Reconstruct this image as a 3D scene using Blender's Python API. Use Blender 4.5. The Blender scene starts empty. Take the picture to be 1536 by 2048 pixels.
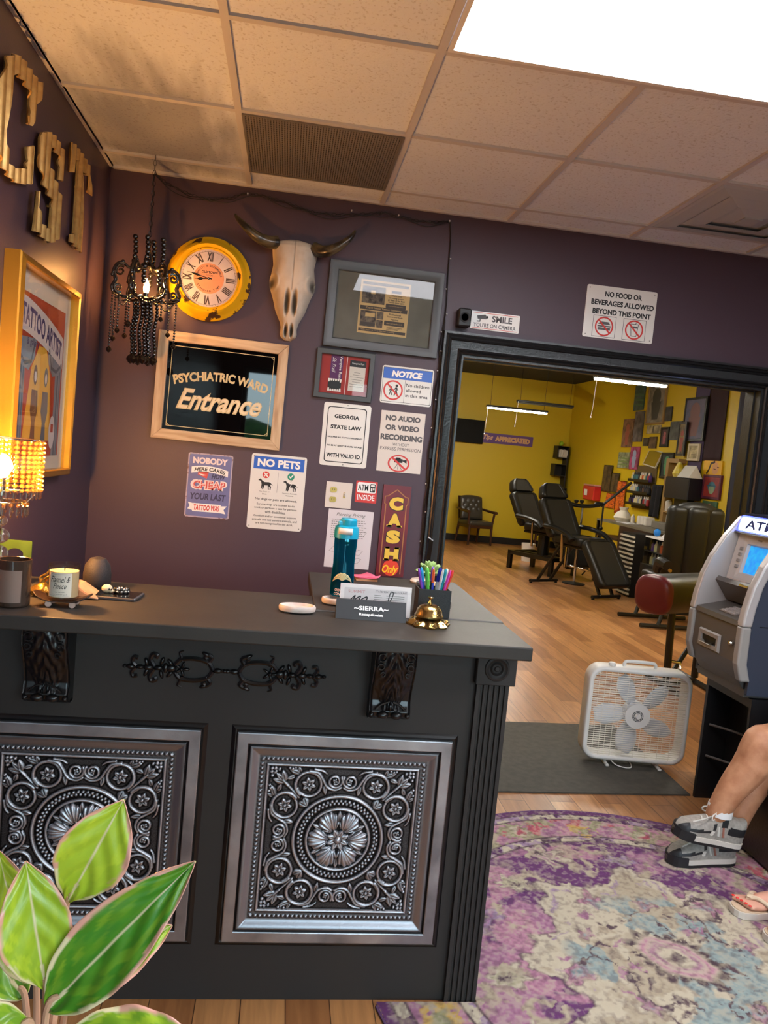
import bpy, bmesh, math, random
import numpy as np
from mathutils import Vector, Matrix, Euler
PI = math.pi
random.seed(7); np.random.seed(7)
C = bpy.context.scene.collection
S = bpy.context.scene

# ---------------------------------------------------------------- camera, world, exposure, room lamps
CAM_H = 1.5654
cd = bpy.data.cameras.new('camera'); cam = bpy.data.objects.new('camera', cd); C.objects.link(cam)
rt, dn, fw = (Vector(r) for r in ((0.98803502, -0.12230668, 0.09395678), (0.08396617, -0.08443337, -0.99288503), (0.12936956, 0.98889437, -0.0731535)))
mw = Matrix.Identity(4)
for i in range(3):
    mw[i][0], mw[i][1], mw[i][2] = rt[i], -dn[i], -fw[i]
mw.translation = (0, 0, CAM_H)
cam.matrix_world = mw
cd.sensor_fit = 'VERTICAL'; cd.sensor_height = 36.0; cd.lens = 1554.77 * 36.0 / 2048.0
cd.clip_start = 0.02; cd.clip_end = 100
S.camera = cam
vs = S.view_settings
vs.view_transform = 'Standard'; vs.look = 'None'; vs.gamma = 1.0; vs.use_curve_mapping = False
vs.exposure = 0.4
S.cycles.sample_clamp_indirect = 4.0
S.cycles.max_bounces = 8; S.cycles.diffuse_bounces = 4; S.cycles.glossy_bounces = 4; S.cycles.transmission_bounces = 8; S.cycles.transparent_max_bounces = 12
S.cycles.caustics_reflective = False; S.cycles.caustics_refractive = False
w = bpy.data.worlds.new('world'); S.world = w; w.use_nodes = True
wn = w.node_tree; wbg = wn.nodes['Background']
sky = wn.nodes.new('ShaderNodeTexSky'); sky.sky_type = 'HOSEK_WILKIE'; sky.turbidity = 4.0; sky.sun_direction = (0.3, -0.5, 0.8)
hs = wn.nodes.new('ShaderNodeHueSaturation'); hs.inputs['Saturation'].default_value = 0.5; wn.links.new(sky.outputs[0], hs.inputs['Color']); wn.links.new(hs.outputs[0], wbg.inputs[0]); wbg.inputs[1].default_value = 40.0
for x0, x1, z0, z1 in ((-0.6, 0.28, 0.05, 2.45), (0.75, 2.8, 0.5, 2.45)):      # sampling portals of the two storefront openings
    al = bpy.data.lights.new('window_portal', 'AREA'); al.shape = 'RECTANGLE'; al.size = x1 - x0; al.size_y = z1 - z0; al.cycles.is_portal = True
    ao = bpy.data.objects.new('window_portal', al); C.objects.link(ao); ao.location = ((x0 + x1) / 2, -2.75, (z0 + z1) / 2); ao.rotation_euler = (PI / 2, 0, 0)
L_PANEL = 19.0      # ceiling troffers of the lobby, the visible one and the added ones
L_LED = 200.0       # hanging LED bars of the studio, visible and added
L_BULB = 1800.0     # table lamp bulb
L_CHAND = 480.0     # chandelier bulb
L_ATM = 9.0         # lit ATM sign

# ---------------------------------------------------------------- materials
def lin(c):
    return tuple((x / 255 / 12.92) if x / 255 <= 0.04045 else ((x / 255 + 0.055) / 1.055) ** 2.4 for x in c[:3]) + (1.0,)
MATS = {}
def mat(name, c=(128, 128, 128), rough=0.5, metal=0.0, spec=0.5, c2=None, ns=12.0, nstretch=(1, 1, 1), bump=0.0, bs=60.0, emit=0.0, ec=None, trans=0.0, ior=1.45, coat=0.0, alpha=1.0, lo=0.35, hi=0.65, thin=False):
    if name in MATS: return MATS[name]
    m = bpy.data.materials.new(name); MATS[name] = m; m.use_nodes = True
    nt = m.node_tree; b = nt.nodes['Principled BSDF']; I = b.inputs
    I['Base Color'].default_value = lin(c); I['Roughness'].default_value = rough; I['Metallic'].default_value = metal
    I['Specular IOR Level'].default_value = spec; I['IOR'].default_value = ior; I['Transmission Weight'].default_value = trans
    I['Coat Weight'].default_value = coat; I['Coat Roughness'].default_value = 0.08; I['Alpha'].default_value = alpha
    if emit:
        I['Emission Color'].default_value = lin(ec or c); I['Emission Strength'].default_value = emit
    tc = None
    if c2 is not None or bump:
        tc = nt.nodes.new('ShaderNodeTexCoord')
    if c2 is not None:
        mp = nt.nodes.new('ShaderNodeMapping'); mp.inputs['Scale'].default_value = nstretch
        n = nt.nodes.new('ShaderNodeTexNoise'); n.inputs['Scale'].default_value = ns; n.inputs['Detail'].default_value = 5
        r = nt.nodes.new('ShaderNodeValToRGB')
        r.color_ramp.elements[0].position = lo; r.color_ramp.elements[1].position = hi
        r.color_ramp.elements[0].color = lin(c); r.color_ramp.elements[1].color = lin(c2)
        nt.links.new(tc.outputs['Object'], mp.inputs[0]); nt.links.new(mp.outputs[0], n.inputs['Vector'])
        nt.links.new(n.outputs[0], r.inputs[0]); nt.links.new(r.outputs[0], I['Base Color'])
    if bump:
        n = nt.nodes.new('ShaderNodeTexNoise'); n.inputs['Scale'].default_value = bs; n.inputs['Detail'].default_value = 4
        bp = nt.nodes.new('ShaderNodeBump'); bp.inputs['Strength'].default_value = bump; bp.inputs['Distance'].default_value = 0.004
        nt.links.new(tc.outputs['Object'], n.inputs['Vector']); nt.links.new(n.outputs[0], bp.inputs['Height'])
        nt.links.new(bp.outputs[0], I['Normal'])
    return m
def vcol_mat(name, rough=0.6, metal=0.0, spec=0.5, bump=0.0, bs=300, coat=0.0):
    m = mat(name, rough=rough, metal=metal, spec=spec, bump=bump, bs=bs, coat=coat)
    nt = m.node_tree
    a = nt.nodes.new('ShaderNodeVertexColor'); a.layer_name = 'col'
    nt.links.new(a.outputs[0], nt.nodes['Principled BSDF'].inputs['Base Color'])
    return m
def glass_sheet(name, tint=(255, 255, 255), reflect=0.06):
    """thin picture glass: see-through with a mirror coat by angle"""
    if name in MATS: return MATS[name]
    m = bpy.data.materials.new(name); MATS[name] = m; m.use_nodes = True
    nt = m.node_tree; nt.nodes.remove(nt.nodes['Principled BSDF']); out = nt.nodes['Material Output']
    t = nt.nodes.new('ShaderNodeBsdfTransparent'); t.inputs[0].default_value = lin(tint)
    g = nt.nodes.new('ShaderNodeBsdfGlossy'); g.inputs['Roughness'].default_value = 0.02
    fr = nt.nodes.new('ShaderNodeFresnel'); fr.inputs[0].default_value = 1.5
    ad = nt.nodes.new('ShaderNodeMath'); ad.operation = 'ADD'; ad.inputs[1].default_value = reflect; ad.use_clamp = True
    mx = nt.nodes.new('ShaderNodeMixShader')
    ge = nt.nodes.new('ShaderNodeNewGeometry'); iv = nt.nodes.new('ShaderNodeMath'); iv.operation = 'SUBTRACT'; iv.inputs[0].default_value = 1.0; mu = nt.nodes.new('ShaderNodeMath'); mu.operation = 'MULTIPLY'
    nt.links.new(ge.outputs['Backfacing'], iv.inputs[1]); nt.links.new(ad.outputs[0], mu.inputs[0]); nt.links.new(iv.outputs[0], mu.inputs[1])
    nt.links.new(fr.outputs[0], ad.inputs[0]); nt.links.new(mu.outputs[0], mx.inputs[0])
    nt.links.new(t.outputs[0], mx.inputs[1]); nt.links.new(g.outputs[0], mx.inputs[2]); nt.links.new(mx.outputs[0], out.inputs[0])
    return m

def bead_mat(name, tint, glow, milk=0.12, shine=0.22):
    """cut crystal: part clear, part mirror, part milky"""
    m = bpy.data.materials.new(name); MATS[name] = m; m.use_nodes = True
    nt = m.node_tree; nt.nodes.remove(nt.nodes['Principled BSDF']); out = nt.nodes['Material Output']
    t = nt.nodes.new('ShaderNodeBsdfTransparent'); t.inputs[0].default_value = lin(tint)
    g = nt.nodes.new('ShaderNodeBsdfGlossy'); g.inputs['Roughness'].default_value = 0.08; g.inputs[0].default_value = lin(tint)
    d = nt.nodes.new('ShaderNodeBsdfTranslucent'); d.inputs[0].default_value = lin(glow)
    m1 = nt.nodes.new('ShaderNodeMixShader'); m1.inputs[0].default_value = milk; m2 = nt.nodes.new('ShaderNodeMixShader'); m2.inputs[0].default_value = shine
    nt.links.new(t.outputs[0], m1.inputs[1]); nt.links.new(d.outputs[0], m1.inputs[2]); nt.links.new(m1.outputs[0], m2.inputs[1]); nt.links.new(g.outputs[0], m2.inputs[2]); nt.links.new(m2.outputs[0], out.inputs[0])
    return m

# ---------------------------------------------------------------- mesh helpers
def X(loc=(0, 0, 0), rot=(0, 0, 0), sc=(1, 1, 1)):
    if not hasattr(sc, '__len__'): sc = (sc, sc, sc)
    return Matrix.LocRotScale(Vector(loc), Euler(rot), Vector(sc))
TXT = {}
def text_geo(s, bold, shear, spacing=1.0):
    k = (s, bold, shear, spacing)
    if k not in TXT:
        cu = bpy.data.curves.new('t', 'FONT'); cu.body = s; cu.offset = bold; cu.shear = shear; cu.resolution_u = 3; cu.space_character = spacing
        o = bpy.data.objects.new('t', cu); me = bpy.data.meshes.new_from_object(o)
        vs_ = np.array([tuple(v.co) for v in me.vertices]).reshape(-1, 3)[:, :2]
        fs = [tuple(p.vertices) for p in me.polygons]
        bpy.data.objects.remove(o); bpy.data.curves.remove(cu); bpy.data.meshes.remove(me)
        TXT[k] = (vs_, fs)
    return TXT[k]
class MB:
    def __init__(s): s.v = []; s.f = []; s.m = []; s.mats = []
    def mi(s, m):
        if m not in s.mats: s.mats.append(m)
        return s.mats.index(m)
    def add(s, verts, faces, m, M=None):
        b = len(s.v); k = s.mi(m)
        if M is not None: verts = [M @ Vector(p) for p in verts]
        s.v.extend([tuple(p) for p in verts]); s.f.extend([tuple(b + i for i in f) for f in faces]); s.m.extend([k] * len(faces)); return s
    def box(s, size, loc, m, rot=(0, 0, 0), bev=0.0, seg=1, M=None, taper=None):
        bm = bmesh.new(); bmesh.ops.create_cube(bm, size=1)
        for v in bm.verts:
            t = 1.0
            if taper and v.co.z > 0: t = taper
            v.co = Vector((v.co.x * size[0] * t, v.co.y * size[1] * t, v.co.z * size[2]))
        if bev: bmesh.ops.bevel(bm, geom=bm.edges[:], offset=bev, segments=seg, profile=0.5, affect='EDGES')
        T = X(loc, rot); T = M @ T if M is not None else T
        bm.verts.index_update()
        s.add([v.co.copy() for v in bm.verts], [[v.index for v in f.verts] for f in bm.faces], m, T); bm.free(); return s
    def b2(s, a, b, m, bev=0.0, M=None, seg=1):
        return s.box([abs(b[i] - a[i]) for i in range(3)], [(a[i] + b[i]) / 2 for i in range(3)], m, bev=bev, M=M, seg=seg)
    def lathe(s, prof, m, loc=(0, 0, 0), rot=(0, 0, 0), seg=24, M=None, sc=(1, 1, 1), fn=None):
        vv = []; ff = []; n = len(prof)
        for (r, z) in prof:
            for k in range(seg):
                a = 2 * PI * k / seg; p = (r * math.cos(a), r * math.sin(a), z)
                vv.append(fn(*p) if fn else p)
        for i in range(n - 1):
            for k in range(seg):
                k2 = (k + 1) % seg; ff.append((i * seg + k, i * seg + k2, (i + 1) * seg + k2, (i + 1) * seg + k))
        if prof[0][0] > 1e-6: ff.append(tuple(reversed(range(seg))))
        if prof[-1][0] > 1e-6: ff.append(tuple(range((n - 1) * seg, n * seg)))
        T = X(loc, rot, sc); T = M @ T if M is not None else T
        return s.add(vv, ff, m, T)
    def cyl(s, r, h, loc, m, rot=(0, 0, 0), seg=20, r2=None, M=None, bev=0.0):
        r2 = r if r2 is None else r2
        p = [(r - bev, -h / 2), (r, -h / 2 + bev), (r2, h / 2 - bev), (r2 - bev, h / 2)] if bev else [(r, -h / 2), (r2, h / 2)]
        return s.lathe(p, m, loc, rot, seg, M)
    def ball(s, r, loc, m, rot=(0, 0, 0), seg=16, M=None):
        if not hasattr(r, '__len__'): r = (r, r, r)
        n = max(6, seg // 2)
        prof = [(max(1e-7, math.sin(PI * i / n)), -math.cos(PI * i / n)) for i in range(n + 1)]
        return s.lathe(prof, m, loc, rot, seg, M, r)
    def tube(s, pts, r, m, seg=8, closed=False, M=None, flat=1.0, up=None):
        P = [Vector(p) for p in pts]; n = len(P); R = r if hasattr(r, '__len__') else [r] * n
        vv = []; ff = []; prev = None
        for i in range(n):
            if closed: t = P[(i + 1) % n] - P[i - 1]
            else: t = P[min(i + 1, n - 1)] - P[max(i - 1, 0)]
            t.normalize()
            if prev is None:
                u = Vector(up) if up else (Vector((0, 0, 1)) if abs(t.z) < 0.9 else Vector((1, 0, 0)))
                nrm = (u - t * u.dot(t)).normalized()
            else:
                nrm = prev - t * prev.dot(t)
                nrm = nrm.normalized() if nrm.length > 1e-6 else prev
            prev = nrm; bn = t.cross(nrm)
            for k in range(seg):
                a = 2 * PI * k / seg; vv.append(P[i] + (nrm * math.cos(a) * flat + bn * math.sin(a)) * R[i])
        for i in range(n if closed else n - 1):
            j = (i + 1) % n
            for k in range(seg):
                k2 = (k + 1) % seg; ff.append((i * seg + k, i * seg + k2, j * seg + k2, j * seg + k))
        if not closed:
            ff.append(tuple(reversed(range(seg)))); ff.append(tuple(range((n - 1) * seg, n * seg)))
        return s.add(vv, ff, m, M)
    def poly(s, pts, z0, z1, m, M=None, mside=None):
        n = len(pts)
        ar = sum(pts[i][0] * pts[(i + 1) % n][1] - pts[(i + 1) % n][0] * pts[i][1] for i in range(n))
        if ar < 0: pts = list(reversed(pts))
        vv = [(p[0], p[1], z0) for p in pts] + [(p[0], p[1], z1) for p in pts]
        ff = [tuple(range(n, 2 * n))]
        if abs(z1 - z0) > 1e-9:
            ff += [tuple(reversed(range(n)))] + [(i, (i + 1) % n, n + (i + 1) % n, n + i) for i in range(n)]
        return s.add(vv, ff, m, M)
    def frame(s, w_, h_, prof, m, M=None, cx=0, cy=0, open_bottom=None):
        """sweep profile [(outward, z)] round the rectangle w_ x h_"""
        vv = []; ff = []; n = len(prof)
        for (o, z) in prof:
            for (sx, sy) in ((-1, -1), (-1, 1), (1, 1), (1, -1)):
                y = cy + sy * (h_ / 2 + o)
                if open_bottom is not None and sy < 0: y = open_bottom
                vv.append((cx + sx * (w_ / 2 + o), y, z))
        for i in range(n - 1):
            for k in range(4 if open_bottom is None else 3):
                k2 = (k + 1) % 4; ff.append((i * 4 + k, i * 4 + k2, (i + 1) * 4 + k2, (i + 1) * 4 + k))
        return s.add(vv, ff, m, M)
    def grid(s, P, m, M=None, closed_u=False, cap=False):
        """P: numpy (nv, nu, 3)"""
        nv, nu = P.shape[:2]; vv = P.reshape(-1, 3).tolist(); ff = []
        for j in range(nv - 1):
            for i in range(nu if closed_u else nu - 1):
                i2 = (i + 1) % nu; ff.append((j * nu + i, j * nu + i2, (j + 1) * nu + i2, (j + 1) * nu + i))
        if cap: ff.append(tuple(reversed(range(nu)))); ff.append(tuple(range((nv - 1) * nu, nv * nu)))
        return s.add(vv, ff, m, M)
    def text(s, t, cx, cy, w_, h_, m, z=0.0008, bold=0.0, shear=0.0, M=None, warp=None, rot=0.0, depth=0.0, align='c'):
        """lettering with its ink fitted to a w_ x h_ box centred at cx, cy (w_ None keeps the proportion)"""
        v, f = text_geo(t, bold * 1.7, shear)
        if len(v) == 0: return s
        a, b = v.min(0), v.max(0); k = h_ / max(1e-6, b[1] - a[1]); kx = k if w_ is None else w_ / (b[0] - a[0])
        q = (v - (a + b) / 2) * np.array((kx, k))
        if align == 'l': q[:, 0] += (b[0] - a[0]) * kx / 2
        if warp: q = np.array([warp(*p) for p in q])
        c, sn = math.cos(rot), math.sin(rot)
        vv = [(cx + c * x - sn * y, cy + sn * x + c * y, z) for x, y in q]
        return s.add(vv, f, m, M)
    def disc(s, r, cx, cy, m, z=0.0008, seg=28, M=None, ry=None, r0=None):
        ry = ry or r
        out = [(cx + r * math.cos(2 * PI * k / seg), cy + ry * math.sin(2 * PI * k / seg), z) for k in range(seg)]
        if r0 is None: return s.add(out, [tuple(range(seg))], m, M)
        inn = [(cx + r0 * math.cos(2 * PI * k / seg), cy + r0 * ry / r * math.sin(2 * PI * k / seg), z) for k in range(seg)]
        return s.add(out + inn, [(k, (k + 1) % seg, seg + (k + 1) % seg, seg + k) for k in range(seg)], m, M)
    def rect(s, x0, y0, x1, y1, m, z=0.0006, M=None):
        return s.add([(x0, y0, z), (x1, y0, z), (x1, y1, z), (x0, y1, z)], [(0, 1, 2, 3)], m, M)
    def line(s, pts, wd, m, z=0.0008, M=None):
        """flat stroke through 2-D points"""
        for (a, b) in zip(pts[:-1], pts[1:]):
            d = Vector((b[0] - a[0], b[1] - a[1])); L = d.length
            if L < 1e-9: continue
            d /= L; n = Vector((-d.y, d.x)) * wd / 2; e = d * wd * 0.25
            s.add([(a[0] - e.x + n.x, a[1] - e.y + n.y, z), (a[0] - e.x - n.x, a[1] - e.y - n.y, z), (b[0] + e.x - n.x, b[1] + e.y - n.y, z), (b[0] + e.x + n.x, b[1] + e.y + n.y, z)], [(0, 1, 2, 3)], m, M)
        return s
    def build(s, name, parent=None, loc=(0, 0, 0), rot=(0, 0, 0), smooth=35, mods=None, solid=0.0, sub=0):
        me = bpy.data.meshes.new(name); me.from_pydata(s.v, [], s.f)
        for m in s.mats: me.materials.append(m)
        me.polygons.foreach_set('material_index', s.m)
        me.update()
        if smooth:
            me.polygons.foreach_set('use_smooth', [True] * len(me.polygons))
            if smooth < 180: me.set_sharp_from_angle(angle=math.radians(smooth))
        o = bpy.data.objects.new(name, me); C.objects.link(o); o.location = loc; o.rotation_euler = rot
        if parent is not None: o.parent = parent
        if solid:
            q = o.modifiers.new('solid', 'SOLIDIFY'); q.thickness = solid; q.offset = 0
        if sub:
            q = o.modifiers.new('sub', 'SUBSURF'); q.levels = sub; q.render_levels = sub
        return o
def col_grid(name, P, col, m, parent=None, loc=(0, 0, 0), rot=(0, 0, 0), mask=None, smooth=True):
    """grid mesh with a colour per vertex (linear rgb); mask drops quads"""
    nv, nu = P.shape[:2]
    idx = np.arange(nv * nu).reshape(nv, nu)
    q = np.stack([idx[:-1, :-1], idx[:-1, 1:], idx[1:, 1:], idx[1:, :-1]], -1).reshape(-1, 4)
    V = P.reshape(-1, 3); cc = col.reshape(-1, 3)
    if mask is not None:
        keep = mask.reshape(-1)[q].all(1); q = q[keep]
        used = np.unique(q); rem = -np.ones(nv * nu, int); rem[used] = np.arange(len(used)); q = rem[q]; V = V[used]; cc = cc[used]
    me = bpy.data.meshes.new(name); me.from_pydata(V.tolist(), [], q.tolist()); me.materials.append(m)
    a = me.color_attributes.new('col', 'FLOAT_COLOR', 'POINT')
    a.data.foreach_set('color', np.concatenate([cc, np.ones((len(cc), 1))], 1).astype(np.float32).ravel())
    if smooth: me.polygons.foreach_set('use_smooth', [True] * len(me.polygons))
    o = bpy.data.objects.new(name, me); C.objects.link(o); o.location = loc; o.rotation_euler = rot
    if parent is not None: o.parent = parent
    return o
def tag(o, label, cat, group=None, kind=None):
    if label: o['label'] = label
    if cat: o['category'] = cat
    if group: o['group'] = group
    if kind: o['kind'] = kind
    return o
def thing(name, label, cat, loc=(0, 0, 0), rot=(0, 0, 0), group=None):
    o = bpy.data.objects.new(name, None); C.objects.link(o); o.empty_display_size = 0.05
    o.location = loc; o.rotation_euler = rot
    return tag(o, label, cat, group)
def struct(o): o['kind'] = 'structure'; return o
def copy_thing(o, loc=None, rot=None, label=None, parent=None):
    c = o.copy(); C.objects.link(c)
    if parent is not None: c.parent = parent
    if loc is not None: c.location = loc
    if rot is not None: c.rotation_euler = rot
    if label: c['label'] = label
    for ch in list(o.children): copy_thing(ch, parent=c)
    return c
def smoothpts(pts, n=8, closed=False):
    """Catmull-Rom through points"""
    P = [Vector(p) for p in pts]; out = []; N = len(P)
    for i in range(N if closed else N - 1):
        if closed: p0, p1, p2, p3 = P[i - 1], P[i], P[(i + 1) % N], P[(i + 2) % N]
        else: p0, p1, p2, p3 = P[max(i - 1, 0)], P[i], P[i + 1], P[min(i + 2, N - 1)]
        for k in range(n):
            t = k / n
            out.append(0.5 * ((2 * p1) + (p2 - p0) * t + (2 * p0 - 5 * p1 + 4 * p2 - p3) * t * t + (3 * p1 - p0 - 3 * p2 + p3) * t ** 3))
    if not closed: out.append(P[-1])
    return out
def rrect(w_, h_, r, n=5, cx=0, cy=0):
    pts = []
    for (sx, sy, a0) in ((1, 1, 0), (-1, 1, 90), (-1, -1, 180), (1, -1, 270)):
        for k in range(n + 1):
            a = math.radians(a0 + 90 * k / n); pts.append((cx + sx * (w_ / 2 - r) + r * math.cos(a), cy + sy * (h_ / 2 - r) + r * math.sin(a)))
    return pts
BACK = (PI / 2, 0, 0)             # local x right, y up, z out of the back wall
LEFT = (PI / 2, 0, PI / 2)        # the same on the left wall
RGHT = (PI / 2, 0, -PI / 2)       # the same on the right wall
XL, XR, YW, YF, ZC = -0.883, 3.06, 3.704, -2.6, 2.7236
# ---------------------------------------------------------------- setting: floor, walls, ceiling
def floor_mat():
    m = mat('laminate floor', (176, 118, 66), rough=0.32, spec=0.5)
    nt = m.node_tree; N = nt.nodes.new; L = nt.links.new; b = nt.nodes['Principled BSDF']
    tc = N('ShaderNodeTexCoord'); mp = N('ShaderNodeMapping'); mp.inputs['Rotation'].default_value = (0, 0, PI / 2)
    br = N('ShaderNodeTexBrick'); br.offset = 0.37; br.inputs['Scale'].default_value = 1.0
    br.inputs['Brick Width'].default_value = 1.15; br.inputs['Row Height'].default_value = 0.125; br.inputs['Mortar Size'].default_value = 0.0016; br.inputs['Mortar Smooth'].default_value = 0.2
    br.inputs['Color1'].default_value = lin((190, 137, 86)); br.inputs['Color2'].default_value = lin((146, 96, 56)); br.inputs['Mortar'].default_value = lin((78, 48, 28))
    L(tc.outputs['Object'], mp.inputs[0]); L(mp.outputs[0], br.inputs['Vector'])
    m2 = N('ShaderNodeMapping'); m2.inputs['Scale'].default_value = (22, 1.6, 1); L(tc.outputs['Object'], m2.inputs[0])
    n = N('ShaderNodeTexNoise'); n.inputs['Scale'].default_value = 1.6; n.inputs['Detail'].default_value = 8; n.inputs['Distortion'].default_value = 0.8; L(m2.outputs[0], n.inputs['Vector'])
    r = N('ShaderNodeValToRGB'); r.color_ramp.elements[0].position = 0.3; r.color_ramp.elements[0].color = (0.6, 0.54, 0.5, 1); r.color_ramp.elements[1].position = 0.68; r.color_ramp.elements[1].color = (1.1, 1.08, 1.05, 1)
    L(n.outputs[0], r.inputs[0])
    mx = N('ShaderNodeMix'); mx.data_type = 'RGBA'; mx.blend_type = 'MULTIPLY'; mx.inputs[0].default_value = 0.8
    L(br.outputs['Color'], mx.inputs[6]); L(r.outputs[0], mx.inputs[7]); L(mx.outputs[2], b.inputs['Base Color'])
    return m
M_FLOOR = floor_mat()
mb = MB(); mb.b2((-1.0, YF - 0.1, -0.06), (5.75, 15.4, 0.0), M_FLOOR); struct(mb.build('floor', smooth=0))
M_PURP = mat('purple wall paint', (75, 58, 68), rough=0.42, spec=0.4, bump=0.08, bs=220)
M_YEL = mat('yellow wall paint', (204, 174, 30), rough=0.5, bump=0.05, bs=120)
M_BLKCEIL = mat('black ceiling paint', (34, 34, 36), rough=0.8)
DX0, DX1, DZ = 0.785, 2.352, 2.078     # doorway
mb = MB()
mb.poly([(XL - 0.12, 0), (DX0, 0), (DX0, DZ), (DX1, DZ), (DX1, 0), (5.75, 0), (5.75, 3.4), (XL - 0.12, 3.4)], 0, 0.07, M_PURP, X((0, YW + 0.07, 0), BACK))
mb.poly([(XL - 0.12, 0), (DX0, 0), (DX0, DZ), (DX1, DZ), (DX1, 0), (5.75, 0), (5.75, 3.4), (XL - 0.12, 3.4)], 0, 0.06, M_YEL, X((0, YW + 0.13, 0), BACK))
struct(mb.build('wall_back', smooth=0))
mb = MB(); mb.b2((XL - 0.12, YF - 0.1, 0), (XL, YW, 2.9), M_PURP); struct(mb.build('wall_left', smooth=0))
mb = MB(); mb.b2((XR, YF - 0.1, 0), (XR + 0.12, YW, 2.9), M_PURP); struct(mb.build('wall_right', smooth=0))
# storefront wall behind the camera, with a glazed door and a window
mb = MB()
mb.poly([(XL - 0.12, 0), (-0.62, 0), (-0.62, 2.5), (0.3, 2.5), (0.3, 0), (0.7, 0), (0.7, 0.45), (0.7, 2.5), (2.85, 2.5), (2.85, 0.45), (0.7001, 0.45), (0.7001, 0), (XR, 0), (XR, 2.9), (XL - 0.12, 2.9)], 0, 0.1, M_PURP, X((0, YF - 0.0, 0), (PI / 2, 0, 0)))
struct(mb.build('wall_front', smooth=0))
M_DARKMET = mat('dark bronze metal', (38, 36, 35), rough=0.4, metal=0.6)
M_PANE = glass_sheet('window glass', (235, 245, 245), 0.02)
for nm, x0, x1, z0, z1 in (('door_1', -0.62, 0.3, 0.0, 2.5), ('window_1', 0.7, 2.85, 0.45, 2.5)):
    mb = MB(); mb.frame(x1 - x0 - 0.12, z1 - z0 - 0.12, [(0, 0), (0, 0.05), (0.06, 0.05), (0.06, 0), (0, 0)], M_DARKMET, X(((x0 + x1) / 2, YF - 0.08, (z0 + z1) / 2), (PI / 2, 0, 0)))
    if nm == 'window_1': mb.b2((1.75, YF - 0.125, z0), (1.81, YF - 0.085, z1), M_DARKMET)
    o = struct(mb.build(nm, smooth=0))
    mb = MB(); mb.b2((x0 + 0.05, YF - 0.108, z0 + 0.05), (x1 - 0.05, YF - 0.102, z1 - 0.05), M_PANE); mb.build('glass_pane', o, smooth=0)
mb = MB(); mb.b2((-9, -16, -0.12), (11, YF - 0.11, -0.02), mat('concrete', (186, 184, 178), rough=0.9, c2=(160, 158, 152), ns=5)); struct(mb.build('ground_outside', smooth=0))
M_HEDGE = mat('hedge leaves', (70, 120, 48), rough=0.7, c2=(34, 70, 28), ns=9, bump=1.0, bs=14)
o = MB()
for k in range(14): o.ball((1.0 + random.random() * 0.5, 0.7, 0.9 + random.random() * 0.7), (-7 + k * 1.2, -13.5 + random.random() * 0.4, 0.85), M_HEDGE, seg=14)
tag(o.build('hedge'), 'long green hedge outside beyond the storefront glass', 'hedge')
# lobby ceiling: 2 ft grid of speckled tiles
def tile_mat():
    m = mat('acoustic ceiling tile', (206, 194, 184), rough=0.85)
    nt = m.node_tree; N = nt.nodes.new; L = nt.links.new; b = nt.nodes['Principled BSDF']
    tc = N('ShaderNodeTexCoord')
    n = N('ShaderNodeTexNoise'); n.inputs['Scale'].default_value = 95; n.inputs['Detail'].default_value = 2; L(tc.outputs['Object'], n.inputs['Vector'])
    r = N('ShaderNodeValToRGB'); r.color_ramp.elements[0].position = 0.30; r.color_ramp.elements[0].color = lin((200, 200, 202)); r.color_ramp.elements[1].position = 0.42; r.color_ramp.elements[1].color = lin((224, 228, 234)); L(n.outputs[0], r.inputs[0])
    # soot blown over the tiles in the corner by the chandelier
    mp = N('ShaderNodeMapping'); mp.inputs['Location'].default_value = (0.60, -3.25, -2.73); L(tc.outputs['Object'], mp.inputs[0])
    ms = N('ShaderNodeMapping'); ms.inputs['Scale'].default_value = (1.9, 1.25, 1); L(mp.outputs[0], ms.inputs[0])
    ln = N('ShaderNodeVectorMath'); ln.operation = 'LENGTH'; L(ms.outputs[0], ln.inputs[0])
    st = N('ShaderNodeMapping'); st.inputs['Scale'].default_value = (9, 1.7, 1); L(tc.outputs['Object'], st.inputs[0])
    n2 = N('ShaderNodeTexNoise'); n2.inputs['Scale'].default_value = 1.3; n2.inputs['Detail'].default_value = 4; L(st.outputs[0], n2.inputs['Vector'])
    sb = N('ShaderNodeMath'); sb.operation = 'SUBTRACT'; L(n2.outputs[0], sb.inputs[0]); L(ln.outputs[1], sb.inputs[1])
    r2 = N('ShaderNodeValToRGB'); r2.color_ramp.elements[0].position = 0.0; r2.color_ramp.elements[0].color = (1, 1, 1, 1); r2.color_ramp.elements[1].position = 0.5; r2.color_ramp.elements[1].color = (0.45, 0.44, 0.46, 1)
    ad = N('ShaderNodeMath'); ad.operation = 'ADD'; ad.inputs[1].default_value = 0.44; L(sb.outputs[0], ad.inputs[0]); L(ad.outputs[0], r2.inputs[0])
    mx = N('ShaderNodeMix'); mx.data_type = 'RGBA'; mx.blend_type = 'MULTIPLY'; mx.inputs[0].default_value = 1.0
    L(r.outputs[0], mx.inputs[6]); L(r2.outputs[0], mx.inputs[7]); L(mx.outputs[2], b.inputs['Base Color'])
    bp = N('ShaderNodeBump'); bp.inputs['Strength'].default_value = 0.35; bp.inputs['Distance'].default_value = 0.004; L(n.outputs[0], bp.inputs['Height']); L(bp.outputs[0], b.inputs['Normal'])
    return m
M_TILE = tile_mat(); M_TBAR = mat('ceiling grid enamel', (196, 192, 192), rough=0.45)
GX0, GY0, GP = -0.2714, 3.5017, 0.6096
mb = MB(); mb.b2((XL, YF, ZC + 0.006), (XR, YW, ZC + 0.1), M_TILE); ceil = struct(mb.build('ceiling', smooth=0))
mb = MB()
for i in range(-1, 7):
    x = GX0 + i * GP
    if XL < x < XR: mb.b2((x - 0.012, YF, ZC - 0.004), (x + 0.012, YW, ZC + 0.006), M_TBAR)
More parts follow.
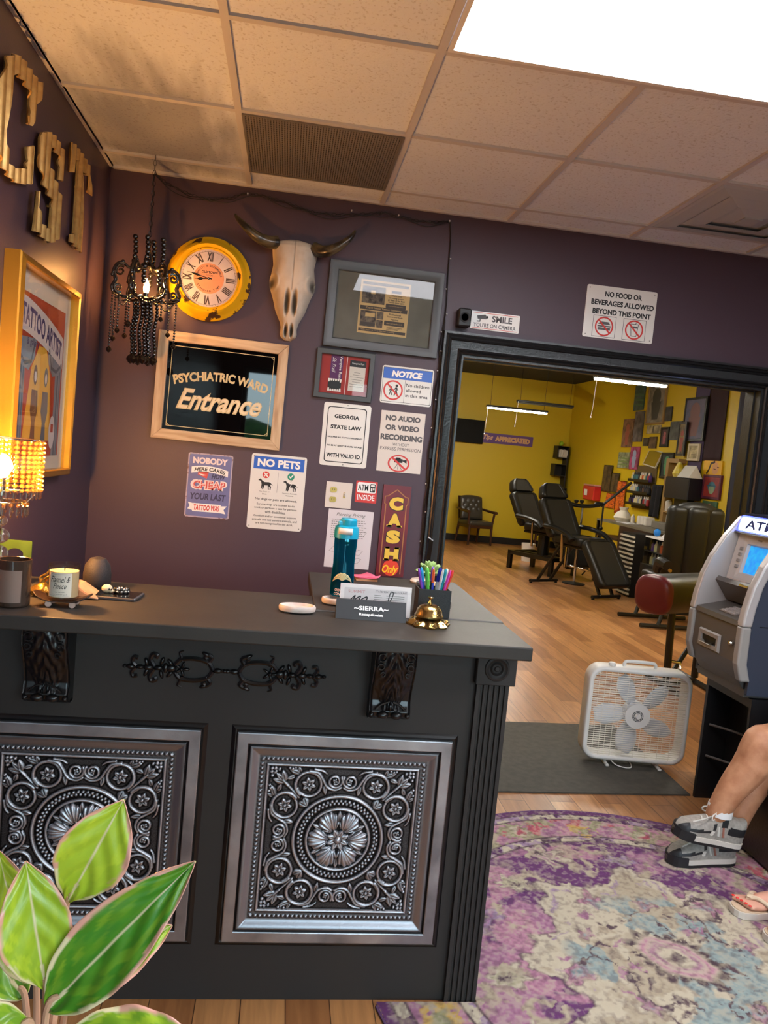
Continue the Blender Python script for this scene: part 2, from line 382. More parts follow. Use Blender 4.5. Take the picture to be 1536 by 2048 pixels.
for j in range(0, 11):
    y = GY0 - j * GP
    if y > YF: mb.b2((XL, y - 0.012, ZC - 0.0035), (XR, y + 0.012, ZC + 0.006), M_TBAR)
mb.b2((XL, YW - 0.02, ZC - 0.006), (XR, YW, ZC + 0.006), M_TBAR); mb.b2((XL, YF, ZC - 0.006), (XL + 0.014, YW, ZC + 0.006), M_TBAR); mb.b2((XR - 0.02, YF, ZC - 0.006), (XR, YW, ZC + 0.006), M_TBAR)
struct(mb.build('trim_1', smooth=0))
# studio behind the doorway
mb = MB(); mb.b2((-1.0, 15.2, 0), (5.75, 15.35, 3.5), M_YEL); struct(mb.build('wall_studio_back', smooth=0))
mb = MB(); mb.b2((5.6, YW + 0.14, 0), (5.75, 15.2, 3.5), M_YEL); struct(mb.build('wall_studio_right', smooth=0))
mb = MB(); mb.b2((-1.0, YW + 0.14, 0), (-0.9, 15.2, 3.5), M_YEL); struct(mb.build('wall_studio_left', smooth=0))
mb = MB(); mb.b2((-1.0, YW + 0.14, 3.33), (5.75, 15.35, 3.5), M_BLKCEIL); struct(mb.build('ceiling_studio', smooth=0))
M_BASE = mat('black baseboard', (30, 26, 24), rough=0.4)
mb = MB(); mb.b2((-0.9, 15.185, 0), (5.6, 15.2, 0.13), M_BASE); struct(mb.build('baseboard_studio_back', smooth=0))
mb = MB(); mb.b2((5.585, YW + 0.14, 0), (5.6, 15.185, 0.13), M_BASE); struct(mb.build('baseboard_studio_right', smooth=0))
# doorway casing: ridged black moulding and jamb lining
M_CASE = mat('black gloss trim', (30, 30, 31), rough=0.28, spec=0.6, bump=0.25, bs=90)
mb = MB()
pr = [(0.0, 0.0), (0.0, 0.016), (0.006, 0.022), (0.012, 0.016), (0.016, 0.026), (0.024, 0.02), (0.03, 0.02), (0.058, 0.024), (0.062, 0.032), (0.07, 0.026), (0.074, 0.036), (0.084, 0.03), (0.088, 0.04), (0.098, 0.04), (0.1, 0.0)]
mb.frame(DX1 - DX0, DZ, pr, M_CASE, X((0, YW - 0.001, 0), BACK), cx=(DX0 + DX1) / 2, cy=DZ / 2, open_bottom=0.001)
mb.b2((DX0 - 0.001, YW - 0.002, 0), (DX0 + 0.012, YW + 0.135, DZ), M_CASE); mb.b2((DX1 - 0.012, YW - 0.002, 0), (DX1 + 0.001, YW + 0.135, DZ), M_CASE); mb.b2((DX0 + 0.012, YW - 0.002, DZ - 0.012), (DX1 - 0.012, YW + 0.135, DZ + 0.001), M_CASE)
mb.b2((DX0 + 0.012, YW + 0.05, 0), (DX0 + 0.018, YW + 0.09, DZ - 0.012), M_CASE); mb.b2((DX1 - 0.018, YW + 0.05, 0), (DX1 - 0.012, YW + 0.09, DZ - 0.012), M_CASE); mb.b2((DX0 + 0.018, YW + 0.05, DZ - 0.018), (DX1 - 0.018, YW + 0.09, DZ - 0.012), M_CASE)
struct(mb.build('trim_2', smooth=30))

# ---------------------------------------------------------------- ceiling fixtures
M_DIFF = mat('lit troffer diffuser', (255, 250, 244), rough=0.6, emit=L_PANEL, ec=(244, 247, 255))
M_WHMET = mat('white enamel metal', (222, 220, 215), rough=0.4)
def troffer(cx, cy, label, group=None):
    t = thing('ceiling_light', label, 'ceiling light', (cx, cy, ZC), group=group)
    w_, h_ = 2 * GP - 0.03, GP - 0.03
    mb = MB(); mb.frame(w_ - 0.03, h_ - 0.03, [(0, -0.008), (0.015, -0.008), (0.015, 0.003), (0, 0.003), (0, -0.008)], M_WHMET); mb.build('frame', t, smooth=0)
    mb = MB(); mb.b2((-w_ / 2 + 0.015, -h_ / 2 + 0.015, -0.006), (w_ / 2 - 0.015, h_ / 2 - 0.015, -0.001), M_DIFF); mb.build('diffuser', t, smooth=0)
    return t
yl = GY0 - 2.5 * GP
troffer(GX0 + 2 * GP, yl, 'glowing white rectangular panel light in the lobby ceiling, upper right')
for k, (cx, cy) in enumerate(((GX0 + 4 * GP, yl - 2 * GP), (GX0 + 4 * GP, yl - 6 * GP))):  # two panels out of view, added to even out the lobby light
    troffer(cx, cy, ('glowing white panel light in the ceiling over the bench, right of the viewer', 'glowing white panel light in the ceiling by the storefront window')[k])
M_VENT = mat('dark return grille', (112, 106, 98), rough=0.5); M_VENTB = mat('vent shadow black', (44, 41, 38), rough=0.9)
t = thing('ceiling_vent', 'dark perforated return air grille filling one ceiling tile', 'air vent', (GX0 + 0.5 * GP, GY0 - 0.5 * GP, ZC))
mb = MB(); mb.b2((-0.292, -0.292, -0.0005), (0.292, 0.292, 0.003), M_VENTB); mb.build('backing', t, smooth=0)
mb = MB()
for k in range(58):
    x = -0.287 + k * 0.01; mb.b2((x - 0.0034, -0.288, -0.006), (x + 0.0034, 0.288, -0.001), M_VENT)
for k in range(30):
    y = -0.285 + k * 0.0195; mb.b2((-0.288, y - 0.004, -0.0055), (0.288, y + 0.004, -0.0015), M_VENT)
mb.build('grille', t, smooth=0)
mb = MB(); mb.frame(0.572, 0.572, [(0, -0.009), (0.008, -0.009), (0.008, 0.003), (0, 0.003), (0, -0.009)], M_VENT); mb.build('frame', t, smooth=0)
M_DIFG = mat('grey diffuser metal', (176, 178, 180), rough=0.45)
t = thing('ceiling_diffuser', 'grey square stepped air diffuser in the ceiling, far right', 'air vent', (GX0 + 3.5 * GP, GY0 - 0.5 * GP, ZC))
for nm, a, z0, z1 in (('outer_louver', 0.29, -0.003, -0.014), ('middle_louver', 0.2, -0.005, -0.018), ('inner_louver', 0.11, -0.007, -0.022)):
    mb = MB(); mb.frame(2 * (a - 0.075), 2 * (a - 0.075), [(0.075, z0), (0.06, z0 - 0.004), (0.0, z1), (0.002, z1 + 0.003), (0.072, z0 + 0.002)], M_DIFG); mb.build(nm, t, smooth=0)
mb = MB(); mb.b2((-0.04, -0.04, -0.026), (0.04, 0.04, -0.022), M_DIFG); mb.b2((-0.29, -0.29, 0.0), (0.29, 0.29, 0.003), M_DIFG); mb.build('core', t, smooth=0)
# ---------------------------------------------------------------- reception counter
M_CTR = mat('black painted counter', (43, 39, 36), rough=0.6, c2=(38, 34, 32), ns=3)
M_TOP = mat('charcoal counter top', (53, 49, 44), rough=0.55, c2=(46, 42, 38), ns=7, bump=0.06, bs=120)
M_CARVE = mat('gloss black carving', (16, 15, 15), rough=0.3, spec=0.5, coat=0.1)
YC, ZT = 2.1045, 1.086
ctr = thing('reception_counter', 'black reception counter with two embossed tin panels and fluted corner post', 'counter', (0, 0, 0))
mb = MB()
mb.b2((XL + 0.002, YC, 0.0), (0.668, YC + 0.03, 1.048), M_CTR)
mb.b2((0.638, YC + 0.03, 0.0), (0.668, 2.97, 1.048), M_CTR)
mb.b2((XL + 0.002, YC + 0.03, 0.0), (XL + 0.03, 2.5, 1.048), M_CTR); mb.b2((0.13, 2.5, 0.0), (0.16, 2.97, 1.048), M_CTR)
mb.b2((XL + 0.002, YC + 0.022, 1.02), (0.668, 2.5, 1.048), M_CTR)
mb.build('body', ctr, smooth=0)
mb = MB()
mb.poly([(XL + 0.002, 1.99), (0.7, 1.99), (0.7, 2.285), (0.12, 2.285), (0.12, 2.52), (XL + 0.002, 2.52)], 1.048, ZT, M_TOP)
o = mb.build('counter_top', ctr, smooth=0); bv = o.modifiers.new('bevel', 'BEVEL'); bv.width = 0.004; bv.segments = 2
mb = MB(); mb.b2((0.12, 2.285, 1.048), (0.7, 2.99, ZT + 0.003), M_TOP, bev=0.003); mb.build('return_top', ctr, smooth=0)
# fluted corner post with bullseye block
mb = MB(); x0, x1 = 0.582, 0.676; yq = YC - 0.016
fl = [(x0, YC)] + [(x0, yq)]
nfl = 5; gw = 0.0095; sp = (x1 - x0 - 0.016) / nfl
for k in range(nfl):
    xa = x0 + 0.008 + k * sp + (sp - gw) / 2; fl += [(xa, yq), (xa + gw * 0.25, yq + 0.006), (xa + gw * 0.75, yq + 0.006), (xa + gw, yq)]
fl += [(x1, yq), (x1, YC)]
mb.poly(fl, 0.001, 0.955, M_CTR); mb.build('pilaster', ctr, smooth=0)
mb = MB(); mb.b2((0.574, YC - 0.03, 0.952), (0.688, YC, 1.0475), M_CTR, bev=0.002)
blk = mb.build('corner_block', ctr, smooth=0)
mb = MB(); mb.lathe([(0.0, 0.004), (0.006, 0.004), (0.009, -0.001), (0.013, 0.0), (0.016, 0.005), (0.02, 0.0), (0.024, 0.001), (0.029, 0.006), (0.034, 0.004), (0.036, 0.0)][::-1], M_CTR, (0.631, YC - 0.03, 1.0), BACK, seg=36)
mb.build('bullseye', blk)

# embossed tin panel
def tin_relief(n=331, a=0.27):
    """height and patina of the pressed tile, metres, on the square [-a, a]"""
    ax = np.linspace(-a, a, n); q = ax[ax >= -1e-9]; U, V = np.meshgrid(q, q); nq = len(q)
    H = np.zeros_like(U)
    R = np.hypot(U, V); Mx = np.maximum(U, V); A = np.arctan2(V, U)
    dome = lambda d, r, h: h * np.sqrt(np.clip(1 - (d / r) ** 2, 0, 1))
    mx = lambda x: np.maximum.accumulate([H, x])[-1]
    # border mouldings
    H = mx(np.where(Mx > 0.206, 0.003, 0)); H = mx(dome(np.abs(Mx - 0.2105), 0.0045, 0.006))
    bead = 0.0128
    t = np.minimum(U, V); t0 = (np.mod(t, bead) - bead / 2)
    H = mx(np.where(Mx > 0.218, 0.0025 + np.clip(0.0048 - np.maximum(np.abs(t0), np.abs(Mx - 0.2265)) * 0.95, 0, 1) * 1.1, 0))
    s = np.clip((Mx - 0.234) / 0.034, 0, 1); H = np.where(Mx > 0.234, 0.003 + 0.011 * (0.5 - 0.5 * np.cos(PI * np.clip(s * 1.35, 0, 1))) - 0.005 * np.exp(-((s - 0.93) / 0.06) ** 2), H)
    # centre medallion
    for r, w_, h in ((0.125, 0.0052, 0.006), (0.0885, 0.0045, 0.0058)): H = mx(dome(np.abs(R - r), w_, h))
    for row, rr in ((0, 0.1035), (1, 0.1105)):
        aa = np.mod(A + row * PI / 56, 2 * PI / 56) - PI / 56
        H = mx(dome(np.hypot(aa * rr, R - rr), 0.0042, 0.0035))
    def petal(cx, cy, ang, L, W, h, rib=True):
        x = (U - cx) * math.cos(ang) + (V - cy) * math.sin(ang); y = -(U - cx) * math.sin(ang) + (V - cy) * math.cos(ang)
        s_ = x / L; wd = W * np.sin(PI * np.clip(s_, 0, 1) ** 0.75) + 1e-6
        k = np.clip(1 - (y / wd) ** 2, 0, 1) * ((s_ > 0) & (s_ < 1))
        hh = h * np.sqrt(k) * (0.55 + 0.45 * s_)
        if rib: hh = hh - 0.0016 * np.exp(-(y / 0.0013) ** 2) * k
        return hh
    def leaf(ang, r0, L, W):
        out = petal(r0 * math.cos(ang), r0 * math.sin(ang), ang, L, W * 0.55, 0.008)
        for k in (-1, 1):
            for (ro, dl, da) in ((0.2, 0.62, 0.55), (0.42, 0.55, 0.42)):
                out = np.maximum(out, petal((r0 + ro * L) * math.cos(ang + k * 0.1), (r0 + ro * L) * math.sin(ang + k * 0.1), ang + k * da, L * dl, W * 0.3, 0.0068))
        return out
    for k in range(-1, 7):
        an = k * PI / 3; x = U * math.cos(an) + V * math.sin(an) - 0.056; y = -U * math.sin(an) + V * math.cos(an); fan = np.arctan2(y, x + 0.034)
        rr_ = np.sqrt((x / 0.027) ** 2 + (y / (0.0275 + 0.1 * x)) ** 2) * (1 - 0.05 * np.cos(fan * 22)); b_ = np.sqrt(np.clip(1 - rr_ ** 2.4, 0, 1))
        H = mx(np.where(rr_ < 1, 0.0035 + 0.0085 * b_ + 0.0012 * np.cos(fan * 22) - 0.003 * np.exp(-(y / 0.0016) ** 2), 0))
    for k in range(-1, 7): H = mx(petal(0.04 * math.cos(k * PI / 3 + PI / 6), 0.04 * math.sin(k * PI / 3 + PI / 6), k * PI / 3 + PI / 6, 0.044, 0.011, 0.007))
    for k in range(8): H = mx(petal(0, 0, (k + 0.5) * PI / 4, 0.033, 0.0115, 0.0095))
    H = mx(dome(R, 0.0115, 0.013))
    # scrollwork: worked on one half of the quadrant, mirrored over the diagonal
    def stroke(P, r0, r1, h0, h1):
        nonlocal H
        P = np.array([tuple(p)[:2] for p in P]); m = len(P)
        for sw in (0, 1):
            PP = P[:, ::-1] if sw else P
            lo = PP.min(0) - 0.012; hi = PP.max(0) + 0.012
            j0, j1 = np.searchsorted(q, lo[1]), np.searchsorted(q, hi[1]); i0, i1 = np.searchsorted(q, lo[0]), np.searchsorted(q, hi[0])
            if j1 <= j0 or i1 <= i0: continue
            u = U[j0:j1, i0:i1]; v = V[j0:j1, i0:i1]
            for k in range(m - 1):
                f = k / (m - 1); d0 = PP[k]; e = PP[k + 1] - d0; L2 = e @ e + 1e-12
                tt = np.clip(((u - d0[0]) * e[0] + (v - d0[1]) * e[1]) / L2, 0, 1)
                d = np.hypot(u - d0[0] - tt * e[0], v - d0[1] - tt * e[1])
                H[j0:j1, i0:i1] = np.maximum(H[j0:j1, i0:i1], dome(d, r0 + (r1 - r0) * f, h0 + (h1 - h0) * f))
    def pet2(cx, cy, ang, L, W, h, rib=True):
        nonlocal H
        H = np.maximum(H, petal(cx, cy, ang, L, W, h, rib)); H = np.maximum(H, petal(cy, cx, PI / 2 - ang, L, W, h, rib))
    ca, cb = 0.094, 0.156
    for k in range(6): pet2(ca, cb, k * PI / 3 + 0.3, 0.021, 0.0078, 0.0062)
    for (x, y) in ((ca, cb), (cb, ca)): H = mx(dome(np.hypot(U - x, V - y), 0.005, 0.0085))
    sp = [(ca + (0.037 - 0.004 * k / 40) * math.cos(-0.9 + k * 2 * PI * 1.08 / 40), cb + (0.037 - 0.004 * k / 40) * math.sin(-0.9 + k * 2 * PI * 1.08 / 40)) for k in range(41)]
    stroke(sp, 0.0052, 0.0042, 0.0056, 0.0048)
    sm = [(0.0215 + (0.021 - 0.012 * k / 30) * math.cos(2.6 + k * 2 * PI * 1.35 / 30), 0.168 + (0.021 - 0.012 * k / 30) * math.sin(2.6 + k * 2 * PI * 1.35 / 30)) for k in range(31)]
    stroke(sm, 0.0042, 0.003, 0.005, 0.004)
    for k in range(4): pet2(0.0215, 0.168, k * PI / 2 + 0.5, 0.0075, 0.0035, 0.004, False)
    stroke(smoothpts([(0.004, 0.15, 0), (0.02, 0.143, 0), (0.042, 0.15, 0), (0.056, 0.172, 0), (0.07, 0.19, 0), (0.094, 0.194, 0)], 6), 0.0035, 0.005, 0.0045, 0.0055)
    stroke(smoothpts([(0.046, 0.188, 0), (0.058, 0.196, 0), (0.08, 0.2, 0)], 5), 0.002, 0.004, 0.003, 0.005)
    stroke([(0.118, 0.118), (0.15, 0.15), (0.166, 0.166)], 0.003, 0.0055, 0.004, 0.006)
    pet2(0.05, 0.157, -0.75 - PI / 2 + 0.6, 0.03, 0.008, 0.0055); pet2(0.104, 0.117, -2.0, 0.026, 0.011, 0.0058); pet2(0.12, 0.186, 0.35, 0.032, 0.009, 0.0055); pet2(0.134, 0.178, -0.35, 0.024, 0.007, 0.005); pet2(0.118, 0.19, 1.1, 0.018, 0.006, 0.0045)
    for k in (-0.55, 0, 0.55): H = mx(petal(0.16, 0.16, PI / 4 + k, 0.036, 0.011, 0.0065))
    for (x, y) in ((0.196, 0.178), (0.198, 0.19), (0.198, 0.199), (0.189, 0.2), (0.178, 0.197), (0.187, 0.19), (0.188, 0.199), (0.142, 0.199), (0.15, 0.202), (0.134, 0.203)):
        for (p, r_) in ((x, y), (y, x)): H = mx(dome(np.hypot(U - p, V - r_), 0.0042, 0.0055))
    full = np.zeros((n, n)); c = n // 2
    full[c:, c:] = H; full[c:, :c + 1] = H[:, ::-1]; full[:c + 1, :] = full[c:, :][::-1, :]
    full += 0.0003 * np.random.rand(n, n)
    return ax, full
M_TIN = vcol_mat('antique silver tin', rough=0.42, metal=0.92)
M_FLANGE = mat('brushed silver flange', (168, 166, 168), rough=0.36, metal=0.9, c2=(120, 118, 122), ns=6, nstretch=(1, 1, 1), bump=0.05, bs=200)
ax, HH = tin_relief()
GU, GV = np.meshgrid(ax, ax)
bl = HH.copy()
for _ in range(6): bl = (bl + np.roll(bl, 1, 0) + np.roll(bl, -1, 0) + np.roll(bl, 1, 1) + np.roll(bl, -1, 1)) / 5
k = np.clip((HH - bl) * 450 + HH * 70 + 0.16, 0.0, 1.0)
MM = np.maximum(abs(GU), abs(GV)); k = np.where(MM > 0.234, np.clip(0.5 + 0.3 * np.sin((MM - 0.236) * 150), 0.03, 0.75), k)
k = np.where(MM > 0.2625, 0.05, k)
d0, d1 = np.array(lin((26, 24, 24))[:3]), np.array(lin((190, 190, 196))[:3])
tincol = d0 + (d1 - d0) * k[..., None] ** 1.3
tin_mesh = None
def tin_panel(cx, label):
    global tin_mesh
    p = thing('tin_panel', None, None, (cx, YC, 0.478), BACK); p.parent = ctr; tag(p, label, None)
    mb = MB(); mb.frame(0.6, 0.6, [(-0.01, 0.0), (-0.002, 0.004), (0.006, 0.006), (0.012, 0.003), (0.0165, 0.0)], M_CARVE); mb.build('black_moulding', p, smooth=0)
    mb = MB(); mb.frame(0.536, 0.536, [(0, 0.004), (0.001, 0.0145), (0.003, 0.0155), (0.029, 0.0155), (0.0315, 0.0145), (0.032, 0.003)], M_FLANGE); mb.build('flange', p, smooth=0)
    if tin_mesh is None:
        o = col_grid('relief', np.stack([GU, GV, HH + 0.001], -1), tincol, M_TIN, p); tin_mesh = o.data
    else:
        o = bpy.data.objects.new('relief', tin_mesh); C.objects.link(o); o.parent = p
tin_panel(-0.0691 + 0.3, 'right embossed silver tin panel'); tin_panel(-0.1663 - 0.3, 'left embossed tin panel behind the plant leaves')

# acanthus corbels
def corbel(cx, label):
    c = thing('corbel', None, None, (cx, YC, 1.048)); c.parent = ctr; tag(c, label, None)
    W = 0.057
    zs = np.linspace(0, -0.205, 90)
    d = np.interp(-zs, [0, 0.004, 0.05, 0.085, 0.12, 0.15, 0.165, 0.18, 0.195, 0.205], [0.082, 0.084, 0.08, 0.064, 0.047, 0.04, 0.044, 0.052, 0.046, 0.03])
    us = np.linspace(-1, 1, 61)
    P = np.zeros((90, 63, 3))
    for j, (z, dd) in enumerate(zip(zs, d)):
        s = -z / 0.205
        half = 0.95 if s < 0.45 else 0.95 - 0.55 * min(1, (s - 0.45) / 0.35)
        if s > 0.86: half = 0.0
        r = np.zeros_like(us)
        if half > 0:
            x = us / half; lobes = np.abs(np.sin((s * 9 + np.abs(x) * 1.2) * PI)) ** 0.5
            m_ = np.clip(1.15 - np.abs(x) ** 2 - 0.22 * (1 - lobes), 0, 1) ** 0.5
            vein = 0.75 * np.cos((np.abs(x) * 2.2 - s * 4.5) * 2 * PI) + 0.3 * np.cos(x * 20)
            r = 0.012 * m_ * (0.72 + 0.28 * vein) * (0.6 + 0.4 * np.cos(2 * x))
        r = r - 0.003 * np.exp(-((np.abs(us) - 0.93) / 0.03) ** 2)
        P[j, 1:-1, 0] = us * W; P[j, 1:-1, 1] = -(dd + r); P[j, 1:-1, 2] = z
        P[j, 0] = (-W, 0, z); P[j, -1] = (W, 0, z)
    mb = MB(); mb.grid(P[:, ::-1], M_CARVE); mb.b2((-W, -0.03, -0.207), (W, 0, -0.2), M_CARVE); mb.build('bracket', c, smooth=60)
    for sx in (-1, 1):
        mb = MB(); mb.ball((0.017, 0.012, 0.011), (sx * 0.019, -0.053, -0.188), M_CARVE); mb.ball(0.0075, (sx * 0.05, -0.05, -0.19), M_CARVE, seg=10)
        mb.tube(smoothpts([(sx * 0.006, -0.056, -0.15), (sx * 0.026, -0.056, -0.158), (sx * 0.04, -0.054, -0.172)], 5), [0.003] * 11, M_CARVE, seg=6)
        for (x, z, r_) in ((0.038, -0.02, 0.011), (0.04, -0.045, 0.008), (0.034, -0.066, 0.006)):
            mb.tube([(sx * (x + r_ * math.cos(a * 0.6)), -0.089 + 0.08 * max(0, -z - 0.04), z + r_ * math.sin(a * 0.6)) for a in range(10)], 0.0026, M_CARVE, seg=6)
        mb.build('volute', c)
    mb = MB(); mb.ball((0.006, 0.009, 0.013), (0, -0.054, -0.165), M_CARVE, seg=10); mb.build('bead', c)
corbel(-0.566, 'left black acanthus corbel'); corbel(0.336, 'right black acanthus corbel')
# carved scroll applique
mb = MB()
for sx in (-1, 1):
    q = lambda pts: [(sx * x, z, 0.004) for x, z in pts]
    mb.tube(q([(0.0, 0.0), (0.03, 0.0)]), 0.0045, M_CARVE, seg=6); mb.ball((0.012, 0.0075, 0.006), (sx * 0.022, 0, 0.004), M_CARVE, seg=10); mb.ball((0.007, 0.006, 0.005), (sx * 0.004, 0, 0.004), M_CARVE, seg=10)
    for sy in (-1, 1):
        r = lambda pts: smoothpts([(sx * x, sy * z, 0.004) for x, z in pts], 5)
        mb.tube(r([(0.035, 0.002), (0.05, 0.022), (0.085, 0.03), (0.12, 0.026), (0.135, 0.01)]), 0.0045 * 1.4, M_CARVE, seg=6)
        mb.tube(r([(0.052, 0.018), (0.04, 0.034), (0.05, 0.042), (0.058, 0.036), (0.053, 0.031)]), 0.0042 * 1.4, M_CARVE, seg=6)
        mb.tube(r([(0.117, 0.02), (0.121, 0.034), (0.125, 0.045), (0.115, 0.05)]), [0.006 - 0.0003 * k for k in range(16)], M_CARVE, seg=6)
        mb.tube(r([(0.19, 0.004), (0.2, 0.022), (0.195, 0.036), (0.183, 0.033), (0.187, 0.026)]), 0.0045 * 1.4, M_CARVE, seg=6)
        mb.tube(r([(0.238, 0.002), (0.247, 0.014), (0.243, 0.026), (0.233, 0.024)]), 0.004 * 1.4, M_CARVE, seg=6)
    for (x, rx, rz) in ((0.145, 0.014, 0.009), (0.16, 0.008, 0.011), (0.178, 0.012, 0.006), (0.205, 0.014, 0.007), (0.226, 0.011, 0.005), (0.25, 0.012, 0.006), (0.266, 0.006, 0.004)): mb.ball((rx, rz * 1.3, 0.008), (sx * x, 0, 0.004), M_CARVE, seg=10)
    for (x, z, an) in ((0.148, 0.016, 0.9), (0.148, -0.016, -0.9), (0.17, 0.018, 1.9), (0.17, -0.018, -1.9), (0.21, 0.014, 1.2), (0.21, -0.014, -1.2), (0.056, 0.044, 0.4), (0.056, -0.044, -0.4)): mb.ball((0.013, 0.0055, 0.006), (sx * x, z, 0.004), M_CARVE, rot=(0, 0, an if sx > 0 else PI - an), seg=8)
    for k in range(5): mb.ball((0.011, 0.004, 0.005), (sx * 0.118 + 0.012 * math.cos(k * 1.257), 0.012 * math.sin(k * 1.257), 0.005), M_CARVE, rot=(0, 0, k * 1.257), seg=8)
    mb.ball(0.006, (sx * 0.118, 0, 0.008), M_CARVE, seg=8)
o = mb.build('scroll_applique', ctr, (-0.114, YC - 0.001, 0.942), BACK)
# ---------------------------------------------------------------- things on the purple back wall
M_WHT = mat('white sign enamel', (222, 219, 212), rough=0.22, spec=0.5)
M_WHT2 = mat('white matt plastic', (216, 208, 198), rough=0.5)
M_INK = mat('black print', (22, 22, 24), rough=0.5)
M_INKG = mat('grey print', (88, 88, 90), rough=0.6)
M_BLUE = mat('sign blue', (44, 92, 190), rough=0.25)
M_RED = mat('sign red', (204, 52, 46), rough=0.4)
M_GRN = mat('sign green', (30, 140, 110), rough=0.4)
M_PW = mat('white print', (236, 234, 230), rough=0.4)
M_SCREW = mat('screw steel', (120, 118, 112), rough=0.35, metal=0.8)
def on_wall(name, label, cat, x, z, rz=0.0, y=YW, group=None):
    return thing(name, label, cat, (x, y - 0.001, z), (PI / 2, rz, 0), group)     # rz: tilt seen from the room
def plate(t, w_, h_, m, r=0.012, th=0.003, name='plate'):
    mb = MB(); mb.poly(rrect(w_, h_, r), 0, th, m); return mb.build(name, t, smooth=0), th
def screws(mb, w_, h_, th, d=0.012, pts=None):
    for (x, y) in pts or [(sx * (w_ / 2 - d), sy * (h_ / 2 - d)) for sx in (-1, 1) for sy in (-1, 1)]: mb.disc(0.0028, x, y, M_SCREW, th + 0.0006, 10)
def prohibit(mb, cx, cy, r, z, ry=None, red=None):
    ry = ry or r; red = red or M_RED
    mb.disc(r, cx, cy, red, z, 36, ry=ry, r0=r * 0.84); c = 0.7071 * 0.9
    mb.line([(cx - r * c, cy + ry * c), (cx + r * c, cy - ry * c)], r * 0.17, red, z + 0.0004)
def silhouette(mb, pts, cx, cy, s, m, z): mb.poly([(cx + s * x, cy + s * y) for x, y in pts], z, z, m)
DOG = [(-1.0, 0.62), (-0.72, 0.8), (-0.62, 0.72), (-0.42, 0.5), (-0.1, 0.34), (0.5, 0.36), (0.72, 0.28), (1.05, -0.02), (1.1, -0.1), (0.78, 0.08), (0.72, -0.1), (0.86, -0.3), (0.8, -0.72), (0.66, -0.72), (0.68, -0.4), (0.52, -0.22), (0.56, -0.72), (0.44, -0.72), (0.36, -0.12), (-0.1, -0.14), (-0.24, -0.7), (-0.4, -0.7), (-0.36, -0.2), (-0.46, -0.66), (-0.58, -0.66), (-0.52, 0.02), (-0.62, 0.36), (-0.76, 0.5), (-0.98, 0.52)]
def person_pts(): return [(-0.12, 0.32), (0.12, 0.32), (0.3, -0.1), (0.2, -0.14), (0.1, 0.1), (0.14, -0.3), (0.34, -0.85), (0.2, -0.9), (0, -0.4), (-0.18, -0.9), (-0.32, -0.86), (-0.14, -0.3), (-0.1, 0.1), (-0.3, -0.14), (-0.38, -0.06)]
def sign(name, label, cat, x, z, w_, h_, rz=0.0, base=None, r=0.012, th=0.003, draw=None, group='signs on the purple wall'):
    t = on_wall(name, label, cat, x, z, rz, group=group); plate(t, w_, h_, base or M_WHT, r, th)
    mb = MB(); draw(mb, th + 0.0006, w_, h_); mb.build('lettering', t, smooth=0); return t

def d_nopets(mb, z, w_, h_):
    mb.rect(-0.118, 0.106, 0.118, 0.165, M_BLUE, z); mb.text('NO PETS', 0, 0.136, 0.2, 0.037, M_PW, z + 0.0005, bold=0.025)
    mb.disc(0.0165, -0.057, 0.08, M_RED, z, 24); mb.line([(-0.065, 0.088), (-0.049, 0.072)], 0.005, M_PW, z + 0.0005); mb.line([(-0.065, 0.072), (-0.049, 0.088)], 0.005, M_PW, z + 0.0005)
    mb.disc(0.0165, 0.06, 0.08, M_GRN, z, 24); mb.line([(0.052, 0.081), (0.058, 0.074), (0.069, 0.088)], 0.005, M_PW, z + 0.0005)
    silhouette(mb, DOG, -0.057, 0.034, 0.033, M_INK, z); silhouette(mb, DOG, 0.06, 0.034, 0.033, M_INK, z)
    mb.line([(0.046, 0.06), (0.066, 0.045), (0.058, 0.03)], 0.002, M_PW, z + 0.0005); mb.line([(0.06, 0.055), (0.07, 0.068)], 0.0015, M_INKG, z); mb.line([(0, -0.0), (0, 0.095)], 0.0012, M_INKG, z)
    for s, x, y, ww in (('No Dogs or', -0.057, 0.0, 0.048), ('Pets', -0.057, -0.011, 0.02), ('Service Animals', 0.06, 0.0, 0.068), ('Welcome', 0.06, -0.011, 0.036)): mb.text(s, x, y, ww, 0.0065, M_INK, z)
    mb.text('No dogs or pets are allowed.', 0, -0.036, 0.196, 0.0135, M_INK, z, bold=0.008)
    for s, y, ww in (('Service dogs are trained to do', -0.06, 0.178), ('work or perform a task for persons', -0.077, 0.2), ('with disabilities.', -0.094, 0.096), ('Comfort and/or emotional support', -0.116, 0.2), ('animals are not service animals, and', -0.133, 0.21), ('are not recognized by the ADA.', -0.15, 0.176)): mb.text(s, 0, y, ww, 0.012, M_INK, z, bold=0.006)
    screws(mb, w_, h_, z)
sign('no_pets_sign', 'white metal NO PETS sign with blue header and two dog pictures', 'sign', -0.033, 1.34, 0.258, 0.353, draw=d_nopets)

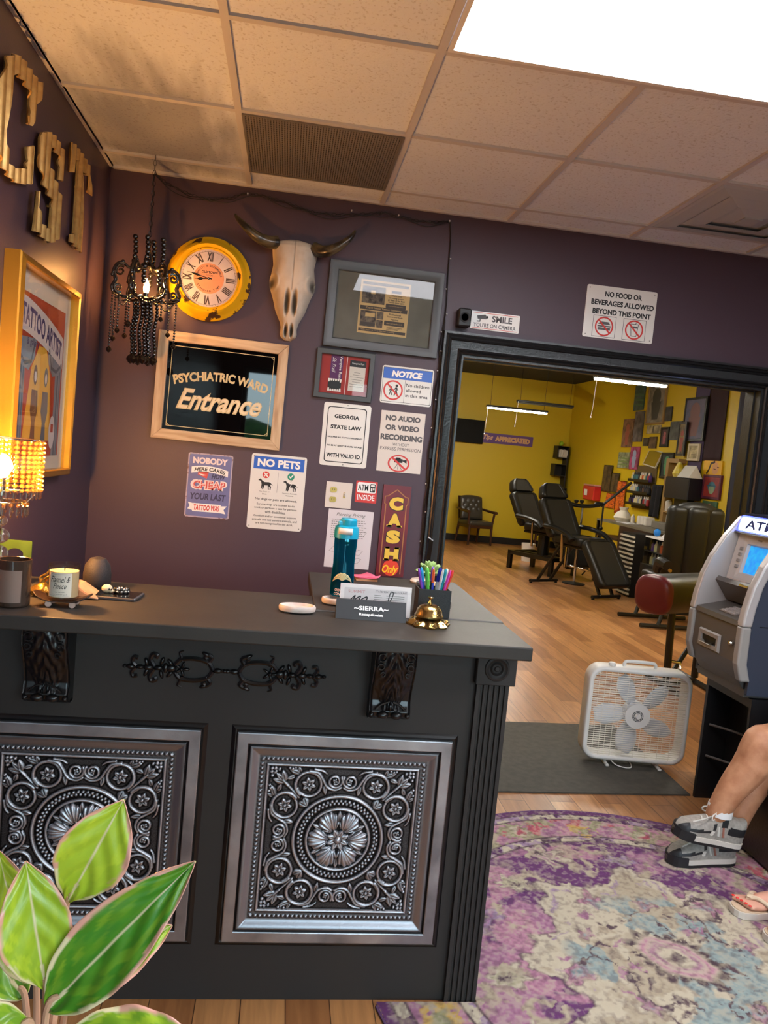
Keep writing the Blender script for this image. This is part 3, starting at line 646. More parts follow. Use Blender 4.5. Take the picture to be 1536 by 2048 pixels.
M_SLATE = mat('worn slate blue tin', (104, 112, 164), rough=0.45, c2=(92, 98, 146), ns=10, lo=0.4, hi=0.7)
M_TINEDGE = mat('rust speckled pale tin edge', (176, 164, 178), rough=0.5, c2=(112, 74, 60), ns=42, lo=0.55, hi=0.68)
M_NAVY = mat('dark navy print', (46, 50, 84), rough=0.5); M_CORAL = mat('coral red print', (206, 78, 70), rough=0.5); M_CREAM = mat('cream print', (232, 216, 212), rough=0.5)
def d_nobody(mb, z, w_, h_):
    mb.poly(rrect(w_ - 0.012, h_ - 0.012, 0.008), z - 0.0002, z, M_SLATE); z += 0.0006
    mb.text('NOBODY', 0, 0.116, 0.16, 0.03, M_CREAM, z, bold=0.03)
    arc = lambda x, y: (x, y - 1.6 * x * x - 0.05 * x)
    mb.add([(*arc(-0.084 + 0.168 * k / 16, s), z) for s in (0.063, 0.092) for k in range(17)], [(k, k + 1, 18 + k, 17 + k) for k in range(16)], M_PW)
    mb.text('HERE CARES', 0, 0.0, 0.142, 0.017, M_INK, z + 0.0005, bold=0.018, shear=0.2, warp=lambda x, y: (x, arc(x, y + 0.0775)[1]))
    mb.poly([(-0.052, 0.066), (-0.004, 0.066), (-0.012, 0.033), (-0.03, 0.042), (-0.054, 0.05)], z, z, M_CORAL); mb.poly([(-0.054, 0.056), (-0.012, 0.05), (-0.03, 0.046)], z + 0.0004, z + 0.0004, M_PW)
    mb.text('HOW', 0.042, 0.046, 0.066, 0.024, M_NAVY, z, bold=0.03, shear=0.25)
    mb.text('CHEAP', 0, 0.004, 0.168, 0.047, M_CREAM, z, bold=0.055); mb.text('CHEAP', 0.001, 0.004, 0.15, 0.037, M_CORAL, z + 0.0005, bold=0.028); mb.text('CHEAP', -0.002, 0.006, 0.143, 0.03, M_CREAM, z + 0.0009, bold=-0.012)
    mb.text('YOUR LAST', 0, -0.051, 0.164, 0.031, M_NAVY, z, bold=0.022, shear=0.12)
    mb.poly([(-0.09, -0.08), (-0.066, -0.085), (-0.066, -0.118), (-0.09, -0.112), (-0.08, -0.097)], z, z, M_PW); mb.poly([(0.09, -0.088), (0.062, -0.09), (0.06, -0.122), (0.086, -0.126), (0.076, -0.106)], z, z, M_PW)
    mb.rect(-0.068, -0.122, 0.062, -0.084, M_PW, z + 0.0003); mb.text('TATTOO WAS', -0.003, -0.103, 0.118, 0.026, M_RED, z + 0.0007, bold=0.02, shear=0.15)
    screws(mb, w_, h_, z, 0.009)
sign('tin_sign', 'worn slate blue tin sign reading NOBODY HERE CARES HOW CHEAP', 'sign', -0.349, 1.343, 0.205, 0.3, base=M_TINEDGE, r=0.01, draw=d_nobody)

def d_georgia(mb, z, w_, h_):
    o, i = rrect(0.186, 0.262, 0.014), rrect(0.178, 0.254, 0.012); n = len(o)
    mb.add([(*p, z) for p in o] + [(*p, z) for p in i], [(k, (k + 1) % n, n + (k + 1) % n, n + k) for k in range(n)], M_INK)
    for s, y, ww, hh in (('GEORGIA', 0.086, 0.118, 0.019), ('STATE LAW', 0.036, 0.146, 0.019), ('REQUIRES ALL TATTOO RECIPIENTS', -0.012, 0.166, 0.0075), ('TO BE AT LEAST 18 YEARS OF AGE', -0.052, 0.166, 0.0075), ('WITH VALID ID.', -0.098, 0.166, 0.02)): mb.text(s, 0, y, ww, hh, M_INK, z, bold=0.025)
    screws(mb, w_, h_, z, pts=[(0, h_ / 2 - 0.008), (0, -h_ / 2 + 0.008)])
sign('state_law_sign', 'white GEORGIA STATE LAW sign with black inset border', 'sign', 0.2655, 1.6395, 0.224, 0.297, draw=d_georgia)

def d_notice(mb, z, w_, h_):
    mb.line([(-0.118, -0.08), (0.118, -0.08), (0.118, 0.08), (-0.118, 0.08), (-0.118, -0.08)], 0.0016, M_INK, z)
    mb.rect(-0.117, 0.028, 0.117, 0.079, M_BLUE, z); mb.text('NOTICE', -0.004, 0.053, 0.148, 0.03, M_PW, z + 0.0005, bold=0.035, shear=0.15); mb.line([(-0.01, -0.08), (-0.01, 0.027)], 0.0014, M_INK, z)
    for s, y, ww in (('No children', 0.004, 0.112), ('allowed', -0.02, 0.072), ('in this area', -0.044, 0.108)): mb.text(s, -0.004, y, ww, 0.0155, M_INK, z, bold=0.006, align='l')
    for (cx, cy, s) in ((-0.076, -0.027, 0.026), (-0.05, -0.022, 0.033)): silhouette(mb, person_pts(), cx, cy, s, M_INK, z); mb.disc(s * 0.2, cx + s * 0.05, cy + s * 0.56, M_INK, z, 12)
    prohibit(mb, -0.065, -0.026, 0.047, z + 0.0005); screws(mb, w_, h_, z, 0.009)
sign('notice_sign', 'white NOTICE No children allowed sign with blue header', 'sign', 0.537, 1.9, 0.248, 0.177, draw=d_notice)

def d_audio(mb, z, w_, h_):
    for s, y, ww, hh in (('NO AUDIO', 0.112, 0.168, 0.026), ('OR VIDEO', 0.067, 0.164, 0.026), ('RECORDING', 0.021, 0.202, 0.028)): mb.text(s, 0, y, ww, hh, M_INKG, z, bold=0.03)
    mb.text('WITHOUT', 0, -0.012, 0.08, 0.014, M_INKG, z); mb.text('EXPRESS PERMISSION', 0, -0.034, 0.196, 0.015, M_INKG, z)
    mb.rect(-0.024, -0.098, 0.016, -0.08, M_INK, z); mb.rect(-0.016, -0.082, 0.006, -0.074, M_INK, z); mb.poly([(0.016, -0.09), (0.036, -0.1), (0.036, -0.082), (0.016, -0.086)], z, z, M_INK)
    for x in (-0.022, -0.004, 0.014): mb.line([(-0.004, -0.1), (x, -0.13)], 0.0022, M_INK, z)
    prohibit(mb, -0.002, -0.102, 0.053, z + 0.0005, ry=0.041); mb.poly([(-0.01, 0.121), (-0.004, 0.121), (0.002, 0.113)], z + 0.0005, z + 0.0005, M_INK)
sign('recording_sign', 'square cornered white NO AUDIO OR VIDEO RECORDING sign', 'sign', 0.534, 1.632, 0.214, 0.289, r=0.002, base=M_WHT2, draw=d_audio)

def d_atm(mb, z, w_, h_):
    mb.poly(rrect(0.09, 0.05, 0.008, cy=0.02), z - 0.0002, z, M_PW); mb.text('ATM', -0.017, 0.02, 0.049, 0.03, M_INK, z + 0.0005, bold=0.012)
    mb.poly(rrect(0.025, 0.04, 0.004, cx=0.029, cy=0.02), z + 0.0003, z + 0.0003, M_INK); mb.poly(rrect(0.018, 0.009, 0.002, cx=0.029, cy=0.031), z + 0.0006, z + 0.0006, M_PW); mb.rect(0.021, 0.006, 0.028, 0.02, M_PW, z + 0.0006); mb.rect(0.031, 0.01, 0.038, 0.02, M_PW, z + 0.0006)
    mb.text('INSIDE', 0, -0.027, 0.084, 0.027, M_PW, z + 0.0003, bold=0.01)
sign('atm_sticker', 'small square red and white ATM INSIDE sticker', 'sign', 0.39, 1.38, 0.103, 0.103, base=M_RED, r=0.003, th=0.001, draw=d_atm)

M_MAROON = mat('maroon painted board', (118, 26, 36), rough=0.35, c2=(92, 20, 34), ns=4); M_GOLDP = mat('gold sign paint', (228, 190, 66), rough=0.4); M_GOLDD = mat('dull gold line', (172, 112, 62), rough=0.45); M_ORNG = mat('orange red print', (224, 64, 40), rough=0.4); M_YELP = mat('bright yellow print', (250, 196, 30), rough=0.4)
def d_cash(mb, z, w_, h_):
    mb.line([(-0.05, -0.205), (-0.05, 0.128), (-0.056, 0.132), (-0.056, 0.165), (-0.042, 0.168), (0, 0.2), (0.042, 0.168), (0.056, 0.165), (0.056, 0.132), (0.05, 0.128), (0.05, -0.205)], 0.0048, M_GOLDD, z)
    mb.disc(0.04, 0.002, -0.178, M_ORNG, z + 0.0002, 28)
    for ch, y in zip('CASH', (0.133, 0.053, -0.028, -0.11)):
        mb.text(ch, 0.0, y - 0.001, 0.076, 0.07, M_INK, z + 0.0002, bold=0.06); mb.text(ch, 0.0, y, 0.068, 0.064, M_GOLDP, z + 0.0006, bold=0.045)
        if ch in 'AH':
            for sx in (-1, 1): mb.rect(sx * 0.025 - 0.013, y - 0.032, sx * 0.025 + 0.013, y - 0.024, M_GOLDP, z + 0.0006)
        if ch == 'H':
            for sx in (-1, 1): mb.rect(sx * 0.024 - 0.012, y + 0.024, sx * 0.024 + 0.012, y + 0.032, M_GOLDP, z + 0.0006)
    mb.text('Only', 0.0, -0.19, 0.078, 0.05, M_YELP, z + 0.0008, bold=0.02, shear=0.3)
sign('cash_sign', 'tall maroon CASH Only board with gold letters', 'sign', 0.538, 1.204, 0.135, 0.442, base=M_MAROON, r=0.002, th=0.012, draw=d_cash)

M_PAPER = mat('white paper', (214, 210, 214), rough=0.75)
def d_price(mb, z, w_, h_):
    mb.text('Piercing Pricing', 0, 0.115, 0.14, 0.02, M_INKG, z, shear=0.35)
    for r_ in range(9):
        y = 0.09 - r_ * 0.0105
        for x0, n_ in ((-0.09, 5), (-0.01, 5), (0.04, 3)):
            x = x0
            for k in range(n_):
                ww = 0.004 + random.random() * 0.008; mb.rect(x, y, x + ww, y + 0.0028, M_INKG if r_ % 3 else M_SCREW, z); x += ww + 0.003
    for (x, y) in ((0.06, 0.03), (0.05, -0.06), (0.045, -0.1), (-0.07, -0.05)): mb.line([(x - 0.02, y - 0.012), (x, y + 0.012), (x + 0.022, y + 0.008), (x + 0.006, y - 0.014), (x - 0.018, y - 0.012)], 0.0012, M_SCREW, z)
sign('price_sheet', 'white paper sheet headed Piercing Pricing behind the teal bottle', 'paper', 0.327, 1.146, 0.217, 0.281, rz=0.004, base=M_PAPER, r=0.0008, th=0.0006, draw=d_price)

def d_smile(mb, z, w_, h_):
    for s in (-1, 1): mb.rect(-0.112, s * 0.036 - 0.0012, 0.112, s * 0.036 + 0.0012, M_CORAL, z)
    mb.text('SMILE', 0.034, 0.013, 0.1, 0.03, M_INKG, z, bold=0.02); mb.text("YOU'RE ON CAMERA", 0.0, -0.021, 0.208, 0.02, M_INKG, z, bold=0.008)
    mb.poly([(-0.09, 0.022), (-0.05, 0.03), (-0.04, 0.016), (-0.044, 0.008), (-0.086, 0.006)], z, z, M_INKG); mb.line([(-0.074, 0.008), (-0.074, -0.004), (-0.088, -0.004)], 0.005, M_INKG, z); mb.disc(0.006, -0.04, 0.018, M_INK, z + 0.0004, 12)
sign('camera_warning_sign', "small white SMILE YOU'RE ON CAMERA sign above the doorway", 'sign', 0.932, 2.247, 0.242, 0.085, r=0.005, draw=d_smile)
def d_food(mb, z, w_, h_):
    for s, y, ww in (('NO FOOD OR', 0.088, 0.19), ('BEVERAGES ALLOWED', 0.046, 0.322), ('BEYOND THIS POINT', 0.003, 0.3)): mb.text(s, 0.008, y, ww, 0.026, M_INK, z, bold=0.024)
    for cx in (-0.075, 0.08):
        mb.line([(cx - 0.058, -0.118), (cx + 0.058, -0.118), (cx + 0.058, -0.018), (cx - 0.058, -0.018), (cx - 0.058, -0.118)], 0.0022, M_INKG, z)
        if cx < 0:
            mb.poly([(cx - 0.032, -0.058), (cx - 0.02, -0.045), (cx + 0.02, -0.045), (cx + 0.032, -0.058)], z, z, M_INKG); mb.rect(cx - 0.034, -0.07, cx + 0.034, -0.063, M_INKG, z); mb.rect(cx - 0.032, -0.085, cx + 0.032, -0.074, M_INKG, z)
        else: mb.line([(cx - 0.02, -0.04), (cx - 0.013, -0.098), (cx + 0.013, -0.098), (cx + 0.02, -0.04), (cx - 0.02, -0.04)], 0.003, M_INKG, z); mb.line([(cx + 0.004, -0.04), (cx + 0.012, -0.026)], 0.003, M_INKG, z); mb.rect(cx - 0.016, -0.06, cx + 0.016, -0.05, M_INKG, z)
        prohibit(mb, cx, -0.068, 0.047, z + 0.0005)
    screws(mb, w_, h_, z, 0.014)
sign('food_warning_sign', 'large white NO FOOD OR BEVERAGES sign high on the wall at right', 'sign', 1.5515, 2.356, 0.36, 0.251, r=0.01, base=M_WHT, draw=d_food)

# outlet and switch plate
t = on_wall('wall_plate', 'white wall plate with brass outlets and a switch', 'outlet', 0.259, 1.354); plate(t, 0.124, 0.123, M_WHT2, 0.002, 0.005)
M_BRASS = mat('brass', (184, 150, 84), rough=0.3, metal=0.9)
for y in (0.024, -0.022):
    mb = MB(); mb.poly([(x, max(-0.0125, min(0.0125, yy))) for x, yy in [(0.0165 * math.cos(a * PI / 12), 0.0165 * math.sin(a * PI / 12)) for a in range(24)]], 0.005, 0.008, M_BRASS, X((-0.026, y, 0)))
    for dx in (-0.0055, 0.0055): mb.rect(-0.026 + dx - 0.001, y - 0.003, -0.026 + dx + 0.001, y + 0.005, M_INK, 0.0084)
    mb.build('outlet', t, smooth=0)
mb = MB(); mb.b2((0.022, -0.012, 0.005), (0.031, 0.014, 0.0065), M_BRASS); mb.box((0.006, 0.012, 0.012), (0.0265, 0.004, 0.01), M_WHT2, rot=(0.5, 0, 0)); mb.build('switch', t, smooth=0)

# wall clock
M_CLKY = mat('chipped yellow clock paint', (216, 170, 16), rough=0.42, c2=(70, 46, 26), ns=17, lo=0.615, hi=0.64, bump=0.2, bs=40)
M_CLKF = mat('aged clock face', (206, 196, 194), rough=0.6, c2=(178, 170, 182), ns=7); M_CLKC = mat('salmon clock centre', (206, 144, 112), rough=0.6); M_CLKI = mat('faded clock ink', (66, 56, 56), rough=0.6)
t = on_wall('wall_clock', 'round yellow chipped wall clock with Roman numerals', 'clock', -0.417, 2.283)
mb = MB(); mb.lathe([(0.17, 0), (0.187, 0.006), (0.188, 0.02), (0.176, 0.03), (0.17, 0.034), (0.162, 0.05), (0.15, 0.058), (0.142, 0.052), (0.138, 0.046), (0.133, 0.05), (0.129, 0.046), (0.128, 0.034), (0.0, 0.034)], M_CLKY, seg=72); mb.build('rim', t)
mb = MB(); mb.disc(0.1285, 0, 0, M_CLKF, 0.0352, 60); mb.disc(0.068, 0, 0, M_CLKC, 0.0356, 48); mb.disc(0.119, 0, 0, M_CLKI, 0.0356, 60, r0=0.1178)
for k, s in enumerate(('XII', 'I', 'II', 'III', 'IIII', 'V', 'VI', 'VII', 'VIII', 'IX', 'X', 'XI')):
    a = PI / 2 - k * PI / 6; mb.text(s, 0.096 * math.cos(a), 0.096 * math.sin(a), {'I': 0.003, 'II': 0.012, 'III': 0.02, 'V': 0.018, 'X': 0.018}.get(s, 0.026), 0.04, M_CLKI, 0.036, rot=a - PI / 2, bold=0.025)
for k in range(60): a = k * PI / 30; mb.line([(0.119 * math.cos(a), 0.119 * math.sin(a)), (0.124 * math.cos(a), 0.124 * math.sin(a))], 0.001, M_CLKI, 0.0358)
mb.text('OLD TOWN', 0.002, 0.028, 0.07, 0.0105, M_CLKI, 0.0362, bold=0.02); mb.text('CLOCKS', 0.002, 0.014, 0.03, 0.006, M_CLKI, 0.0362)
for s, r_, sg in (('STANDARD TIME', 0.056, -1), ('QUALITY & DEPENDABLE', 0.056, 1)):
    n_ = len(s)
    for k, ch in enumerate(s):
        if ch != ' ':
            a = (PI / 2 if sg > 0 else -PI / 2) - sg * (k - (n_ - 1) / 2) * (0.135 if sg > 0 else 0.165); mb.text(ch, r_ * math.cos(a), r_ * math.sin(a), None, 0.008, M_CLKI, 0.0362, rot=a - PI / 2 if sg > 0 else a + PI / 2, bold=0.01)
mb.build('dial', t, smooth=0)
M_HAND = mat('black clock hand', (16, 16, 16), rough=0.4)
def hand(nm, ang, L, w_):
    mb = MB(); c, s_ = math.cos(ang), math.sin(ang); P = [(-0.014, w_ * 0.4), (L * 0.4, w_ * 0.6), (L * 0.52, w_ * 1.9), (L * 0.68, w_ * 1.5), (L * 0.78, w_ * 0.5), (L, 0.0004)]; P = P + [(x, -y) for x, y in reversed(P)]
    mb.poly([(x * c - y * s_, x * s_ + y * c) for x, y in P], 0.0, 0.0012, M_HAND); mb.build(nm, t, loc=(0, 0, 0.038 if nm == 'hour_hand' else 0.0402), smooth=0)
hand('hour_hand', PI / 2 - (8 + 47 / 60) * PI / 6, 0.064, 0.0036); hand('minute_hand', PI / 2 - 47 * PI / 30, 0.1, 0.0026)
mb = MB(); mb.lathe([(0.005, 0.035), (0.005, 0.044), (0, 0.0455)], M_HAND, seg=14); mb.disc(0.0018, 0, 0, M_PW, 0.0456, 10); mb.build('hub', t)

# longhorn skull: carved height field
M_BONE = vcol_mat('weathered bone', rough=0.62, bump=0.25, bs=160)
M_HORN = mat('dark mottled horn', (96, 84, 58), rough=0.3, c2=(30, 27, 22), ns=16, nstretch=(1, 1, 3), lo=0.42, hi=0.6, coat=0.3)
t = on_wall('cattle_skull', 'mounted cattle skull with curved dark horns', 'skull', -0.042, 2.285)
zz = np.array([0.218, 0.213, 0.2, 0.18, 0.14, 0.1, 0.06, 0.03, 0.0, -0.04, -0.07, -0.1, -0.13, -0.155, -0.18, -0.21, -0.226, -0.236])
ww = np.array([0.012, 0.055, 0.094, 0.105, 0.1, 0.094, 0.1, 0.106, 0.104, 0.088, 0.078, 0.07, 0.056, 0.043, 0.037, 0.04, 0.032, 0.008])
dd = np.array([0.02, 0.05, 0.075, 0.09, 0.1, 0.105, 0.11, 0.112, 0.112, 0.108, 0.102, 0.095, 0.086, 0.076, 0.066, 0.056, 0.046, 0.02])
nv, nu = 150, 91
zv = np.linspace(0.218, -0.236, nv); wv = np.interp(zv, zz[::-1], ww[::-1]); dv = np.interp(zv, zz[::-1], dd[::-1])
kern = np.ones(5) / 5; wv = np.convolve(np.pad(wv, 2, mode='edge'), kern, 'valid')
u = np.linspace(-1, 1, nu); UU, ZV = np.meshgrid(u, zv); Wd = wv[:, None]; Dp = dv[:, None]
XX = UU * Wd; prof = np.sqrt(np.clip(1 - np.abs(UU) ** 2.6, 0, 1)); DD = Dp * prof
col = np.ones((nv, nu, 3)) * np.array(lin((214, 200, 180))[:3])
dirt = np.array(lin((104, 82, 56))[:3]); blk_ = np.array(lin((28, 22, 16))[:3])
def shade(mask, c): 
    global col
    col = col * (1 - mask[..., None]) + c * mask[..., None]
DD -= 0.004 * np.exp(-(XX / 0.0022) ** 2) * (ZV > -0.03); shade(0.6 * np.exp(-(XX / 0.0018) ** 2) * ((ZV > -0.02) & (ZV < 0.21)), dirt)
for sx in (-1, 1):
    e = np.exp(-(((XX - sx * (0.094)) / 0.017) ** 2 + ((ZV - 0.012 + 0.15 * (np.abs(XX) - 0.09)) / 0.026) ** 2) ** 1.6); DD -= 0.05 * e; shade(0.92 * np.clip(e * 1.2 - 0.2, 0, 1), blk_)
    rim = np.exp(-((np.hypot((XX - sx * 0.09) / 0.026, (ZV - 0.012) / 0.038) - 1) / 0.22) ** 2); DD += 0.006 * rim
    DD += 0.008 * np.exp(-(((XX - sx * 0.045) / 0.03) ** 2 + ((ZV - 0.09) / 0.06) ** 2))
    n_ = np.exp(-(((XX - sx * 0.017) / 0.0105) ** 2 + ((ZV + 0.075) / 0.05) ** 2) ** 2.5); DD -= 0.038 * n_; shade(0.85 * n_, np.array(lin((74, 54, 36))[:3]))
    b_ = np.exp(-(((XX - sx * 0.013) / 0.0075) ** 2 + ((ZV + 0.195) / 0.026) ** 2) ** 2.2); DD -= 0.035 * b_; shade(0.9 * b_, blk_)
    DD -= 0.004 * np.exp(-(((XX - sx * 0.072) / 0.012) ** 2 + ((ZV + 0.05) / 0.05) ** 2))
    DD += 0.004 * np.exp(-(((XX - sx * 0.03) / 0.006) ** 2 + ((ZV + 0.08) / 0.06) ** 2))
DD -= 0.02 * np.exp(-((XX / 0.014) ** 2 + ((ZV + 0.226) / 0.014) ** 2))
nz = np.random.rand(nv // 6 + 2, nu // 6 + 2); ii = np.linspace(0, nz.shape[0] - 1.01, nv); jj = np.linspace(0, nz.shape[1] - 1.01, nu)
I0 = ii.astype(int); J0 = jj.astype(int); fi = (ii - I0)[:, None]; fj = (jj - J0)[None]
nzs = nz[I0][:, J0] * (1 - fi) * (1 - fj) + nz[I0 + 1][:, J0] * fi * (1 - fj) + nz[I0][:, J0 + 1] * (1 - fi) * fj + nz[I0 + 1][:, J0 + 1] * fi * fj
shade(np.clip(nzs - 0.45, 0, 1) * 0.55, np.array(lin((190, 164, 128))[:3])); DD = np.clip(DD, 0.003, 1)
P = np.stack([XX, ZV, DD], -1); o = col_grid('skull', P[::-1], col[::-1], M_BONE, t)
mb = MB(); mb.grid(np.stack([XX * 0.985, ZV, 0 * DD + 0.001], -1)[:, ::-1][::-1], mat('bone back', (150, 136, 116), rough=0.8)); mb.build('skull_back', t)
for sx, pts in ((-1, [(-0.085, 0.19, 0.05), (-0.125, 0.185, 0.07), (-0.175, 0.197, 0.09), (-0.225, 0.23, 0.1), (-0.262, 0.262, 0.095), (-0.277, 0.282, 0.085)]), (1, [(0.085, 0.185, 0.05), (0.125, 0.172, 0.07), (0.17, 0.183, 0.09), (0.215, 0.213, 0.1), (0.25, 0.25, 0.1), (0.262, 0.279, 0.09)])):
    q = smoothpts(pts, 7); n_ = len(q); mb = MB(); mb.tube(q, [0.031 * (1 - (k / (n_ - 1)) ** 1.3 * 0.86) for k in range(n_)], M_HORN, seg=16); mb.build('horn', t, smooth=180)

# PSYCHIATRIC WARD glass sign
M_PINE = mat('pale pine frame', (210, 186, 152), rough=0.5, c2=(176, 144, 108), ns=5, nstretch=(1, 9, 9), bump=0.12, bs=50)
M_PINEV = mat('pale pine upright', (206, 182, 148), rough=0.5, c2=(172, 140, 106), ns=5, nstretch=(9, 1, 9), bump=0.12, bs=50)
M_BKGL = mat('black mirror glass', (6, 6, 7), rough=0.02, spec=0.5, ior=1.42)
M_GOLDL = mat('cream gold leaf', (206, 186, 140), rough=0.35)
t = on_wall('framed_glass_sign', 'black glass PSYCHIATRIC WARD Entrance sign in a pale pine frame', 'sign', -0.329, 1.786, 0.012)
W_, H_ = 0.588, 0.49; fw_ = 0.046
for k, (pts, mm) in enumerate((([(-W_ / 2, H_ / 2), (-W_ / 2 + fw_, H_ / 2 - fw_), (W_ / 2 - fw_, H_ / 2 - fw_), (W_ / 2, H_ / 2)], M_PINE), ([(-W_ / 2, -H_ / 2), (-W_ / 2 + fw_, -H_ / 2 + fw_), (W_ / 2 - fw_, -H_ / 2 + fw_), (W_ / 2, -H_ / 2)], M_PINE), ([(-W_ / 2, -H_ / 2), (-W_ / 2, H_ / 2), (-W_ / 2 + fw_, H_ / 2 - fw_), (-W_ / 2 + fw_, -H_ / 2 + fw_)], M_PINEV), ([(W_ / 2, -H_ / 2), (W_ / 2, H_ / 2), (W_ / 2 - fw_, H_ / 2 - fw_), (W_ / 2 - fw_, -H_ / 2 + fw_)], M_PINEV))):
    mb = MB(); mb.poly(pts, 0, 0.026, mm); o = mb.build('frame_rail' if k < 2 else 'frame_stile', t, smooth=0); bv = o.modifiers.new('bevel', 'BEVEL'); bv.width = 0.0025; bv.segments = 2
mb = MB(); mb.b2((-W_ / 2 + fw_ - 0.002, -H_ / 2 + fw_ - 0.002, 0.004), (W_ / 2 - fw_ + 0.002, H_ / 2 - fw_ + 0.002, 0.012), M_BKGL); mb.build('glass', t, smooth=0)
mb = MB(); a_, b_ = W_ / 2 - fw_ - 0.017, H_ / 2 - fw_ - 0.017; z = 0.0126
mb.line([(-a_, -b_), (a_, -b_), (a_, b_), (-a_, b_), (-a_, -b_)], 0.0028, M_GOLDL, z)
for sx in (-1, 1):
    for sy in (-1, 1): mb.line([(sx * a_, sy * (b_ - 0.014)), (sx * (a_ - 0.014), sy * b_)], 0.002, M_GOLDL, z)
mb.text('PSYCHIATRIC WARD', 0, 0, 0.43, 0.043, M_GOLDL, z, bold=0.026, warp=lambda x, y: (x + 1.2 * x * y, y + 0.062 - 0.72 * x * x))
mb.text('Entrance', 0.0, -0.052, 0.39, 0.098, M_GOLDL, z, bold=0.02, shear=0.42); mb.text('Entrance', 0.002, -0.051, 0.375, 0.088, mat('ivory leaf', (226, 210, 176), rough=0.4), z + 0.0005, bold=0.0, shear=0.42)
mb.build('lettering', t, smooth=0)

# framed newspaper award
M_CHARF = mat('charcoal picture frame', (66, 68, 70), rough=0.38); M_MATG = mat('grey green mat board', (112, 112, 104), rough=0.8, c2=(98, 98, 90), ns=8); M_NEWS = mat('yellowed newsprint', (202, 174, 124), rough=0.8); M_NEWSD = mat('newsprint dark block', (78, 74, 72), rough=0.8); M_NEWSM = mat('newsprint photo', (122, 112, 98), rough=0.8, c2=(58, 56, 60), ns=60)
M_PGL = glass_sheet('picture glass', (250, 252, 252), -0.018)
t = on_wall('framed_newspaper', 'dark framed newspaper page under reflecting glass', 'picture', 0.3925, 2.2425, 0.006)
mb = MB(); mb.frame(0.455, 0.31, [(0, 0.004), (0, 0.014), (0.006, 0.018), (0.016, 0.02), (0.032, 0.026), (0.042, 0.026), (0.044, 0.02), (0.044, 0.0)], M_CHARF); mb.build('frame', t, smooth=30)
mb = MB(); mb.b2((-0.229, -0.157, 0.001), (0.229, 0.157, 0.005), M_MATG); mb.build('mat_board', t, smooth=0)
mb = MB(); z = 0.0056; y0 = 0.0; mb.b2((-0.118, -0.118, 0.005), (0.118, 0.13, z), M_NEWS); z += 0.0004
mb.rect(-0.108, 0.108, 0.108, 0.12, M_NEWSD, z); mb.text('Cupid Nixxx Tattoo Company', 0, 0.114, 0.18, 0.008, M_NEWS, z + 0.0003)
mb.rect(-0.108, 0.022, 0.0, 0.1, M_NEWSM, z); mb.rect(-0.09, 0.074, -0.04, 0.09, M_NEWSD, z + 0.0003); mb.rect(-0.068, 0.066, -0.046, 0.082, M_NEWS, z + 0.0005)
mb.rect(0.03, 0.08, 0.075, 0.092, M_NEWSD, z)
for s, y, ww_ in (('Thank you!', 0.068, 0.05), ('for voting us your', 0.057, 0.07), ('#1 Best of the Best', 0.047, 0.08), ('Tattoo shop again', 0.037, 0.076)): mb.text(s, 0.055, y, ww_, 0.008, M_NEWSD, z, bold=0.02)
mb.poly(rrect(0.096, 0.02, 0.004, cx=0.055, cy=0.02), z, z, M_NEWSD); mb.text('thank you for your votes', 0.055, 0.02, 0.07, 0.006, M_NEWS, z + 0.0003)
mb.rect(-0.112, -0.008, 0.112, 0.01, M_NEWSD, z); mb.text('Cupid Nixxx Tattoo Company', 0, 0.001, 0.17, 0.0095, M_NEWS, z + 0.0003, bold=0.01)
mb.rect(-0.108, -0.086, -0.034, -0.012, M_NEWSM, z); mb.rect(-0.031, -0.047, 0.0, -0.012, M_NEWSM, z); mb.rect(-0.031, -0.086, 0.0, -0.05, M_NEWSM, z); mb.rect(-0.085, -0.04, -0.04, -0.022, M_NEWS, z + 0.0003); mb.rect(-0.104, -0.082, -0.04, -0.066, M_NEWSD, z + 0.0003)
for s, y, ww_ in (('Professional', -0.018, 0.056), ('Tattoos and Body', -0.03, 0.076), ('Piercing', -0.042, 0.036)): mb.text(s, 0.055, y, ww_, 0.008, M_NEWSD, z, bold=0.02)
mb.poly(rrect(0.096, 0.022, 0.004, cx=0.055, cy=-0.06), z, z, M_NEWSD); mb.text('clean and sterile work', 0.055, -0.06, 0.075, 0.006, M_NEWS, z + 0.0003)
for k in range(3): mb.rect(0.02, -0.08 - k * 0.005, 0.095 - 0.01 * k, -0.078 - k * 0.005, M_NEWSD, z)
mb.rect(-0.112, -0.108, 0.112, -0.095, M_NEWSD, z); mb.text('4431 Highway 17 S, Old Mill Crossing', -0.02, -0.1015, 0.16, 0.006, M_NEWS, z + 0.0003)
mb.build('newspaper', t, smooth=0)
mb = MB(); mb.b2((-0.2275, -0.155, 0.011), (0.2275, 0.155, 0.013), M_PGL); mb.build('glass', t, smooth=0)

# framed red award with fangs
M_REDM = mat('brick red mat', (160, 54, 52), rough=0.7); M_VIO = mat('deep violet ribbon', (88, 40, 96), rough=0.6)
t = on_wall('framed_award', 'small grey framed red award with a fanged mouth and white card', 'picture', 0.2345, 1.918, 0.01)
mb = MB(); mb.frame(0.225, 0.18, [(0, 0.002), (0, 0.022), (0.003, 0.024), (0.022, 0.024), (0.025, 0.022), (0.025, 0)], M_CHARF); mb.build('frame', t, smooth=0)
mb = MB(); mb.b2((-0.114, -0.0915, 0.001), (0.114, 0.0915, 0.008), M_REDM); z = 0.0086
mb.rect(-0.068, -0.02, -0.01, 0.09, M_VIO, z); mb.text('Vampire Run', -0.022, 0.036, 0.105, 0.016, M_PW, z + 0.0004, rot=-PI / 2, bold=0.01); mb.text('5k Trail', -0.052, 0.044, 0.07, 0.017, M_PW, z + 0.0004, rot=-PI / 2, shear=0.4)
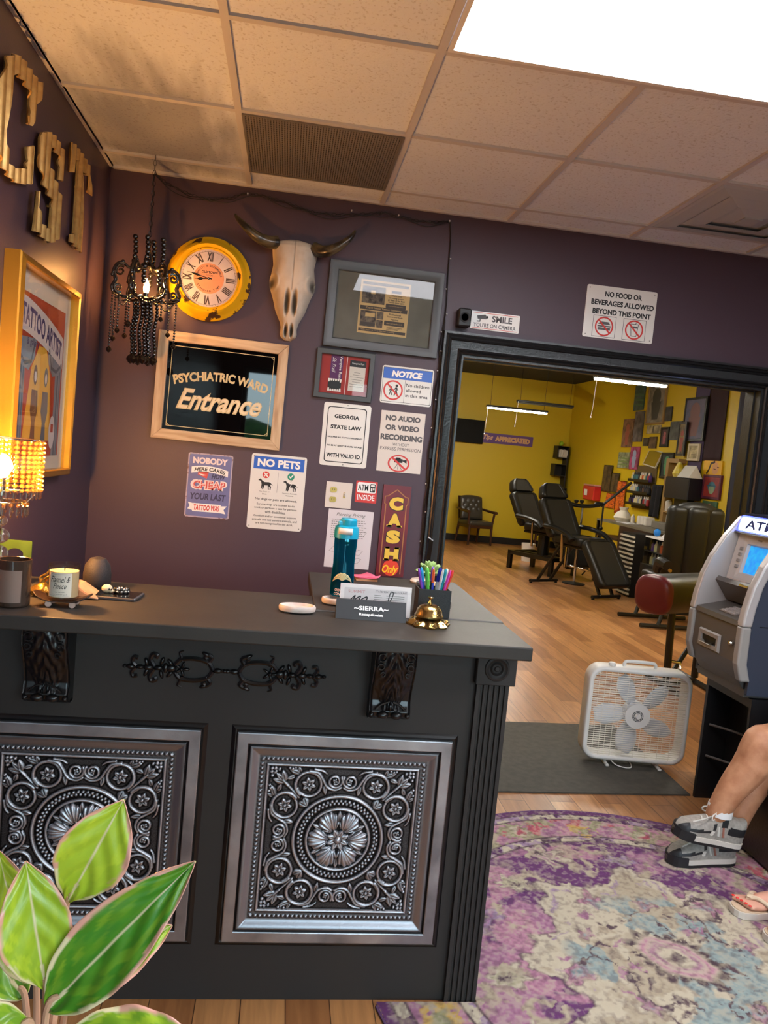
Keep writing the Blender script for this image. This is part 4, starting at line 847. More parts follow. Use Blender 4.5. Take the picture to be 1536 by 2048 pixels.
mb.poly(rrect(0.062, 0.05, 0.018, cx=-0.042, cy=-0.048), z + 0.0003, z + 0.0003, M_INK)
for k in range(6):
    x = -0.069 + k * 0.0108; L = 0.014 if k in (0, 5) else 0.009
    mb.poly([(x - 0.005, -0.02), (x + 0.005, -0.02), (x + 0.0035, -0.02 - L), (x, -0.022 - L), (x - 0.0035, -0.02 - L)], z + 0.0006, z + 0.0006, M_PW); mb.poly([(x - 0.005, -0.078), (x + 0.005, -0.078), (x + 0.0035, -0.078 + L), (x, -0.076 + L), (x - 0.0035, -0.078 + L)], z + 0.0006, z + 0.0006, M_PW)
mb.rect(0.007, -0.09, 0.01, 0.09, M_CREAM, z); mb.rect(0.022, -0.068, 0.098, 0.075, M_WHT2, z); mb.rect(0.022, 0.045, 0.098, 0.075, M_INK, z + 0.0003); mb.text('Vampire Run', 0.06, 0.06, 0.058, 0.011, M_PW, z + 0.0006)
for k, ww_ in enumerate((0.03, 0.04, 0.064, 0.05, 0.04, 0.066, 0.06)): mb.rect(0.06 - ww_ / 2, 0.018 - k * 0.011, 0.06 + ww_ / 2, 0.02 - k * 0.011, M_SCREW, z + 0.0003)
mb.build('award_card', t, smooth=0)
mb = MB(); mb.b2((-0.1125, -0.09, 0.016), (0.1125, 0.09, 0.0175), M_PGL); mb.build('glass', t, smooth=0)

# security speaker / camera box, cable clips and dark string along the casing
t = on_wall('wall_speaker', 'small black box speaker beside the SMILE sign', 'speaker', 0.772, 2.243)
mb = MB(); mb.box((0.062, 0.085, 0.06), (0, 0, 0.031), mat('black speaker plastic', (26, 25, 26), rough=0.5), bev=0.006); mb.build('cabinet', t)
mb = MB(); mb.lathe([(0.024, 0.061), (0.024, 0.063), (0.02, 0.062), (0.008, 0.058), (0, 0.06)], M_INK, seg=24); mb.build('cone', t)
M_CABLE = mat('black cable', (26, 24, 26), rough=0.5); M_CLIP = mat('clear plastic clip', (206, 206, 210), rough=0.2)
path = [(-0.655, 2.66, 0.2), (-0.6, 2.648, 0.1), (-0.483, 2.64, 0.012), (-0.38, 2.648, 0.012), (-0.276, 2.684, 0.012), (-0.17, 2.68, 0.012), (-0.062, 2.66, 0.012), (0.03, 2.642, 0.012), (0.15, 2.648, 0.012), (0.3, 2.672, 0.012), (0.351, 2.682, 0.012), (0.45, 2.672, 0.012), (0.56, 2.668, 0.012), (0.662, 2.684, 0.012)]
t = on_wall('swag_chain', 'dark swag chain looped along the top of the wall from the chandelier', 'chain', 0, 0)
q = smoothpts([(x, z, y) for x, z, y in path], 14); mb = MB(); acc = 0; n_ = 0
for a, b in zip(q[:-1:2], q[2::2]):
    d = b - a; L = d.length; mid = (a + b) / 2; ex = d.normalized(); nz_ = Vector((0, 0, 1)) if n_ % 2 else Vector((0, 0, 1)).cross(ex); ey = (nz_ - ex * nz_.dot(ex)).normalized()
    mb.tube([mid + ex * (L * 0.62 * math.cos(k * PI / 4)) + ey * (0.0055 * math.sin(k * PI / 4)) for k in range(8)], 0.0013, M_CABLE, seg=5, closed=True); n_ += 1
mb.build('links', t)
mb = MB(); mb.tube([p + Vector((0, 0.006 * math.sin(k * 0.5) - 0.005, 0.004)) for k, p in enumerate(q)], 0.0022, M_CABLE, seg=6); mb.tube([p + Vector((0, 0.008 * math.sin(k * 0.21 + 1) - 0.014, 0.002)) for k, p in enumerate(q)], 0.0018, M_CABLE, seg=6); mb.build('cord', t)
for (x, z) in ((-0.276, 2.684), (0.2, 2.672), (0.42, 2.678), (0.662, 2.684)):
    mb = MB(); mb.box((0.006, 0.008, 0.014), (x, z, 0.012), M_CLIP, bev=0.001); mb.build('clip', t)
t = on_wall('string_light', 'black cord with tiny clear bulbs running down beside the doorway', 'string lights', 0, 0)
q = smoothpts([(0.665, 2.684, 0.008), (0.676, 2.6, 0.008), (0.68, 2.45, 0.008), (0.687, 2.3, 0.008), (0.683, 2.2, 0.01), (0.676, 2.1, 0.01), (0.681, 2.0, 0.01), (0.674, 1.85, 0.01), (0.679, 1.7, 0.01), (0.673, 1.55, 0.01), (0.68, 1.4, 0.01), (0.676, 1.25, 0.01), (0.68, 1.1, 0.01)], 10)
mb = MB(); mb.tube(q, 0.003, M_CABLE, seg=6); mb.tube([p + Vector((0.006 * math.sin(k * 0.35), 0, 0.004)) for k, p in enumerate(q) if k > 35], 0.0022, M_CABLE, seg=6); mb.build('cord', t)
for k in range(16, len(q) - 4, 9):
    p = q[k]; sd = 0.006 * (1 if (k // 9) % 2 else -1); mb = MB(); mb.ball((0.004, 0.004, 0.004), (p.x + sd, p.y, p.z + 0.004), M_CLIP, seg=8); mb.build('bulb', t)
mb = MB(); mb.b2((0.672, 1.565, 0.002), (0.692, 1.62, 0.02), M_CABLE, bev=0.003); mb.build('controller', t)
# ---------------------------------------------------------------- left wall: corrugated gold letters and the framed poster
M_GOLDC = mat('brushed gold metal', (206, 168, 100), rough=0.38, metal=0.55, c2=(178, 138, 78), ns=30, nstretch=(1, 1, 0.1))
LET = {
 'C': [(2.377, 2.57), (2.424, 2.599), (2.485, 2.614), (2.528, 2.611), (2.561, 2.617), (2.618, 2.611), (2.673, 2.63), (2.664, 2.593), (2.619, 2.525), (2.59, 2.465), (2.555, 2.461), (2.547, 2.479), (2.576, 2.536), (2.554, 2.551), (2.509, 2.559), (2.441, 2.553), (2.408, 2.514), (2.395, 2.435), (2.388, 2.376), (2.39, 2.336), (2.415, 2.315), (2.431, 2.297), (2.458, 2.294), (2.551, 2.324), (2.584, 2.357), (2.572, 2.394), (2.6, 2.411), (2.634, 2.42), (2.635, 2.306), (2.545, 2.276), (2.465, 2.256), (2.424, 2.261), (2.38, 2.267), (2.357, 2.283), (2.322, 2.302), (2.313, 2.412), (2.327, 2.475), (2.341, 2.513), (2.35, 2.531)],
 'S': [(2.701, 2.489), (2.764, 2.515), (2.833, 2.526), (2.886, 2.515), (2.945, 2.513), (2.947, 2.414), (2.897, 2.405), (2.9, 2.45), (2.869, 2.475), (2.806, 2.481), (2.765, 2.452), (2.765, 2.424), (2.822, 2.405), (2.864, 2.384), (2.913, 2.36), (2.936, 2.333), (2.931, 2.217), (2.891, 2.196), (2.84, 2.175), (2.764, 2.17), (2.707, 2.176), (2.655, 2.167), (2.664, 2.292), (2.704, 2.306), (2.703, 2.253), (2.738, 2.215), (2.791, 2.212), (2.841, 2.226), (2.845, 2.295), (2.817, 2.315), (2.742, 2.337), (2.703, 2.368), (2.675, 2.412), (2.681, 2.451)],
 'T': [(2.999, 2.571), (3.046, 2.582), (3.165, 2.585), (3.282, 2.574), (3.307, 2.478), (3.263, 2.485), (3.25, 2.534), (3.187, 2.529), (3.214, 2.233), (3.083, 2.241), (3.084, 2.269), (3.125, 2.283), (3.121, 2.546), (3.051, 2.531), (3.048, 2.482), (3.009, 2.469)]}
for ch, pts in LET.items():
    cy = sum(p[0] for p in pts) / len(pts); cz = sum(p[1] for p in pts) / len(pts)
    bm = bmesh.new(); f = bm.faces.new([bm.verts.new((y - cy, z - cz, 0)) for y, z in pts]); f.normal_update()
    if f.normal.z < 0: f.normal_flip()
    x = -0.22
    while x < 0.22:
        bmesh.ops.bisect_plane(bm, geom=bm.verts[:] + bm.edges[:] + bm.faces[:], plane_co=(x, 0, 0), plane_no=(1, 0, 0)); x += 0.0065
    for v in bm.verts: v.co.z = 0.018 + 0.007 * math.sin(v.co.x * 2 * PI / 0.05)
    r = bmesh.ops.extrude_face_region(bm, geom=bm.faces[:])
    for e in r['geom']:
        if isinstance(e, bmesh.types.BMVert): e.co.z += 0.006
    bmesh.ops.recalc_face_normals(bm, faces=bm.faces[:])
    me = bpy.data.meshes.new('wall_letter'); bm.to_mesh(me); bm.free(); me.materials.append(M_GOLDC)
    me.polygons.foreach_set('use_smooth', [True] * len(me.polygons)); me.set_sharp_from_angle(angle=math.radians(40))
    o = bpy.data.objects.new('wall_letter', me); C.objects.link(o); o.location = (XL + 0.001, cy, cz); o.rotation_euler = LEFT
    tag(o, 'corrugated gold metal letter %s on the left wall' % ch, 'letter', 'gold wall letters')
    mb = MB(); p0 = {'C': (-0.12, 0.0), 'S': (0.05, -0.05), 'T': (0.02, 0.0)}[ch]; mb.cyl(0.004, 0.02, (p0[0], p0[1], 0.01), M_GOLDC, seg=8); mb.build('standoff', o)

M_GOLDF = mat('gold picture frame', (206, 152, 56), rough=0.25, metal=0.75)
M_CREAMM = mat('cream mat', (214, 196, 176), rough=0.7)
t = thing('framed_poster', 'large gold framed TATTOO ARTIST poster on the left wall', 'picture', (XL + 0.001, 2.83, 1.722), (PI / 2, 0.0, PI / 2))
mb = MB(); mb.frame(0.62, 0.645, [(0, 0.02), (0, 0.05), (0.004, 0.056), (0.024, 0.05), (0.027, 0.045), (0.027, 0)], M_GOLDF); mb.build('frame', t, smooth=0)
mb = MB(); mb.b2((-0.311, -0.324, 0.001), (0.311, 0.324, 0.02), M_CREAMM); mb.build('mat_board', t, smooth=0)
P_RED = mat('poster brick red', (172, 62, 36), rough=0.6); P_YEL = mat('poster ochre', (214, 160, 56), rough=0.6); P_GRY = mat('poster blue grey', (128, 130, 136), rough=0.6); P_DGR = mat('poster dark slate', (84, 88, 98), rough=0.6); P_BAN = mat('poster banner', (206, 190, 184), rough=0.6); P_INK = mat('poster violet ink', (72, 60, 104), rough=0.6); P_SKIN = mat('poster brown figure', (112, 72, 46), rough=0.6)
mb = MB(); z = 0.0206; mb.rect(-0.25, -0.275, 0.25, 0.255, P_RED, z); z += 0.0004
for sx in (-1, 1):
    mb.rect(sx * 0.2 - 0.034, -0.275, sx * 0.2 + 0.034, 0.1, P_GRY, z); mb.rect(sx * 0.2 - 0.012, -0.275, sx * 0.2 + 0.004, 0.1, P_DGR, z + 0.0003); mb.rect(sx * 0.2 + 0.018, -0.275, sx * 0.2 + 0.024, 0.1, P_DGR, z + 0.0003)
    mb.poly([(sx * 0.24, 0.11), (sx * 0.06, 0.12), (sx * 0.08, 0.05), (sx * 0.13, 0.01), (sx * 0.2, 0.02), (sx * 0.24, 0.05)], z + 0.0005, z + 0.0005, P_GRY); mb.line([(sx * 0.08, 0.1), (sx * 0.11, 0.04), (sx * 0.17, 0.03), (sx * 0.23, 0.06)], 0.012, P_DGR, z + 0.0008)
mb.poly([(-0.16, -0.22), (-0.1, 0.02), (-0.03, 0.1), (0.05, 0.1), (0.11, 0.0), (0.14, -0.22)], z, z, P_YEL)
for cx, m_ in ((-0.055, P_SKIN), (0.06, P_DGR)):
    mb.disc(0.02, cx, 0.0, m_, z + 0.0005, 16, ry=0.034); mb.poly([(cx - 0.03, -0.05), (cx + 0.03, -0.05), (cx + 0.038, -0.12), (cx + 0.018, -0.16), (cx + 0.03, -0.26), (cx - 0.03, -0.26), (cx - 0.018, -0.16), (cx - 0.038, -0.12)], z + 0.0005, z + 0.0005, m_); mb.disc(0.012, cx, -0.005, P_BAN, z + 0.0009, 12, ry=0.018)
mb.disc(0.035, 0.16, -0.19, P_BAN, z + 0.0006, 24, ry=0.06); mb.rect(0.145, -0.19, 0.175, -0.16, P_RED, z + 0.0009)
b_ = lambda x, y: (x, y + 0.16 - 0.18 * x - 0.25 * x * x)
mb.add([(*b_(-0.24 + 0.48 * k / 20, s), z + 0.0008) for s in (-0.055, 0.055) for k in range(21)], [(k, k + 1, 22 + k, 21 + k) for k in range(20)], P_BAN)
mb.text('TATTOO ARTIST', 0, 0, 0.44, 0.068, P_INK, z + 0.0012, bold=0.02, warp=b_); mb.text('& gallery', -0.1, 0.1, 0.12, 0.03, P_INK, z + 0.0012)
mb.build('print', t, smooth=0)
mb = MB(); mb.b2((-0.3105, -0.323, 0.03), (0.3105, 0.323, 0.032), M_PGL); mb.build('glass', t, smooth=0)

# ---------------------------------------------------------------- chandelier
M_BKCR = mat('black crystal', (20, 17, 15), rough=0.08, spec=0.8, coat=0.4)
M_BKMET = mat('black lacquered metal', (26, 22, 20), rough=0.25, spec=0.7, coat=0.4)
M_BULB = mat('glowing filament bulb', (255, 200, 120), emit=L_CHAND, ec=(255, 178, 96))
CHX, CHY = -0.652, 3.48
t = thing('chandelier', 'small black crystal chandelier hanging in the corner beside the clock', 'chandelier', (CHX, CHY, 2.18))
mb = MB(); n_ = 0; z = 0.2
while z < 0.542:
    ex = Vector((0, 0, 1)); ey = Vector((1, 0, 0)) if n_ % 2 else Vector((0, 1, 0))
    mb.tube([Vector((0, 0, z)) + ex * 0.013 * math.cos(k * PI / 4) + ey * 0.0065 * math.sin(k * PI / 4) for k in range(8)], 0.0014, M_BKMET if z < 0.48 else M_SCREW, seg=5, closed=True); z += 0.021; n_ += 1
mb.tube([(0.003 * math.sin(k), 0.003 * math.cos(k), 0.1 + k * 0.0205) for k in range(19)], 0.0018, M_CABLE, seg=6); mb.build('chain', t)
mb = MB(); mb.lathe([(0.004, 0.2), (0.012, 0.19), (0.006, 0.16), (0.014, 0.13), (0.02, 0.11), (0.01, 0.095), (0.014, 0.085)], M_BKMET, seg=16); mb.build('stem', t); mb = MB(); mb.lathe([(0.0, -0.13), (0.012, -0.12), (0.022, -0.09), (0.012, -0.075), (0.03, -0.06), (0.034, -0.05), (0.012, -0.04), (0.011, -0.025)], M_BKMET, seg=16); mb.build('candle_cup', t)
mb = MB(); mb.lathe([(0.0, -0.026), (0.009, -0.024), (0.012, -0.005), (0.01, 0.012), (0.004, 0.028), (0.0, 0.035)], M_BULB, seg=14); mb.build('bulb', t)
for k in range(6):
    a = k * PI / 3 + 0.25; c, s_ = math.cos(a), math.sin(a); R_ = lambda pts: [(r * c, r * s_, z) for r, z in pts]
    mb = MB()
    pts = smoothpts([(p[0], 0, p[1]) for p in ((0.012, 0.1), (0.04, 0.075), (0.075, 0.07), (0.1, 0.085), (0.125, 0.075), (0.138, 0.04), (0.128, 0.01), (0.14, -0.02), (0.125, -0.045), (0.085, -0.055), (0.05, -0.048), (0.014, -0.06))], 6)
    mb.tube([(p.x * c, p.x * s_, p.z) for p in pts], 0.0062, M_BKMET, seg=8); mb.tube([(p.x * 0.93 * c - 0.006 * s_, p.x * 0.93 * s_ + 0.006 * c, p.z * 0.93) for p in pts], 0.003, M_BKMET, seg=6)
    cur = [(0.108 + (0.004 + 0.0011 * j) * math.cos(j * 0.5), 0.05 + (0.004 + 0.0011 * j) * math.sin(j * 0.5)) for j in range(18)]; mb.tube(R_(cur), 0.0052, M_BKMET, seg=6)
    cur = [(0.112 + (0.003 + 0.001 * j) * math.cos(-j * 0.5), -0.02 + (0.003 + 0.001 * j) * math.sin(-j * 0.5)) for j in range(18)]; mb.tube(R_(cur), 0.0052, M_BKMET, seg=6)
    for (r, z) in ((0.1, 0.09), (0.14, 0.03), (0.135, -0.035), (0.06, -0.05)): mb.ball(0.008, (r * c, r * s_, z), M_BKCR, seg=8)
    mb.build('scroll_arm', t)
def strand(a, r, z0, n, drop, rb=0.0045, name='bead_strand', sw=0.0, big=None):
    mb = MB(); x, y = r * math.cos(a), r * math.sin(a); z = z0
    for k in range(n):
        mb.ball(rb, (x + sw * math.sin(k * 0.6), y, z), M_BKCR, seg=8); z -= rb * (2.3 if drop else 1.75)
    if big: mb.lathe([(0, -2.2 * big), (0.5 * big, -1.9 * big), (big, -1.2 * big), (0.8 * big, -0.6 * big), (0.2 * big, 0)], M_BKCR, (x, y, z + rb), seg=10)
    mb.build(name, t)
for k, (a, r, z0, n, b_) in enumerate(((3.25, 0.135, -0.02, 21, 0.011), (3.6, 0.11, -0.05, 12, 0.01), (4.1, 0.09, -0.055, 9, 0.012), (6.1, 0.135, -0.03, 17, 0.01), (5.5, 0.115, -0.05, 7, 0.009), (2.4, 0.13, -0.03, 14, 0.01), (0.8, 0.125, -0.03, 12, 0.01), (1.6, 0.12, -0.045, 10, 0.01), (3.0, 0.13, -0.03, 16, 0.01))): strand(a, r, z0, n, True, 0.0052, big=b_ * 1.15)
for a, r in ((4.0, 0.04), (4.5, 0.032), (5.0, 0.05), (5.4, 0.042), (3.5, 0.045), (0.9, 0.035), (2.1, 0.04), (5.8, 0.06)): strand(a, r, -0.075, 15, False, 0.0085, sw=0.004, big=0.019)
for a, r in ((3.35, 0.058), (6.05, 0.06), (4.6, 0.03), (1.4, 0.05)): strand(a, r, 0.2, 10, False, 0.0115, name='crown_strand', sw=0.005)
for k in range(6):
    a = k * PI / 3 + 0.25; mb = MB()
    for j in range(13):
        u_ = j / 12; aa = a + u_ * PI / 3; r = 0.125 - 0.02 * math.sin(u_ * PI); mb.ball(0.0042, (r * math.cos(aa), r * math.sin(aa), -0.04 - 0.04 * math.sin(u_ * PI)), M_BKCR, seg=8)
    mb.build('bead_swag', t)

# ---------------------------------------------------------------- crystal table lamp
M_AMB = bead_mat('amber crystal', (255, 236, 200), (240, 180, 90), 0.05, 0.2)
M_CLR = mat('clear crystal', (244, 232, 214), rough=0.03, trans=1.0, ior=1.48)
M_CHR = mat('chrome', (210, 205, 198), rough=0.15, metal=1.0)
M_LBULB = mat('lamp bulb glow', (255, 210, 140), emit=L_BULB, ec=(255, 182, 104))
t = thing('table_lamp', 'glowing crystal table lamp at the left end of the counter', 'lamp', (-0.768, 2.25, ZT))
mb = MB(); mb.lathe([(0.05, 0.0005), (0.052, 0.006), (0.05, 0.012), (0.018, 0.018), (0.008, 0.028)], M_CHR, seg=28); mb.cyl(0.004, 0.25, (0, 0, 0.145), M_CHR, seg=10); mb.build('base', t)
for z, r in ((0.058, 0.03), (0.11, 0.026), (0.158, 0.027), (0.2, 0.02)):
    mb = MB(); mb.ball((r, r, r * 0.82), (0, 0, z), M_CLR, seg=20); mb.build('crystal_ball', t)
mb = MB(); mb.lathe([(0.0, 0.318), (0.012, 0.322), (0.024, 0.345), (0.022, 0.362), (0.012, 0.378), (0, 0.384)], M_LBULB, seg=16); mb.build('bulb', t)
mb = MB(); mb.cyl(0.012, 0.05, (0, 0, 0.295), M_CHR, seg=12)
for z, r in ((0.255, 0.066), (0.29, 0.098), (0.428, 0.1)): mb.tube([(r * math.cos(k * PI / 16), r * math.sin(k * PI / 16), z) for k in range(32)], 0.0016, M_CHR, seg=6, closed=True)
for k in range(3): a = k * 2 * PI / 3; mb.tube([(0.008 * math.cos(a), 0.008 * math.sin(a), 0.285), (0.098 * math.cos(a), 0.098 * math.sin(a), 0.29)], 0.0014, M_CHR, seg=5); mb.tube([(0.098 * math.cos(a), 0.098 * math.sin(a), 0.29), (0.1 * math.cos(a), 0.1 * math.sin(a), 0.428)], 0.0012, M_CHR, seg=5); mb.tube([(0.098 * math.cos(a), 0.098 * math.sin(a), 0.29), (0.066 * math.cos(a), 0.066 * math.sin(a), 0.255)], 0.0012, M_CHR, seg=5)
mb.build('shade_frame', t)
for k in range(34):
    a = k * 2 * PI / 34; mb = MB()
    for j in range(11): mb.ball((0.0066, 0.0066, 0.0058), (0.099 * math.cos(a), 0.099 * math.sin(a), 0.42 - j * 0.0128), M_AMB, seg=8)
    mb.lathe([(0, -0.024), (0.0035, -0.018), (0.0035, -0.004), (0, 0)], M_CLR, (0.099 * math.cos(a), 0.099 * math.sin(a), 0.289), seg=6); mb.build('crystal_strand', t, smooth=0)
for k in range(22):
    a = k * 2 * PI / 22; mb = MB(); mb.ball(0.006, (0.067 * math.cos(a), 0.067 * math.sin(a), 0.249), M_AMB, seg=8); mb.lathe([(0, -0.03), (0.004, -0.022), (0.004, -0.005), (0, 0)], M_CLR, (0.067 * math.cos(a), 0.067 * math.sin(a), 0.243), seg=6); mb.build('crystal_drop', t, smooth=0)

# ---------------------------------------------------------------- things on the counter
M_KRAFT = mat('kraft paper', (186, 148, 116), rough=0.8, c2=(168, 128, 96), ns=20)
mb = MB(); pts = rrect(0.13, 0.125, 0.004); n_ = len(pts); q = [(0.018 + 0.024 * math.cos(2 * PI * k / 32), 0.02 + 0.018 * math.sin(2 * PI * k / 32)) for k in range(32)]
bm = bmesh.new(); ov = [bm.verts.new((*p, 0)) for p in pts]; iv = [bm.verts.new((*p, 0)) for p in q]
ed = [bm.edges.new((a[i], a[(i + 1) % len(a)])) for a in (ov, iv) for i in range(len(a))]; bmesh.ops.triangle_fill(bm, use_beauty=True, edges=ed); bm.verts.index_update()
V_ = [v.co.copy() for v in bm.verts]; F_ = [[v.index for v in f.verts] for f in bm.faces]; bm.free()
mb.add(V_, F_, mat('lime green card', (66, 92, 22), rough=0.6))
o = mb.build('gift_tag', None, (-0.79, 2.4, ZT + 0.064), (PI / 2 - 0.04, 0, 0.0), smooth=0, solid=0.003); tag(o, 'lime green card with an oval hole behind the brown candle', 'card')
def jar(name, label, x, y, r, h, z0, mglass, mwax, wax, lab, txt=None, wall=0.003):
    t = thing(name, label, 'candle', (x, y, z0))
    mb = MB(); mb.lathe([(0, 0.0), (r - 0.004, 0.0), (r, 0.005), (r, h), (r - wall * 0.4, h + 0.001), (r - wall, h), (r - wall, 0.008), (0, 0.008)], mglass, seg=40); mb.build('glass_jar', t)
    mb = MB(); mb.cyl(r - wall - 0.0004, wax - 0.009, (0, 0, 0.0085 + (wax - 0.009) / 2), mwax, seg=36); mb.cyl(0.0012, 0.012, (0, 0, wax + 0.004), M_INK, seg=6); mb.build('wax', t)
    mb = MB(); rr = r + 0.0004; a0, a1 = -PI / 2 - 0.75, -PI / 2 + 0.75
    P = np.array([[[rr * math.cos(a0 + (a1 - a0) * i / 24), rr * math.sin(a0 + (a1 - a0) * i / 24), z] for i in range(25)] for z in (h * 0.12, h * 0.8)]); mb.grid(P, lab)
    if txt:
        wr = lambda x, y: (x, y)
        for s, yy, w_, hh, sh in txt:
            v, f = text_geo(s, 0.0, sh); a_, b_ = v.min(0), v.max(0); qv = (v - (a_ + b_) / 2) * np.array((w_ / (b_[0] - a_[0]), hh / (b_[1] - a_[1])))
            mb.add([((rr + 0.0004) * math.cos(-PI / 2 + px / rr), (rr + 0.0004) * math.sin(-PI / 2 + px / rr), yy + py) for px, py in qv], f, M_INK)
        for zz_ in (h * 0.16, h * 0.76): mb.tube([((rr + 0.0002) * math.cos(-PI / 2 - 0.66 + 1.32 * i / 16), (rr + 0.0002) * math.sin(-PI / 2 - 0.66 + 1.32 * i / 16), zz_) for i in range(17)], 0.0003, M_INKG, seg=4)
    mb.build('label', t); return t
M_BRGL = mat('smoky brown glass', (70, 54, 44), rough=0.12, trans=0.25, spec=0.6); M_CLGL = glass_sheet('clear candle glass', (250, 246, 240), 0.02); M_WAX = mat('cream wax', (206, 186, 152), rough=0.5); M_BWAX = mat('brown wax', (92, 68, 52), rough=0.5)
jar('jar_candle', 'smoky brown glass candle jar with a taupe label', -0.672, 2.095, 0.041, 0.122, ZT, M_BRGL, M_BWAX, 0.09, mat('taupe label', (128, 106, 94), rough=0.6))
jar('glass_candle', 'cream candle in clear glass labelled Flannel & Fleece', -0.557, 2.13, 0.04, 0.093, ZT + 0.0195, M_CLGL, M_WAX, 0.076, mat('ivory label', (214, 204, 186), rough=0.6), [('Flannel &', 0.058, 0.05, 0.016, 0.45), ('Fleece', 0.04, 0.034, 0.014, 0.45), ('soy candle', 0.024, 0.026, 0.003, 0), ('hand poured by us', 0.018, 0.04, 0.003, 0)])
t = thing('skateboard_holder', 'miniature skateboard candle holder under the cream candle', 'candle holder', (-0.557, 2.13, ZT), (0, 0, 0.02))
us = np.linspace(-0.074, 0.074, 41); vsn = np.linspace(-1, 1, 15); P = np.zeros((15, 41, 3))
for i, uu in enumerate(us):
    wd = 0.032 * math.sqrt(max(0.02, 1 - max(0, (abs(uu) - 0.045) / 0.0295) ** 2)); zc = 0.0145 + (max(0, abs(uu) - 0.028) / 0.046) ** 1.6 * 0.02
    for j, vv_ in enumerate(vsn): P[j, i] = (uu, vv_ * wd, zc + 0.002 * abs(vv_) ** 3)
mb = MB(); mb.grid(P, mat('dark walnut deck', (58, 38, 28), rough=0.4, c2=(40, 27, 20), ns=14)); mb.build('deck', t, solid=0.003)
for sx in (-1, 1):
    mb = MB(); mb.box((0.014, 0.01, 0.006), (sx * 0.03, 0, 0.0125), M_CHR); mb.tube([(sx * 0.03, -0.024, 0.0085), (sx * 0.03, 0.024, 0.0085)], 0.0016, M_CHR, seg=6); tr = mb.build('truck', t)
    for sy in (-1, 1): mb = MB(); mb.lathe([(0.003, -0.0045), (0.0075, -0.0045), (0.0085, -0.003), (0.0085, 0.003), (0.0075, 0.0045), (0.003, 0.0045)], mat('pinkish clear wheel', (206, 176, 162), rough=0.25), (sx * 0.03, sy * 0.024, 0.0086), (PI / 2, 0, 0), seg=16); mb.build('wheel', tr)
M_GOLDFO = mat('crinkled gold foil', (190, 146, 62), rough=0.25, metal=0.9, bump=0.8, bs=60)
t = thing('gold_ornament', 'crinkled gold ornament between the two candles', 'ornament', (-0.638, 2.235, ZT))
mb = MB(); mb.lathe([(0, 0.001), (0.026, 0.003), (0.032, 0.016), (0.024, 0.03), (0.008, 0.038), (0, 0.04)], M_GOLDFO, seg=14, fn=lambda x, y, z: (x * (1 + 0.2 * math.sin(4 * math.atan2(y, x))), y, z)); mb.build('bowl', t)
mb = MB(); mb.tube(smoothpts([(-0.005, 0, 0.036), (0.006, 0, 0.05), (0.022, -0.002, 0.06), (0.03, 0, 0.07)], 5), [0.007 - 0.0004 * k for k in range(16)], M_GOLDFO, seg=6); mb.tube(smoothpts([(-0.005, 0, 0.036), (-0.01, 0.004, 0.05), (0.004, 0.004, 0.062), (0.014, 0.004, 0.075)], 5), [0.006 - 0.0003 * k for k in range(16)], M_GOLDFO, seg=6); mb.build('stalk', t)
mb = MB(); V_ = [(-0.075, -0.03, 0.002), (0.06, -0.045, 0.002), (0.05, 0.05, 0.004), (-0.08, 0.05, 0.004), (-0.07, -0.025, 0.05), (0.0, -0.035, 0.034), (0.0, 0.05, 0.036), (-0.075, 0.048, 0.055)]
mb.add(V_, [(0, 3, 2, 1), (4, 5, 6, 7), (0, 1, 5, 4), (5, 1, 2, 6), (2, 3, 7, 6), (3, 0, 4, 7)], M_KRAFT); o = mb.build('paper_pouch', None, (-0.545, 2.265, ZT), smooth=0); tag(o, 'crumpled kraft paper pouch lying behind the cream candle', 'pouch'); bv = o.modifiers.new('bevel', 'BEVEL'); bv.width = 0.006; bv.segments = 2
t = thing('tablet', 'flat black tablet with a grey metal edge on the counter', 'tablet', (-0.46, 2.29, ZT), (0, 0, -0.1)); mb = MB(); mb.box((0.15, 0.1, 0.009), (0, 0, 0.0046), mat('dark grey metal edge', (98, 98, 104), rough=0.35, metal=0.7), bev=0.002); mb.build('case', t, smooth=0); mb = MB(); mb.b2((-0.07, -0.045, 0.0091), (0.07, 0.045, 0.0101), mat('black screen', (12, 12, 14), rough=0.12)); mb.build('screen', t, smooth=0)
t = thing('skull_charm', 'tiny bone skull charm with a silver beaded band on the tablet', 'charm', (-0.462, 2.295, ZT + 0.0101), (0, 0, 0.2))
mb = MB(); M_BN = mat('ivory bone', (226, 200, 160), rough=0.5); mb.ball((0.015, 0.013, 0.0125), (-0.018, 0, 0.0125), M_BN, seg=14); mb.ball((0.008, 0.009, 0.006), (-0.007, -0.002, 0.0065), M_BN, seg=10); mb.build('skull', t)
mb = MB()
for (dx, dz) in ((-0.012, 0.013), (-0.006, 0.012)): mb.ball(0.0028, (dx, -0.0105, dz - 0.001), M_INK, seg=8)
mb.build('eye_socket', t)
mb = MB()
for k in range(20): a = k * PI / 10; mb.ball(0.0046, (0.022 + 0.019 * math.cos(a), 0.013 * math.sin(a), 0.0048), M_CHR if k % 2 else M_BKCR, seg=8)
for k in range(16): a = k * PI / 8; mb.ball(0.0044, (0.022 + 0.018 * math.cos(a), 0.012 * math.sin(a), 0.0125), M_CHR if k % 3 else M_BKCR, seg=8)
mb.build('beaded_band', t)
mb = MB(); mb.lathe([(0.036, 0.0), (0.04, 0.006), (0.041, 0.04), (0.036, 0.068), (0.022, 0.087), (0.0, 0.094)], mat('dark speaker mesh', (44, 38, 38), rough=0.6, bump=0.4, bs=400), seg=32); o = mb.build('dome_speaker', None, (-0.538, 2.42, ZT)); tag(o, 'dark rounded dome speaker at the back edge of the counter', 'speaker')
